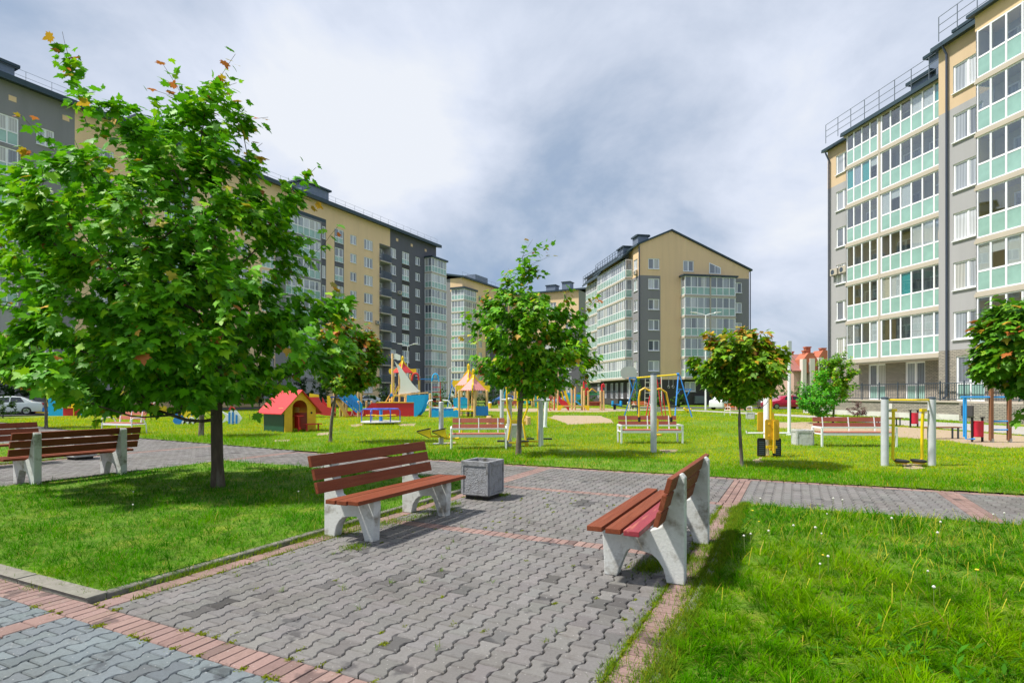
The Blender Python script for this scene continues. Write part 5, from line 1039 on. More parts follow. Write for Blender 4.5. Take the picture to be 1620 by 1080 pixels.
low_table('backless low bench behind the air walker, nearer the red bin on the left', 1404, 674, 1.45, .1); low_table('backless low bench with brown seat to the right of the air walker', 1492, 694, 1.2, .1)
def red_bin(label, px, py, h=.82):
    X, Y = gp(px, py); t = thing('red_litter_bin', label, 'litter bin', (X, Y), .2, 'red bins on black posts')
    for sx in (-1, 1): b = MB(); b.bar((sx*.21, 0, 0), (sx*.21, 0, h), .05, .05); b.box(sx*.21-.07, sx*.21+.07, -.04, .04, h, h+.03); b.build('bin_post', P_black, t)
    b = MB(); b.lathe([(.16, .18), (.175, .2), (.18, h-.13), (.185, h-.11), (.165, h-.11), (.16, .24)], (0, 0, 0), 18); b.build('bucket', paint('bin_red', (.60, .02, .05)), t, smooth=True)
red_bin('red bin on black posts in front of the brick terrace wall, farther one', 1446, 676); red_bin('red bin on black posts nearer, beside the blue exercise bars', 1546, 699)
# ---------------------------------------------------------------- outdoor exercise machines
def post(b, x, y, h, r=.07, z=0): b.lathe([(r, z), (r, h-.02), (r*.8, h)], (x, y, 0), 20)
def air_walker():
    X, Y = gp(1437, 737); t = thing('air_walker', 'air walker with two thick grey posts and two yellow swinging legs', 'exercise machine', (X, Y), .03)
    for sx in (-1, 1):
        b = MB(); post(b, sx*.545, 0, 1.53, .078); b.build('post', P_grey, t, smooth=True); b = MB(); b.lathe([(.082, 0), (.082, .03), (.05, .045)], (sx*.545, 0, 1.525), 20); b.build('cap', M_rail, t, smooth=True)
        b = MB(); b.tube([(sx*.545, 0, 1.27), (sx*.36, 0, 1.27)], .025, 8); b.build('axle', P_grey, t)
        lg = MB(); lg.tube([(sx*.345, 0, 1.27), (sx*.335, .02, .9), (sx*.34, .03, .16)], [.032, .032, .03], 10); lg.box(sx*.345-.06, sx*.345+.06, -.04, .04, 1.24, 1.30); lg = lg.build('swing_leg', P_yel, t, smooth=True)
        b = MB(); b.lathe([(.11, 0), (.125, .02), (.125, .045), (.10, .055)], (sx*.20, -.05, .10), 18, sy=1.7); b.build('foot_pad', P_black, lg, smooth=True); b = MB(); b.box(sx*.20-.07, sx*.20+.07, -.15, .06, .06, .10); b.bar((sx*.34, .02, .15), (sx*.2, .0, .11), .05, .04); b.build('pad_bracket', P_yel2, lg)
    b = MB(); b.tube([(-.48, 0, 1.50), (.0, -.25, 1.50), (.48, 0, 1.50)], .022, 8); b.build('handrail', P_yel, t, smooth=True)
air_walker()
def press_machine():
    X, Y = gp(1216, 722); t = thing('pull_machine', 'white and yellow twin press machine with yellow back plates and black foot plates', 'exercise machine', (X, Y), 0)
    b = MB(); post(b, -.06, 0, 1.75, .07); b.build('post', P_white, t, smooth=True); b = MB(); b.bar((.03, -.06, .2), (.03, -.06, 1.78), .065, .05); b.build('yellow_beam', P_yel, t, bevel=.006)
    b = MB(); b.tube([(-.62, -.1, .68), (-.62, -.1, .62), (.5, -.1, .62)], .022, 8); b.build('crossbar', P_white, t, smooth=True)
    def plate(x, y, z0, z1, w, m, nm):
        b = MB(); r = .04; P = []
        for cx, cz, a0 in ((x+w/2-r, z0+r, -90), (x+w/2-r, z1-r, 0), (x-w/2+r, z1-r, 90), (x-w/2+r, z0+r, 180)):
            for k in range(4): a = R(a0+30*k); P.append((cx+r*math.cos(a), cz+r*math.sin(a)))
        b.prism(P, 'y', y, y+.03); return b.build(nm, m, t)
    pl = plate(-.03, -.28, .46, .98, .36, P_yel2, 'back_plate')
    b = MB(); b.bar((.0, -.32, .12), (.0, -.32, .95), .06, .05); b.bar((.0, -.32, .2), (.0, 0, .2), .05, .05)
    for x, z in ((-.11, .86), (.05, .86), (-.11, .56), (.05, .56)): b.tube([(x, -.31, z), (x, -.28, z)], .022, 10)
    b.build('bracket', P_yel2, t, bevel=.004); plate(.06, .30, .64, 1.15, .44, P_oran if False else P_yel2, 'back_plate')
    for x in (-.27, .13):
        f = plate(x, -.2, -.0+.0+.02, .5, .21, P_black, 'foot_plate'); b = MB()
        for k in range(7): b.box(x-.07, x+.07, -.206, -.199, .08+k*.05, .105+k*.05)
        b.build('tread_ribs', M_rail, f)
    b = MB(); b.bar((-.16, -.2, .27), (.12, -.2, .27), .06, .07); b.bar((-.3, -.12, .02), (.2, -.12, .02), .06, .04); b.build('foot_bar', P_yel, t, bevel=.004)
press_machine()
def chest_press():
    X, Y = gp(1034, 716); t = thing('chest_press_machine', 'tall grey post with curved yellow arms and black grips behind it', 'exercise machine', (X, Y), 0)
    b = MB(); post(b, 0, 0, 2.17, .085); b.build('post', P_grey, t, smooth=True); b = MB(); b.lathe([(.088, 0), (.088, .03), (.05, .045)], (0, 0, 2.165), 20); b.build('cap', M_rail, t, smooth=True)
    b = MB(); b.tube([(0, .45, 1.72), (-.15, .45, 1.80), (-.27, .45, 1.73), (-.31, .45, 1.5), (-.31, .42, .95), (-.31, .40, .82)], .03, 10); b.tube([(0, .45, 1.72), (.3, .45, 1.78), (.46, .45, 1.68), (.55, .45, 1.3), (.60, .42, .95), (.60, .40, .82)], .03, 10); b.tube([(0, 0, 1.78), (0, .45, 1.72)], .03, 8); b.build('arms', P_yel2, t, smooth=True)
    for x in (-.31, .60): b = MB(); b.tube([(x, .4, .98), (x, .4, .84)], .038, 10); b.build('grip', P_black, t)
    for x in (-.44, .66): b = MB(); b.tube([(x-.09, .44, 1.28), (x+.09, .44, 1.28)], .026, 10); b.build('side_grip', P_black, t)
    b = MB(); b.prism([(.06, .55), (.24, .55), (.26, .62), (.26, .88), (.24, .93), (.08, .93), (.04, .85), (.04, .6)], 'y', .46, .5); b.build('back_plate', P_yel, t); b = MB(); b.box(.05, .27, .12, .46, .46, .50); b.build('seat', P_yel2, t, bevel=.01); b = MB(); b.bar((.15, .4, .1), (.15, .4, .9), .06, .05); b.bar((0, 0, .4), (.15, .3, .42), .06, .06); b.build('bracket', P_yel2, t)
chest_press()
def cross_trainer():
    X, Y = gp(830, 706); t = thing('cross_trainer', 'double cross trainer with grey posts, yellow levers and black footrests', 'exercise machine', (X, Y), 0); s = 1/51.
    for x, h in ((-.47, 1.52), (.505, 1.52)): b = MB(); post(b, x, 0, h, .078); b.build('post', P_grey, t, smooth=True)
    b = MB(); b.tube([(-.72, -.05, 1.44), (-.35, -.05, 1.44)], .04, 10); b.tube([(.28, -.05, 1.42), (.78, -.05, 1.44)], .04, 10); b.build('cross_arm', P_grey, t, smooth=True); b = MB(); b.tube([(-.62, .05, 1.44), (.4, .05, 1.44)], .022, 8); b.build('axle', P_yel, t)
    for x, dx, top, y in ((-.55, .06, 2.1, -.12), (-.22, .05, 2.1, .15), (.07, -.06, 2.1, -.12), (.42, .0, 2.05, .2)):
        b = MB(); b.tube([(x, y, top), (x, y, 1.45), (x+.02, y, 1.2), (x+dx*2.2, y, .8), (x+dx*.6, y, .2)], .03, 8); l = b.build('lever', P_yel, t, smooth=True); b = MB(); b.tube([(x, y, top+.02), (x, y, top-.24)], .042, 10); b.build('grip', P_black, l)
    for x in (-.70, -.04): b = MB(); b.box(x-.15, x+.17, -.25, .0, .16, .20); b.build('foot_rest', P_black, t, bevel=.012)
    for x in (.16, .72): b = MB(); b.box(x-.15, x+.15, .15, .35, .2, .24); b.build('foot_rest', P_black, t, bevel=.012)
    b = MB(); b.bar((-.5, -.12, .13), (.1, -.12, .13), .05, .05); b.bar((-.2, .15, .17), (.5, .15, .14), .05, .05); b.box(-.28, -.16, -.05, .05, 0, .22); b.box(.0, .12, -.05, .05, 0, .2); b.build('foot_linkage', P_yel, t, bevel=.004)
cross_trainer()
def leg_press():
    X, Y = gp(698, 703); t = thing('stepper_machine', 'grey post machine with curved handles and yellow wedge foot plates, left of the salmon bench', 'exercise machine', (X, Y), 0)
    b = MB(); post(b, 0, 0, 1.38, .078); b.build('post', P_grey, t, smooth=True); b = MB(); b.box(-.26, .16, -.16, .16, 0, .04); b.build('base_plate', P_grey, t, bevel=.005)
    b = MB(); b.tube([(-.26, -.1, 1.43), (-.38, -.1, 1.41), (-.43, -.1, 1.32), (-.34, -.08, 1.2), (-.05, 0, 1.18), (.5, 0, 1.18)], .022, 8); b.tube([(.06, -.1, 1.43), (.22, -.1, 1.42), (.32, -.1, 1.32), (.33, -.05, 1.2)], .022, 8); b.build('handles', P_white, t, smooth=True)
    for x in (-.46, .02):
        b = MB(); b.prism([(x-.28, .43), (x+.14, .52), (x+.17, .24), (x+.10, .25)], 'y', -.3, -.12); w = b.build('foot_wedge', P_yel, t, bevel=.008); b = MB(); b.bar((x-.28, -.21, .445), (x+.14, -.21, .535), .2, .03); b.bar((x-.27, -.21, .42), (x+.12, -.21, .235), .19, .02); b.build('foot_plate', P_black, w)
    b = MB(); b.bar((-.4, -.1, .28), (.2, -.1, .26), .07, .06); b.tube([(.1, 0, .2), (.55, 0, .2), (.66, 0, .3), (.7, 0, .6), (.72, 0, .78)], .035, 8); b.lathe([(.07, 0), (.05, .1), (.08, .14)], (.3, 0, .22), 12); b.build('seat_arm', P_yel, t, smooth=True); b = MB(); b.lathe([(.2, 0), (.22, .02), (.21, .035)], (.72, 0, .78), 18, sy=.8); b.build('seat', P_yel, t, smooth=True)
leg_press()
# ---------------------------------------------------------------- poles and lamps
def pole(name, label, px, py, h, r, m, tilt=0, top=None, rt=None):
    X, Y = gp(px, py); t = thing(name, label, 'pole', (X, Y)); b = MB(); b.tube([(0, 0, -.02), (tilt*h, 0, h)], [r, rt or r], 14); b.build('shaft', m, t, smooth=True); b = MB(); b.lathe([(r*1.8, 0), (r*1.8, .02), (r*1.05, .03)], (0, 0, .01), 14); b.build('foot_flange', m, t); return t
pole('white_post', 'plain white post standing behind the right end of the salmon bench', 794, 673, 2.15, .10, P_grey); pole('white_post', 'leaning tall white post right behind the cross trainer', 862, 676, 3.05, .085, P_white, .055)
t = pole('thin_pole', 'tall thin white pole with a square top right of the press machine', 1248.5, 688, 3.65, .062, P_white); b = MB(); b.box(-.07, .07, -.07, .07, 2.95, 3.72); b.box(-.2, -.07, -.03, .03, 3.3, 3.4); b.build('top_box', P_grey, t, bevel=.006)
def lamp(label, px, py, h, heads, m=None, r=.07):
    X, Y = gp(px, py); t = thing('street_lamp', label, 'street lamp', (X, Y), 0, 'street lamps'); b = MB(); b.tube([(0, 0, 0), (0, 0, h)], [r, r*.6], 10); b.build('pole', m or P_grey, t, smooth=True)
    b = MB()
    for dx in heads: b.tube([(0, 0, h-.02), (dx*.4, 0, h+.12), (dx, 0, h+.2)], .035, 8)
    b.build('arm', m or P_grey, t)
    for dx in heads: b = MB(); s = 1 if dx > 0 else -1; b.prism([(dx-s*.15, h+.17), (dx+s*.45, h+.26), (dx+s*.48, h+.32), (dx-s*.1, h+.30)], 'y', -.14, .14); b.build('lamp_head', P_white, t, bevel=.01)
lamp('grey street lamp with two heads before the dark end of the left block', 645, 645, 7.0, (-.7, .7)); lamp('street lamp with one head between the left block and the corner tower block', 710, 643.5, 4.6, (.5,)); lamp('tall white lamp with two thin arms in front of the gable block', 1116.5, 649, 9.2, (-1.0, 1.0), P_white, .10)
# ---------------------------------------------------------------- playground
def posts(b, xs, y, h, r=.06):
    for x in xs: b.lathe([(r, 0), (r, h-.03), (r*.6, h)], (x, y, 0), 10)
def panel(b, poly, y, th=.03, mi=0): b.prism(poly, 'y', y-th/2, y+th/2, mi)
def circ(cx, cz, r, n=16, sx=1): return [(cx+sx*r*math.cos(2*math.pi*k/n), cz+r*math.sin(2*math.pi*k/n)) for k in range(n)]
def playhouse():
    """gable front on the plane x = 0 (faces +x), green side on y = 0, ridge along -x"""
    X, Y = gp(450, 684); t = thing('playhouse', 'wooden playhouse with red pitched roof, green side and yellow arched front', 'playhouse', (X, Y), R(-37))
    Wd, L_, ev, ap = 1.5, 1.62, 1.02, 1.76; n = 10
    arch = [(.72+.36*math.cos(R(180*k/n)), 1.02+.34*math.sin(R(180*k/n))) for k in range(n+1)]
    b = MB(); b.prism([(0, 0), (.36, 0), (.36, 1.02)]+arch[::-1][1:]+[(1.08, 0), (Wd, 0), (Wd, ev), (Wd/2, ap), (0, ev)], 'x', -.02, .02); b.build('front_wall', P_yel2, t, bevel=.004)
    b = MB(); b.prism([(0, 0), (.36, 0), (.36, 1.02)]+arch[::-1][1:]+[(1.08, 0), (Wd, 0), (Wd, ev), (Wd/2, ap), (0, ev)], 'x', -L_-.02, -L_+.02); b.build('rear_wall', P_yel2, t, bevel=.004)
    b = MB(); b.tube([(.015, 1.28, .80), (.026, 1.28, .80)], .05, 14); b.build('round_peephole', P_black, t)
    for y, m in ((0, P_green), (Wd, P_red)): b = MB(); b.box(-L_+.03, -.03, y-.02, y+.02, 0, .78); b.build('side_panel', m, t, bevel=.004)
    b = MB()
    for x0 in (-.40, -L_+.03): b.box(x0, x0+.34, -.025, .02, .785, 1.04); b.box(x0, x0+.34, Wd-.02, Wd+.025, .785, 1.04)
    b.build('window_post', M_wood, t)
    b = MB()
    for sy in (0, 1):
        e = (-.24, ev-.22) if not sy else (Wd+.24, ev-.22); P = [(-L_-.15, e[0], e[1]), (.16, e[0], e[1]), (.16, Wd/2, ap+.04), (-L_-.15, Wd/2, ap+.04)]
        b.add(P+[(p[0], p[1], p[2]-.035) for p in P], [(0, 1, 2, 3) if not sy else (3, 2, 1, 0), (7, 6, 5, 4), (0, 4, 5, 1), (1, 5, 6, 2), (2, 6, 7, 3), (3, 7, 4, 0)])
    b.build('roof', P_coral, t)
    b = MB(); b.box(-.45, .12, .5, .85, .66, .70); b.build('table_top', P_red, t); b = MB(); b.box(.0, .05, .62, .67, 0, .66); b.build('table_leg', P_red, t); b = MB(); b.box(.15, .42, .75, 1.55, .30, .34); b.build('bench_seat', P_red, t); b = MB(); b.box(.26, .31, .85, .9, 0, .30); b.box(.26, .31, 1.42, 1.47, 0, .30); b.build('bench_leg', P_red, t)
playhouse()
def ship():
    X, Y = gp(605, 659); k = 1/ppm(659); t = thing('play_ship', 'wooden play ship with red hull, blue bow, white sail and tall mast', 'play ship', (X, Y), 0)
    x = lambda px: (px-605)*k; z = lambda py: (659-py)*k
    for y in (0, 1.7):
        b = MB(); panel(b, [(x(595), z(637)), (x(655), z(637)), (x(655), 0), (x(594), 0)], y, .04); panel(b, [(x(545), 0), (x(594.5), 0), (x(594.5), z(637)), (x(588), z(637)), (x(580), z(645)), (x(572), z(650)), (x(547), z(650))], y+.002, .04); b.build('hull_side', P_red, t)
        b = MB(); panel(b, [(x(655), 0), (x(655), z(637)), (x(643), z(637)), (x(644), z(625)), (x(673), z(624)), (x(671.5), z(638)), (x(667), z(650)), (x(659), 0)], y-.03, .03); b.build('bow_panel', P_sky, t)
    b = MB(); b.box(x(595), x(655), -.05, 1.75, z(637), z(636)); b.build('gunwale', P_yel2, t); b = MB(); b.box(x(595), x(655), .05, 1.65, .3, .36); b.build('deck', M_wood, t)
    b = MB(); b.lathe([(.075, 0), (.075, z(559)), (.05, z(558))], (x(618), .6, 0), 12); b.build('mast', M_wood, t, smooth=True)
    b = MB(); panel(b, [(x(621), z(559)), (x(624), z(558)), (x(631), z(561)), (x(631), z(568.5)), (x(627), z(569)), (x(621), z(566))], .6, .02); b.build('pennant', M_sail, t)
    b = MB(); panel(b, [(x(a), z(c)) for a, c in [(621, 569.5), (624, 573), (631, 579.5), (640.5, 593), (650, 606), (657, 613.5), (663, 619), (645, 621.5), (627.7, 623.4), (630.5, 613), (630.5, 600), (627.5, 586), (623.5, 576)]], .6, .03); b.build('sail', M_sail, t)
    b = MB(); b.bar((x(616), .5, z(625.5)), (x(676), .5, z(621)), .12, .1); b.build('boom', M_wood, t, bevel=.02); b = MB(); b.lathe([(.05, 0), (.03, .2)], (x(617), .5, z(626)), 8); b.box(x(617)-.12, x(617)+.1, .42, .5, z(627), z(623)); b.build('boom_joint', P_blue, t)
    b = MB(); posts(b, [x(630), x(641)], .45, z(624), .06); posts(b, [x(635.5), x(611)], 1.2, z(637)+.3, .055); posts(b, [x(577), x(585)], .5, z(634), .07); b.build('post', M_wood, t, smooth=True)
    b = MB(); b.bar((x(606), .8, z(636)), (x(621), .8, z(610)), .1, .06); b.bar((x(610), 1.2, z(636)), (x(627), 1.2, z(606)), .1, .06); b.build('gangway_rail', M_wood, t); b = MB(); b.bar((x(618), .3, z(636)), (x(630), .3, z(612)), .08, .05); b.build('yellow_rail', P_yel, t)
    b = MB()
    for i in range(3): b.tube([(x(548+9*i), -.04, z(650)), (x(551+9*i), -.05, z(657)), (x(556+9*i), -.04, z(657)), (x(557+9*i), -.04, z(650))], .016, 6)
    b.build('rope_loops', M_rope, t); b = MB(); posts(b, [x(543), x(547.5)], .1, z(634), .08); posts(b, [x(568)], .6, z(640), .07); b.build('entry_post', M_wood, t, smooth=True); b = MB(); b.bar((x(543), .1, z(645)), (x(558), .1, z(643)), .03, .03); b.build('entry_bar', P_blue, t)
ship()
def ornate_roof(t, cx, cy, zb, zt, w, m1=None, ridge=None):
    """pyramid roof of pink panels with scalloped hem and curled yellow ridge boards"""
    b = MB(); W_ = w*.98; c = [(cx, cy-W_), (cx+W_, cy), (cx, cy+W_), (cx-W_, cy)]; ap = Vector((cx, cy, zt*.66+zb*.34)); n = 6
    for i in range(4):
        A, B_ = Vector((*c[i], zb)), Vector((*c[(i+1) % 4], zb)); P = [A]
        for k in range(n*4+1):
            u = k/(n*4); q = A.lerp(B_, u); P.append(q+(q-ap).normalized()*.085*abs(math.sin(math.pi*u*n)))
        P.append(B_); P.append(ap); m = len(P); nr = (B_-A).cross(ap-A).normalized()*.02
        b.add([tuple(p) for p in P]+[tuple(p-nr) for p in P], [tuple(range(m)), tuple(range(2*m-1, m-1, -1))]+[(q_, q_+m, (q_+1) % m+m, (q_+1) % m) for q_ in range(m)])
    b.build('roof_panels', m1 or P_pink, t)
    b = MB(); H = zt-zb
    prof = [(0, H*1.0), (.05*w, H*1.02), (.14*w, H*.93), (.12*w, H*.72), (.26*w, H*.6), (.42*w, H*.50), (.52*w, H*.34), (.85*w, H*.20), (1.08*w, H*.20), (1.42*w, H*.22), (1.5*w, H*.06), (1.38*w, -.10*H), (1.2*w, -.14*H), (1.05*w, -.08*H), (.8*w, .06*H), (0, H*.66)]
    for a in (0, 90, 180, 270):
        ca, sa = math.cos(R(a))*.76, math.sin(R(a))*.76; nx, ny = -math.sin(R(a))*.04, math.cos(R(a))*.04; m = len(prof)
        V = [(cx+r*ca*1.15+s*nx, cy+r*sa*1.15+s*ny, zb+h) for s in (-1, 1) for r, h in prof]
        b.add(V, [tuple(range(m)), tuple(range(2*m-1, m-1, -1))]+[(i, i+m, (i+1) % m+m, (i+1) % m) for i in range(m)])
    b.build('ridge_boards', ridge or P_yel, t)
def towers():
    X, Y = gp(742, 660); k = 1/ppm(660); t = thing('play_towers', 'twin wooden play towers with pink and yellow curly roofs and blue panels', 'play tower', (X, Y), 0); x = lambda px: (px-742)*k; z = lambda py: (660-py)*k
    b = MB(); posts(b, [x(726.5), x(751)], 0, z(617), .085); posts(b, [x(770)], .35, z(617), .085); posts(b, [x(739), x(745)], 1.2, z(617), .075); b.build('post', M_wood, t, smooth=True)
    b = MB(); posts(b, [x(717), x(735)], 2.0, z(608), .08); posts(b, [x(724), x(748)], 3.2, z(608), .08); b.build('rear_post', M_wood, t, smooth=True)
    ornate_roof(t, x(748), .55, z(616), z(583), .92); ornate_roof(t, x(737), 2.4, z(607.5), z(573), .92)
    def wave(x0, x1, z0, z1, n, a=.05): return [(x1, z0), (x0, z0)]+[(x0+(x1-x0)*i/(n*6), z1+a*abs(math.sin(math.pi*i/6))) for i in range(n*6+1)]
    b = MB(); panel(b, wave(x(752), x(772.5), z(657), z(643), 4), .05); b.build('wavy_panel', P_blue, t, label='dark blue wavy topped panel of the right tower')
    b = MB(); panel(b, [(x(715), z(646)), (x(738), z(646)), (x(738), z(630)), (x(733), z(628)), (x(724), z(628)), (x(715), z(630))], .9); panel(b, [(x(728.5), z(646)), (x(738), z(646)), (x(738), z(631)), (x(728.5), z(631))], .8); b.build('blue_panel', P_sky, t)
    b = MB(); panel(b, wave(x(684), x(726), -.2, z(649.5), 6, .08), -.35, .03); b.build('wave_fence', P_sky, t, label='light blue wavy fence panel in front'); b = MB(); panel(b, wave(x(681), x(716), z(655), z(646), 5, .08), .5, .03); b.build('rear_wave_fence', P_blue, t)
    b = MB(); posts(b, [x(680.5)], 0, z(622), .085); b.build('end_post', M_wood, t); b = MB(); b.bar((x(728), 0, z(653)), (x(750), 0, z(653)), .03, .03); b.bar((x(728), .3, z(640)), (x(750), .3, z(640)), .03, .03); b.build('rail', P_navy, t)
    b = MB(); b.box(x(716), x(752), .1, 1.2, z(651), z(649)); b.build('deck', P_yel, t); b = MB(); panel(b, circ(x(721), z(648), .16), .25); b.build('round_step', P_yel, t); b = MB(); panel(b, [(x(708), z(655)), (x(716), z(655)), (x(716), z(640)), (x(711), z(644))], .7); b.build('slide_side', P_coral, t)
towers()
def red_tower():
    X, Y = gp(650, 652); k = 1/ppm(650); t = thing('play_tower', 'play tower behind the white sail with coral and yellow roof and hooked arches', 'play tower', (X, Y+.5), 0); x = lambda px: (px-650)*k; z = lambda py: (650-py)*k
    b = MB(); posts(b, [x(622.5), x(640)], 0, z(592), .09); posts(b, [x(626), x(643)], 1.6, z(592), .09); posts(b, [x(660)], .4, z(597), .08); b.build('post', M_wood, t, smooth=True); ornate_roof(t, x(634), .7, z(590), z(566), .95, P_coral)
    b = MB(); a = [(x(654.5)+1.0*.22*math.cos(R(d))*1.2, .3, z(597)+.3*math.sin(R(d))) for d in range(0, 181, 20)]; b.tube([(x(659.5), .3, z(602))]+a+[(x(649), .3, z(603))], .085, 8); b.build('red_arch', P_coral, t, smooth=True)
    b = MB(); a = [(x(684.5)+.24*math.cos(R(d)), .3, z(598)+.3*math.sin(R(d))) for d in range(0, 181, 20)]; b.tube([(x(690), .3, z(604))]+a+[(x(679), .3, z(604))], .07, 8); b.build('blue_arch', P_sky, t, smooth=True)
    b = MB(); b.bar((x(655), .3, z(600.5)), (x(688), .3, z(600.5)), .07, .06); b.bar((x(655), .9, z(600.5)), (x(688), .9, z(600.5)), .07, .06)
    for i in range(9): xx = x(657)+(x(686)-x(657))*i/8; b.bar((xx, .3, z(600.5)), (xx, .9, z(600.5)), .03, .03)
    b.build('monkey_bars', P_blue, t); b = MB(); b.tube([(x(679), .3, 0), (x(679), .3, z(600))], .035, 8); b.tube([(x(690), .3, 0), (x(690), .3, z(600))], .05, 8); b.build('arch_post', P_grey, t)
    b = MB()
    for i in range(6): zz = z(648-7*i); b.bar((x(680), .25, zz), (x(692), .25, zz), .03, .05)
    b.bar((x(693), .2, z(650)), (x(692), .2, z(605)), .05, .05); b.build('ladder', P_red, t)
    b = MB(); b.box(x(622), x(644), 0, 1.6, z(627), z(625)); b.build('deck', M_wood, t); b = MB(); panel(b, [(x(618), z(626)), (x(624), z(626)), (x(624), z(606)), (x(618), z(609))], -.1); panel(b, [(x(661), z(640)), (x(668), z(640)), (x(668), z(632)), (x(661), z(634))], 0); b.build('side_panel', P_yel, t)
    b = MB(); b.tube([(x(659), .5, z(596)), (x(659), .5, z(625))], .05, 6); b.build('yellow_rail', P_yel, t)
red_tower()
def a_frame_sky():
    X, Y = gp(712, 655); t = thing('swing', 'blue A-frame swing seen beside the wooden twin towers', 'swing', (X, Y+2), 0); b = MB()
    for sx in (-1, 1): b.bar((0, 0, 2.6), (sx*.55, -.1, 0), .07, .07)
    b.bar((0, 0, 2.6), (0, 2.4, 2.6), .07, .07); b.tube([(0, 0, 2.75), (0, 0, 2.2)], .1, 8); b.build('frame', P_blue, t)
a_frame_sky()
def blue_stairs():
    X, Y = gp(545, 661); k = 1/ppm(661); t = thing('slide_stairs', 'blue slatted stairs and red slide side left of the play ship', 'play slide', (X, Y+.8), 0); x = lambda px: (px-545)*k; z = lambda py: (661-py)*k
    for y in (0, .9):
        b = MB(); b.bar((x(529), y, z(626)), (x(560), y, z(653)), .03, .10); b.bar((x(536), y, z(616)), (x(562), y, z(640)), .03, .08)
        for i in range(9): u = i/8; b.bar((x(530+29*u), y, z(627+25*u)), (x(534+27.5*u), y, z(612+27*u)), .025, .08)
        panel(b, [(x(546), z(618)), (x(563), z(640)), (x(563), z(652)), (x(546), z(636))], y+.015, .02); b.build('stair_side', P_sky if y else P_blue, t)
    b = MB(); b.bar((x(523), .45, z(630)), (x(541), .45, z(660)), .9, .05); b.build('stair_board', P_yel2, t); b = MB(); posts(b, [x(517), x(527)], .9, z(620), .1); posts(b, [x(553), x(558)], 1.4, z(606), .075); posts(b, [x(560)], .3, z(634), .08); b.build('post', M_wood, t)
    b = MB(); b.box(x(516), x(532), 0, 1.0, z(629), z(627)); b.build('deck', P_navy, t); b = MB(); panel(b, [(x(510), z(652)), (x(516), z(652)), (x(516), z(626)), (x(510), z(626))], .2); b.build('yellow_panel', P_yel, t)
    b = MB(); panel(b, [(x(485), z(628)), (x(500), z(628)), (x(504), z(636)), (x(512), z(643)), (x(522), z(646)), (x(522), z(658)), (x(508), z(657)), (x(500), z(655)), (x(493), z(656)), (x(485), z(648))], -.3, .04); panel(b, [(x(500), z(628)), (x(504), z(636)), (x(512), z(643)), (x(522), z(646)), (x(522), z(658)), (x(500), z(655))], .5, .04); b.build('slide_side', P_coral, t); b = MB(); panel(b, [(x(482), z(628)), (x(498), z(628)), (x(497), z(624)), (x(482), z(622))], .1); b.build('yellow_top', P_yel, t)
    b = MB(); b.box(x(483), x(522), -.28, .48, z(655), z(652)); b.build('slide_bed', M_steel, t)
blue_stairs()
def carousel():
    X, Y = gp(602, 671); t = thing('merry_go_round', 'small merry-go-round with blue rails and yellow seats in front of the ship', 'merry-go-round', (X, Y+.1), .2)
    b = MB(); b.lathe([(.95, .10), (1.05, .12), (1.05, .16), (.98, .175), (.1, .18)], seg=40); b.build('platform', mat('checker_plate', (.55, .55, .55), .5, 12, .2, .3), t, smooth=True); b = MB(); b.lathe([(.3, 0), (.3, .1)], seg=16); b.build('pivot', P_black, t)
    b = MB(); b.lathe([(.09, .18), (.09, .78), (.05, .8)], seg=12); b.build('hub', P_blue, t); b = MB(); ring = [(.92*math.cos(R(a)), .92*math.sin(R(a)), .82) for a in range(0, 361, 12)]; b.tube(ring, .026, 8)
    for a in range(0, 360, 60): c, s = math.cos(R(a)), math.sin(R(a)); b.tube([(1.0*c, 1.0*s, .16), (1.0*c, 1.0*s, .70), (.92*c, .92*s, .82), (.07*c, .07*s, .78)], .026, 8)
    b.build('rail', paint('carousel_blue', (.05, .12, .62)), t, smooth=True)
    for a in range(30, 390, 120): c, s = math.cos(R(a)), math.sin(R(a)); b = MB(); b.lathe([(.02, 0), (.3, .0), (.3, .04), (.02, .045)], (.58*c, .58*s, .46), 14); b.build('seat', P_yel, t)
carousel()
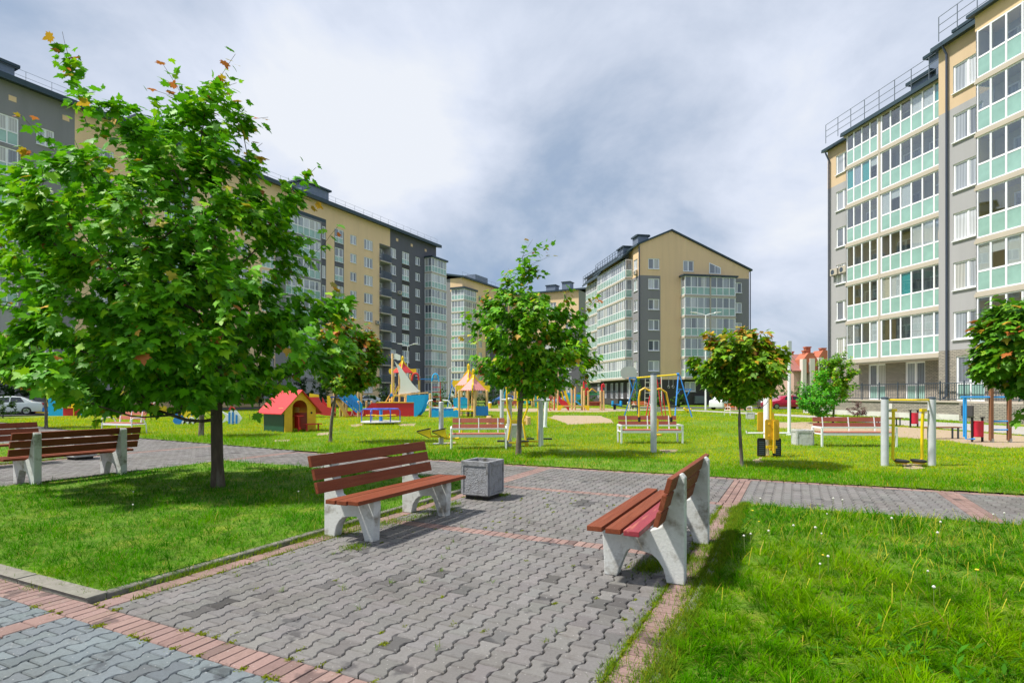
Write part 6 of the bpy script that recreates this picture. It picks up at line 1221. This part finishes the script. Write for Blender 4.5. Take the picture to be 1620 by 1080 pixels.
def left_play():
    X, Y = gp(97, 657.5); k = 1/ppm(657.5); t = thing('play_counter', 'blue play wall with round hole and red counter at the left behind the benches', 'play panel', (X, Y), 0); x = lambda px: (px-97)*k; z = lambda py: (657.5-py)*k
    b = MB(); hole = circ(x(86), z(640), .13, 14)
    def band(poly): panel(b, poly, 0, .04)
    band([(x(76.5), 0), (x(100), 0), (x(100), z(642.5)), (x(91), z(642.5)), (x(91), z(637)), (x(91), z(615)), (x(84), z(614)), (x(80), z(622)), (x(76.5), z(621))][:2]+[(x(100), z(642)), (x(96), z(639)), (x(92.5), z(632)), (x(91), z(615.5)), (x(85), z(615.5)), (x(81), z(622.5)), (x(76.5), z(622))]); b.build('blue_wall', P_sky, t)
    b = MB(); b.tube([(x(86), -.03, z(640)), (x(86), -.024, z(640))], .12, 16); b.build('round_hole', P_black, t)
    b = MB(); b.box(x(100), x(131), -.02, .02, 0, z(645)); b.build('red_counter_front', P_red, t); b = MB(); b.box(x(100), x(133), -.2, .2, z(645), z(644)); b.build('counter_top', P_yel, t); b = MB(); panel(b, [(x(112), z(645)), (x(117), z(645)), (x(118), z(636)), (x(118), z(629)), (x(112), z(629))], .05); b.box(x(117), x(118.5), -.08, -.03, 0, z(646)); b.build('yellow_post', P_yel, t)
    b = MB(); b.box(x(131), x(134.5), -.2, .2, 0, z(641)); b.bar((x(134), .2, z(655)), (x(134), .2, z(628)), .04, .04); b.build('end_panel', P_sky, t); b = MB(); posts(b, [x(99)], .5, z(614), .09); b.build('post', M_wood, t); b = MB(); b.lathe([(.55, 0), (.1, .42), (.02, .46)], (x(98), .5, z(614.5)), 4); b.build('roof', P_coral, t)
    b = MB(); panel(b, [(x(93), z(643)), (x(104), z(643)), (x(104), z(633)), (x(93), z(633))], .8); b.build('red_rear_panel', P_red, t)
    X, Y = gp(60, 656); t = thing('seesaw', 'yellow and blue seesaw seat left of the blue play wall', 'seesaw', (X, Y+.3), 0); k = 1/ppm(656); x = lambda px: (px-60)*k; z = lambda py: (656-py)*k
    b = MB(); b.bar((x(52), 0, z(652)), (x(73), 0, z(653)), .16, .1); b.build('beam', P_yel, t); b = MB(); b.box(x(60), x(74), 0, .4, z(651), z(645)); b.build('seat_box', P_blue, t); b = MB(); b.bar((x(55.5), 0, z(652)), (x(60), 0, z(639)), .06, .06); b.bar((x(66), .3, z(643)), (x(62), .3, z(632)), .06, .06); b.bar((x(35), 0, 0), (x(45), 0, z(634)), .08, .06); b.build('yellow_bars', P_yel, t); b = MB(); b.box(x(50.5), x(53), -.1, .1, z(652), z(641)); b.build('red_stop', P_red, t)
left_play()
def duck_rider():
    X, Y = gp(297, 672); k = 1/ppm(670); t = thing('spring_rider', 'flat blue and yellow spring rider with white waves left of the big maple trunk', 'spring rider', (X, Y), 0); x = lambda px: (px-297)*k; z = lambda py: (671-py)*k
    b = MB(); P = []
    for cx, cz, r, a0, a1 in ((284, 661, 8, 190, 330), (291, 663, 7, 200, 330), (292, 651, 10, 60, 200), (281, 655, 7, 60, 200)): pass
    b.prism([(x(275), z(665)), (x(276), z(661)), (x(280), z(658.5)), (x(277.5), z(653)), (x(280), z(648.5)), (x(285), z(647.5)), (x(292), z(648)), (x(300), z(650)), (x(300), z(662)), (x(293), z(667)), (x(289), z(666)), (x(286), z(670)), (x(280), z(670)), (x(277), z(668))], 'y', -.04, .04); b.build('blue_tail', P_blue, t)
    b = MB(); b.prism([(x(288), z(651)), (x(290), z(648.5)), (x(297), z(647.5)), (x(304), z(649)), (x(308), z(653)), (x(307), z(658)), (x(303), z(661)), (x(295), z(661)), (x(291), z(657)), (x(287), z(654))], 'y', -.08, -.045); b.build('yellow_body', P_yel, t); b = MB(); b.prism(circ(x(304.5), z(655), .055, 12), 'y', -.095, -.082); b.build('eye', P_blue, t); b = MB(); b.prism([(x(283), z(655)), (x(287), z(653.5)), (x(288), z(656)), (x(286), z(657.5))], 'y', -.1, -.05); b.build('red_beak', P_red, t)
    b = MB()
    for cx in (293, 301, 309): b.prism(circ(x(cx), z(667), .11, 12)[:9]+[(x(cx+6), z(660)), (x(cx+3), z(659))], 'y', -.13-.002*cx/300, -.09)
    b.prism([(x(296), z(668)), (x(310), z(667)), (x(308), z(660)), (x(303), z(658)), (x(299), z(664))], 'y', -.12, -.085); b.build('white_waves', P_white, t); b = MB(); b.tube([(x(300)+.07*math.cos(a*.8), .02+.07*math.sin(a*.8), .02+.006*a*4) for a in range(30)], .014, 5); b.build('spring', P_black, t)
    b = MB(); b.box(x(284), x(309), .25, .3, z(648), z(632)); b.build('blue_board', P_sky, t)
    X, Y = gp(372, 672); t = thing('spring_rider', 'blue and white striped fish spring rider right of the big maple trunk', 'spring rider', (X, Y), 0); x = lambda px: (px-372)*k
    out = [(x(352), z(668)), (x(358), z(658)), (x(352), z(650)), (x(362), z(655)), (x(366), z(647)), (x(374), z(649)), (x(380), z(657)), (x(382.5), z(661)), (x(378), z(668)), (x(366), z(670)), (x(360), z(664))]
    b = MB(); b.prism(out, 'y', -.03, .03); b.build('white_body', P_white, t)
    b = MB()
    for c in (364, 369.5, 375): b.prism([(x(c-1.8), z(669)), (x(c+1), z(669)), (x(c+1.2), z(652 if c < 374 else 656)), (x(c-1.6), z(651 if c < 374 else 655))], 'y', -.05, -.032)
    b.build('blue_stripes', P_blue, t); b = MB(); b.prism([(x(362), z(648)), (x(366), z(641)), (x(372), z(646)), (x(371), z(649))], 'y', -.03, .03); b.build('red_fin', P_coral, t); b = MB(); b.tube([(x(370)+.07*math.cos(a*.8), .02+.07*math.sin(a*.8), -.02+.006*a*2) for a in range(20)], .014, 5); b.build('spring', P_black, t)
duck_rider()
def windmill():
    X, Y = gp(240, 656); t = thing('play_windmill', 'small red and white play windmill behind the left benches', 'windmill toy', (X, Y), 0); k = 1/ppm(656); b = MB(); posts(b, [0], .1, .9, .06); b.build('post', P_red, t)
    b = MB()
    for a in (50, 140, 230, 320): c, s = math.cos(R(a)), math.sin(R(a)); b.prism([(0, .68), (.5*c-.12*s, .68+.5*s+.12*c), (.55*c, .68+.55*s), (.5*c+.12*s, .68+.5*s-.12*c)], 'y', -.03+a*.0001, .0+a*.0001)
    b.build('blade', P_red, t); b = MB()
    for a in (50, 140, 230, 320): c, s = math.cos(R(a)), math.sin(R(a)); b.prism([(.2*c-.03*s, .68+.2*s+.03*c), (.45*c-.06*s, .68+.45*s+.06*c), (.45*c+.06*s, .68+.45*s-.06*c), (.2*c+.03*s, .68+.2*s-.03*c)], 'y', -.05, -.035)
    b.build('white_stripe', P_white, t); b = MB(); b.prism(circ(.02, .5, .12, 14), 'y', -.06, -.045); b.build('yellow_disc', P_yel, t)
    X, Y = gp(257, 653); t = thing('activity_board', 'small plain yellow play panel right of the windmill', 'play panel', (X, Y), 0); b = MB(); panel(b, [(-.35, .1), (.35, .1), (.35, .55), (.1, .62), (-.1, .5), (-.35, .65)], 0); b.build('board', P_yel, t, bevel=.01); b = MB(); posts(b, [-.3, .3], .06, .5, .035); b.build('post', M_wood, t)
windmill()
# swing and gym frame
def gym_frame():
    X, Y = gp(1045, 660); k = 1/ppm(661); t = thing('gym_frame', 'gym frame with blue A legs, yellow top bar, rings and red ladder', 'climbing frame', (X, Y), 0); x = lambda px: (px-1045)*k; z = lambda py: (661-py)*k; Tz = z(593)
    ca = 1.0
    b = MB(); L0, R0 = (x(1008), .4, z(596.5)), (x(1074), 0, z(591)); b.tube([L0, (x(1072), 0, z(591.5))], .05, 8); b.build('top_bar', P_yel, t)
    b = MB(); b.bar(L0, (x(989), .6, z(659)), .07, .07); b.bar(L0, (x(1016), 1.6, z(657)), .07, .07); b.bar(L0, (x(996), .4, z(596.5)), .08, .08); b.bar((x(996), .4, z(597)), (x(1002), .5, z(614)), .06, .06); b.build('left_legs', P_blue, t)
    b = MB(); b.bar(R0, (x(1062), -.9, z(664)-.0), .07, .07); b.bar((x(1076), 0, z(592)), (x(1094), -.4, z(664)), .07, .07); b.bar((x(1072), 0, z(615.5)), (x(1095), -.1, z(615.5)), .05, .05); b.bar((x(1093), -.1, z(616)), (x(1086), -.1, z(628)), .05, .05); b.bar((x(1077), 0, z(616)), (x(1070), -.1, z(626)), .04, .04); b.tube([(x(1071), 0, z(591)), (x(1075), 0, z(591))], .09, 10); b.build('right_legs', P_blue, t)
    b = MB(); b.bar((x(1040), .2, z(598)), (x(1048), 0, z(660)), .05, .05); b.bar((x(1046), .2, z(598)), (x(1054), 0, z(660)), .05, .05); b.bar((x(1029), .2, z(626)), (x(1021), 0, z(661)), .05, .05); b.bar((x(1033), .2, z(626)), (x(1026), 0, z(661)), .05, .05)
    for i in range(7): u = i/6.5; b.bar((x(1041+7*u), .18-.15*u, z(605+52*u)), (x(1047+7*u), .18-.15*u, z(605+52*u)), .03, .03)
    b.build('red_ladder', P_red, t)
    b = MB(); b.tube([(x(1047), .1, z(595)), (x(1048), .1, z(658))], .03, 6); b.build('climbing_rope', M_rope, t)
    b = MB()
    for px in (1059, 1066): b.tube([(x(px), .1, z(593)), (x(px), .1, z(609))], .014, 5); b.tube([(x(px)+.07*math.cos(R(a)), .1, z(611.5)+.09*math.sin(R(a))) for a in range(0, 361, 30)], .014, 5)
    b.build('rings', M_steel, t)
    b = MB(); b.tube([(x(1022), .3, z(597)), (x(1021), .3, z(640))], .016, 5); b.tube([(x(1029), .3, z(597)), (x(1029), .3, z(640))], .016, 5)
    for i in range(5): b.bar((x(1021.5), .3, z(604+8.5*i)), (x(1029), .3, z(604+8.5*i)), .03, .04)
    b.build('rope_ladder', M_rope, t)
gym_frame()
def hoop():
    X, Y = gp(1011, 652); t = thing('basketball_hoop', 'round grey backboard with hoop in front of the gable block', 'basketball hoop', (X-.3, Y+3), 0); k = 1/ppm(652); Z = (652-592)*1.0*k*1.07
    b = MB(); b.tube([(.1, .1, 0), (.1, .1, Z)], .07, 10); b.build('pole', P_grey, t)
    b = MB(); P = [(-.72, -.3), (-.45, -.55), (.45, -.55), (.72, -.3)]+[(.76*math.cos(R(a)), .1+.52*math.sin(R(a))) for a in range(0, 181, 15)]; b.prism([(a, Z+c) for a, c in P], 'y', -.04, 0); b.build('backboard', mat('backboard_grey', (.50, .51, .53), .5, 5, .05), t)
    b = MB(); b.tube([(.0+.22*math.cos(R(a)), -.28+.22*math.sin(R(a)), Z-.5) for a in range(0, 361, 20)], .016, 6); b.build('hoop_ring', P_oran, t)
hoop()
# far playground
def far_play():
    X, Y = gp(907, 649); k = 1/ppm(648.5); t = thing('play_structure', 'far playground frame with red slide, red hooks, green rails and yellow wedge supports', 'play structure', (X, Y), 0); x = lambda px: (px-907)*k; z = lambda py: (649-py)*k
    b = MB(); posts(b, [x(883), x(924), x(930), x(949.5), x(954)], 0, z(618), .1); posts(b, [x(911), x(922)], .8, z(612), .1); posts(b, [x(879), x(907)], 1.4, z(615), .1); b.build('post', M_wood, t)
    b = MB(); n = 10; C1 = [(x(884+16*u), z(625+17*u+2*math.sin(2*math.pi*u))) for u in [i/n for i in range(n+1)]]; b.prism(C1+[(a, c-.62) for a, c in C1[::-1]], 'y', -.35, -.30); b.prism(C1+[(a, c-.3) for a, c in C1[::-1]], 'y', .3, .35); b.build('slide', P_red, t)
    b = MB(); panel(b, [(x(882), z(651)), (x(882), z(641)), (x(892), z(641)), (x(889), z(645)), (x(885), z(651))], -.4); panel(b, [(x(921), z(641)), (x(931), z(641)), (x(931), z(651)), (x(927), z(648))], -.4); b.bar((x(888), .2, z(620)), (x(894), .2, z(641)), .05, .2); b.bar((x(894), .3, z(618)), (x(901), .3, z(641)), .05, .25); b.build('yellow_support', P_yel, t)
    b = MB(); b.box(x(890), x(924), -.4, -.3, z(643), z(641)); b.build('beam', M_wood, t); b = MB()
    for px, h in ((925, 603), (928, 614), (953, 608)):
        b.tube([(x(px-1.6), 0, z(h+12)), (x(px-1.6), 0, z(h+4)), (x(px-1), 0, z(h+1)), (x(px+.5), 0, z(h)), (x(px+1.8), 0, z(h+2)), (x(px+2), 0, z(h+5))], .09, 6)
    b.build('red_hook', P_red, t)
    b = MB(); b.bar((x(931), .4, z(624)), (x(949), .4, z(624)), .1, .12); b.bar((x(931), .8, z(621)), (x(949), .8, z(621)), .1, .12); b.bar((x(948), .4, z(629)), (x(953), .4, z(629)), .08, .1); b.build('green_rail', P_lgreen, t); b = MB(); b.bar((x(931), .5, z(621)), (x(937), .5, z(615)), .5, .06); b.bar((x(937), .5, z(615)), (x(944), .5, z(620.5)), .5, .06); b.build('yellow_gable_roof', P_yel2, t)
    b = MB(); b.bar((x(932), .2, z(636)), (x(949), .2, z(636)), .6, .1); b.box(x(932), x(949), .3, .35, z(642), z(635)); b.build('brown_bench', M_deck, t)
    b = MB()
    for px in (870, 877): b.bar((x(px), -.3, 0), (x(px), -.3, z(613)), .07, .07)
    for i in range(6): b.tube([(x(870), -.3, z(619+5*i)), (x(876), -.3, z(621+5*i)), (x(870), -.3, z(624+5*i))], .035, 5)
    b.build('red_climber', P_red, t); b = MB(); panel(b, [(x(873), z(612)), (x(881), z(612)), (x(881), z(610)), (x(877), z(609)), (x(872), z(610))], 0); panel(b, [(x(892), z(611)), (x(899), z(611)), (x(899), z(608.5)), (x(892), z(608.5))], .3); b.build('orange_top', P_oran, t)
    b = MB(); b.bar((x(912), .6, z(635)), (x(920), .6, z(641)), .5, .12); b.bar((x(897), 1.5, z(622)), (x(920), 1.5, z(627)), .1, .2); b.build('blue_slide', P_sky, t); b = MB(); b.box(x(900), x(923), 2.0, 2.1, z(632), z(624)); b.build('turquoise_panel', P_turq, t)
    X, Y = gp(833, 644); k2 = 1/ppm(644); t = thing('play_structure', 'distant turquoise, orange and green climbing frame seen past the slender maple trunk', 'play structure', (X, Y), 0); x = lambda px: (px-833)*k2; z = lambda py: (644-py)*k2
    b = MB(); posts(b, [x(814.5), x(842), x(863), x(845)], 0, z(611), .13); b.build('post', M_wood, t); b = MB(); b.bar((x(815), 0, z(623)), (x(840), 0, z(623)), .12, .15); b.box(x(856), x(866), .1, .2, z(637), z(621)); b.build('green_rail', P_lgreen, t)
    b = MB(); panel(b, [(x(829), z(638)), (x(838), z(638)), (x(837), z(626)), (x(831), z(624))], -.2); b.box(x(846), x(849), -.1, .1, 0, z(622)); b.build('turquoise_board', P_turq, t); b = MB(); panel(b, [(x(827), z(613)), (x(838), z(613)), (x(836), z(608)), (x(829), z(609))], -.1); panel(b, [(x(843), z(622)), (x(846), z(615)), (x(842), z(612)), (x(842), z(623))], -.2); panel(b, circ(x(813), z(611), .22, 8), 0); b.build('orange_ornament', P_oran, t)
    b = MB(); panel(b, [(x(800), z(616)), (x(806), z(615)), (x(806), z(613)), (x(799), z(612))], 0); b.box(x(852), x(855), 0, .1, 0, z(622)); b.build('yellow_board', P_yel, t); b = MB(); panel(b, [(x(838), z(613)), (x(842), z(610)), (x(846), z(614)), (x(842), z(620)), (x(838), z(620))], -.25); b.build('coral_board', P_coral, t)
    X, Y = gp(797, 655); k3 = 1/ppm(655); t = thing('curved_climber', 'light blue curved climbing wall with yellow arch behind the white post', 'play structure', (X, Y), 0); x = lambda px: (px-797)*k3; z = lambda py: (650-py)*k3
    b = MB(); b.prism([(x(799.5), z(610)), (x(797), z(618)), (x(795.5), z(628)), (x(795), z(645)), (x(796), z(645)), (x(798), z(628)), (x(799), z(620)), (x(800.5), z(611))], 'y', -.3, .6); b.build('blue_wall', P_sky, t); b = MB(); b.tube([(x(800), 0, z(611)), (x(806.5), 0, z(611)), (x(805.5), 0, z(616)), (x(801), 0, z(618.5))], .05, 6); b.build('yellow_arch', P_yel, t)
    X, Y = gp(803, 648); t = thing('red_bench', 'far red plank bench beyond the white post', 'bench', (X, Y), 0); b = MB(); b.box(-1.0, 1.0, 0, .4, .42, .46); b.build('seat', M_deck, t); b = MB(); b.box(-1.0, 1.0, .4, .45, .55, .9); b.build('backrest', M_deck, t); b = MB(); b.box(-.9, -.82, 0, .4, 0, .42); b.box(.82, .9, 0, .4, 0, .42); b.build('leg', P_white, t)
    X, Y = gp(972, 648); t = thing('seesaw', 'long dark seesaw beam with blue seats left of the gable block corner', 'seesaw', (X, Y), R(8)); b = MB(); b.bar((-1.9, 0, .75), (1.9, -.2, .15), .12, .08); b.build('beam', P_black, t); b = MB(); b.box(.0, .1, -.25, .25, 0, .55); b.box(-.1, .1, -.03, .03, 0, .45); b.build('stand', P_black, t); b = MB(); b.box(-.2, -.05, .0, .3, .35, .9); b.box(.65, .8, 0, .3, .35, .9); b.box(-.05, .65, .1, .2, .45, .6); b.build('seats', P_sky, t)
    X, Y = gp(1088, 653); t = thing('spring_rider', 'little yellow spring rider beside the right blue leg of the gym frame', 'spring rider', (X, Y), 0); b = MB(); b.prism([(-.2, .15), (.25, .15), (.32, .35), (.22, .42), (.15, .3), (0, .26), (-.1, .32), (-.28, .48), (-.36, .38)], 'y', -.12, .12); b.build('body', P_yel, t, bevel=.02); b = MB(); b.tube([(.07*math.cos(a*.8), .07*math.sin(a*.8), .007*a) for a in range(24)], .014, 5); b.build('spring', P_black, t)
    X, Y = gp(995, 645); t = thing('yellow_bin', 'small yellow bin left of the gym frame by the terrace', 'litter bin', (X, Y), 0, 'small yellow bins'); b = MB(); b.lathe([(.16, 0), (.2, .6), (.18, .62)], seg=12); b.build('bucket', P_yel, t, smooth=True); b = MB(); b.lathe([(.21, .62), (.12, .72)], seg=12); b.build('lid', P_grey, t)
    t = copy_tree(t, 'small yellow bin right of the twin towers before the dark bush', gp(775, 646)); 
    X, Y = gp(783, 677); t = thing('sandbox', 'low wooden sandbox with log corners behind the end of the salmon bench', 'sandbox', (X+.6, Y+3), .05); b = MB()
    for a0, a1 in (((-1, -.8), (1, -.8)), ((1, -.8), (1, .8)), ((1, .8), (-1, .8)), ((-1, .8), (-1, -.8))): b.bar((*a0, .12), (*a1, .12), .06, .22)
    b.build('board', P_yel2, t); b = MB()
    for sx in (-1, 1):
        for sy in (-.8, .8): b.lathe([(.13, 0), (.13, .42), (.1, .44)], (sx, sy, 0), 10)
    b.build('corner_log', M_wood, t, smooth=True)
far_play()
# workout bars at the right
def workout():
    X, Y = gp(1572, 700); k = 1/ppm(700); t = thing('workout_bars', 'brown square posts with blue pull-up bars on the sand at the right', 'pull-up bars', (X, Y), 0); x = lambda px: (px-1572)*k; z = lambda py: (697-py)*k
    for px, py, y in ((1568, 597, 0), (1596.5, 605, 0)): b = MB(); b.box(x(px)-.05, x(px)+.05, y-.05, y+.05, .08, z(py)); b.build('post', M_wood2, t, bevel=.008); b = MB(); b.box(x(px)-.03, x(px)+.03, y-.09, y+.02, 0, .14); b.build('post_shoe', M_steel, t)
    b = MB(); b.tube([(x(1520), 0, z(625)), (x(1568), 0, z(625))], .03, 8); b.tube([(x(1568), 0, z(625)), (x(1596), .0, z(625))], .03, 8); b.tube([(x(1528), 0, z(625)), (x(1528), 0, z(691)), (x(1542), 0, z(691))], .03, 8); b.tube([(x(1547), .6, z(625)), (x(1547), .6, z(690))], .03, 8)
    b.tube([(x(1568), 0, z(663)), (x(1596), .0, z(663))], .024, 8); b.tube([(x(1568), 0, z(676.5)), (x(1596), .0, z(676.5))], .024, 8); b.tube([(x(1560), 0, z(598)), (x(1577), 0, z(599))], .05, 8); b.build('bars', paint('bar_blue', (.02, .30, .75)), t, smooth=True)
workout()
# ---------------------------------------------------------------- cars
M_cg = mat('car_glass', (.02, .025, .03), .06, 3, .05, spec=.9); M_ty = mat('tyre', (.02, .02, .02), .8, 20, .1); M_hub = mat('wheel_rim', (.45, .46, .48), .3, 3, .05, metal=.8); M_tail = mat('tail_light', (.5, .01, .01), .2, 3, .05); M_head = mat('head_light', (.8, .82, .85), .1, 3, .05)
def car(label, px, py, rz, col, prof, W=1.75, roofw=1.3, wheels=(.8, 3.4), hh=.95, ang_mat=None, off=0, group='cars parked on the roads'):
    X, Y = gp(px, py); t = thing('parked_car', label, 'car', (X, Y+off), rz, group); m = mat('car_paint', col, .25, 3, .03, spec=.6, coat=.8)
    L_ = max(p[0] for p in prof); b = MB(); n = len(prof); cx = L_/2
    def half(z): return W/2 if z < hh else W/2-(W-roofw)/2*min(1, (z-hh)/.5)
    V = [(x-cx, -half(z), z) for x, z in prof]+[(x-cx, half(z), z) for x, z in prof]
    b.add(V, [tuple(range(n)), tuple(range(2*n-1, n-1, -1))]+[(i, i+n, (i+1) % n+n, (i+1) % n) for i in range(n)]); b.build('body', m, t, bevel=.05, smooth=True, angle=50)
    up = [p for p in prof if p[1] >= hh-.02]; xs = [p[0] for p in up]; xa, xb = min(xs), max(xs); tp = max(p[1] for p in prof)
    roof = [p for p in up if p[1] > tp-.12]; r0, r1 = min(p[0] for p in roof), max(p[0] for p in roof)
    gz0, gz1 = hh+.03, tp-.10; cab0, cab1 = min(p[0] for p in up if p[1] > hh+.1)-.35, max(p[0] for p in up if p[1] > hh+.1)+.35
    for s in (-1, 1):
        b = MB(); y0, y1 = half(gz0)+.012, half(gz1)+.012
        def quad(a0, a1, c0, c1): b.add([(a0-cx, s*y0, gz0), (a1-cx, s*y0, gz0), (c1-cx, s*y1, gz1), (c0-cx, s*y1, gz1)], [(0, 1, 2, 3) if s < 0 else (3, 2, 1, 0)])
        mid = (r0+r1)/2; quad(max(r0-.45, cab0+.12), mid-.04, r0+.05, mid-.04); quad(mid+.04, min(r1+.45, cab1-.12), mid+.04, r1-.05); b.build('side_window', M_cg, t)
        for wx in wheels:
            w = MB(); w.tube([(wx-cx, s*(W/2-.18), .31), (wx-cx, s*(W/2+.01), .31)], .31, 20); w = w.build('wheel', M_ty, t, bevel=.02); h = MB(); h.tube([(wx-cx, s*(W/2+.008), .31), (wx-cx, s*(W/2+.025), .31)], .2, 14); h.build('rim', M_hub, w)
        b = MB(); b.box(-cx+.02 if False else -L_/2-.01, -L_/2+.12, s*W*.36-.18*(s > 0)*0-.15, s*W*.36+.15, .68, .85); b.build('headlight', M_head, t); b = MB(); b.box(L_/2-.1, L_/2+.012, s*W*.36-.15, s*W*.36+.15, .75, .92); b.build('tail_light', M_tail, t)
    for e in (0, 1):                                                # windscreen and rear window
        xs_ = (cab0+.33, r0) if e == 0 else (cab1-.33, r1); b = MB(); o = -.02 if e == 0 else .02; lo, hi = W/2-.16, roofw/2-.04
        b.add([(xs_[0]-cx+o*2.2, -lo, gz0), (xs_[0]-cx+o*2.2, lo, gz0), (xs_[1]-cx+o*2.5, hi, gz1+.02), (xs_[1]-cx+o*2.5, -hi, gz1+.02)], [(0, 3, 2, 1) if e == 0 else (0, 1, 2, 3)]); b.build('windscreen' if e == 0 else 'rear_window', M_cg, t)
    return t
SEDAN = [(0, .25), (.0, .62), (.12, .78), (1.15, .95), (1.9, 1.40), (2.6, 1.45), (3.2, 1.38), (3.9, 1.0), (4.45, .95), (4.55, .7), (4.5, .25)]
VAN = [(0, .28), (0, .75), (.1, .95), (.75, 1.10), (1.35, 1.72), (1.7, 1.80), (3.4, 1.80), (3.8, 1.70), (3.95, 1.0), (4.0, .28)]
car('crimson saloon car parked by the road right of the press machine', 1243, 647, R(3), (.42, .01, .05), SEDAN, wheels=(.85, 3.55))
car('small white van parked left of the ball-headed maple', 1150, 648, R(40), (.72, .74, .76), VAN, 1.6, 1.35, (.7, 3.2), 1.05)
car('white saloon car parked at the far left behind the dark bush', 13, 656, R(28), (.66, .70, .72), SEDAN, wheels=(.85, 3.55))
car('silver car on the far road just above the red saloon', 1216, 636, R(4), (.55, .60, .66), SEDAN, wheels=(.85, 3.55))
car('dark grey car on the far road behind the tall thin pole', 1262, 637.5, R(4), (.06, .07, .09), SEDAN, wheels=(.85, 3.55))
car('blue car parked beyond the light blue climbing wall', 798, 640.5, R(8), (.02, .12, .42), SEDAN, wheels=(.85, 3.55)); car('dark blue car seen just right of the slender maple trunk', 823, 640.5, R(8), (.03, .05, .20), SEDAN, wheels=(.85, 3.55)); car('light blue car behind the far red slide', 900, 640.3, R(8), (.10, .30, .50), SEDAN, wheels=(.85, 3.55))
car('pale car glimpsed behind the dark evergreen near the ship mast', 580, 642, R(20), (.6, .62, .64), SEDAN, wheels=(.85, 3.55))
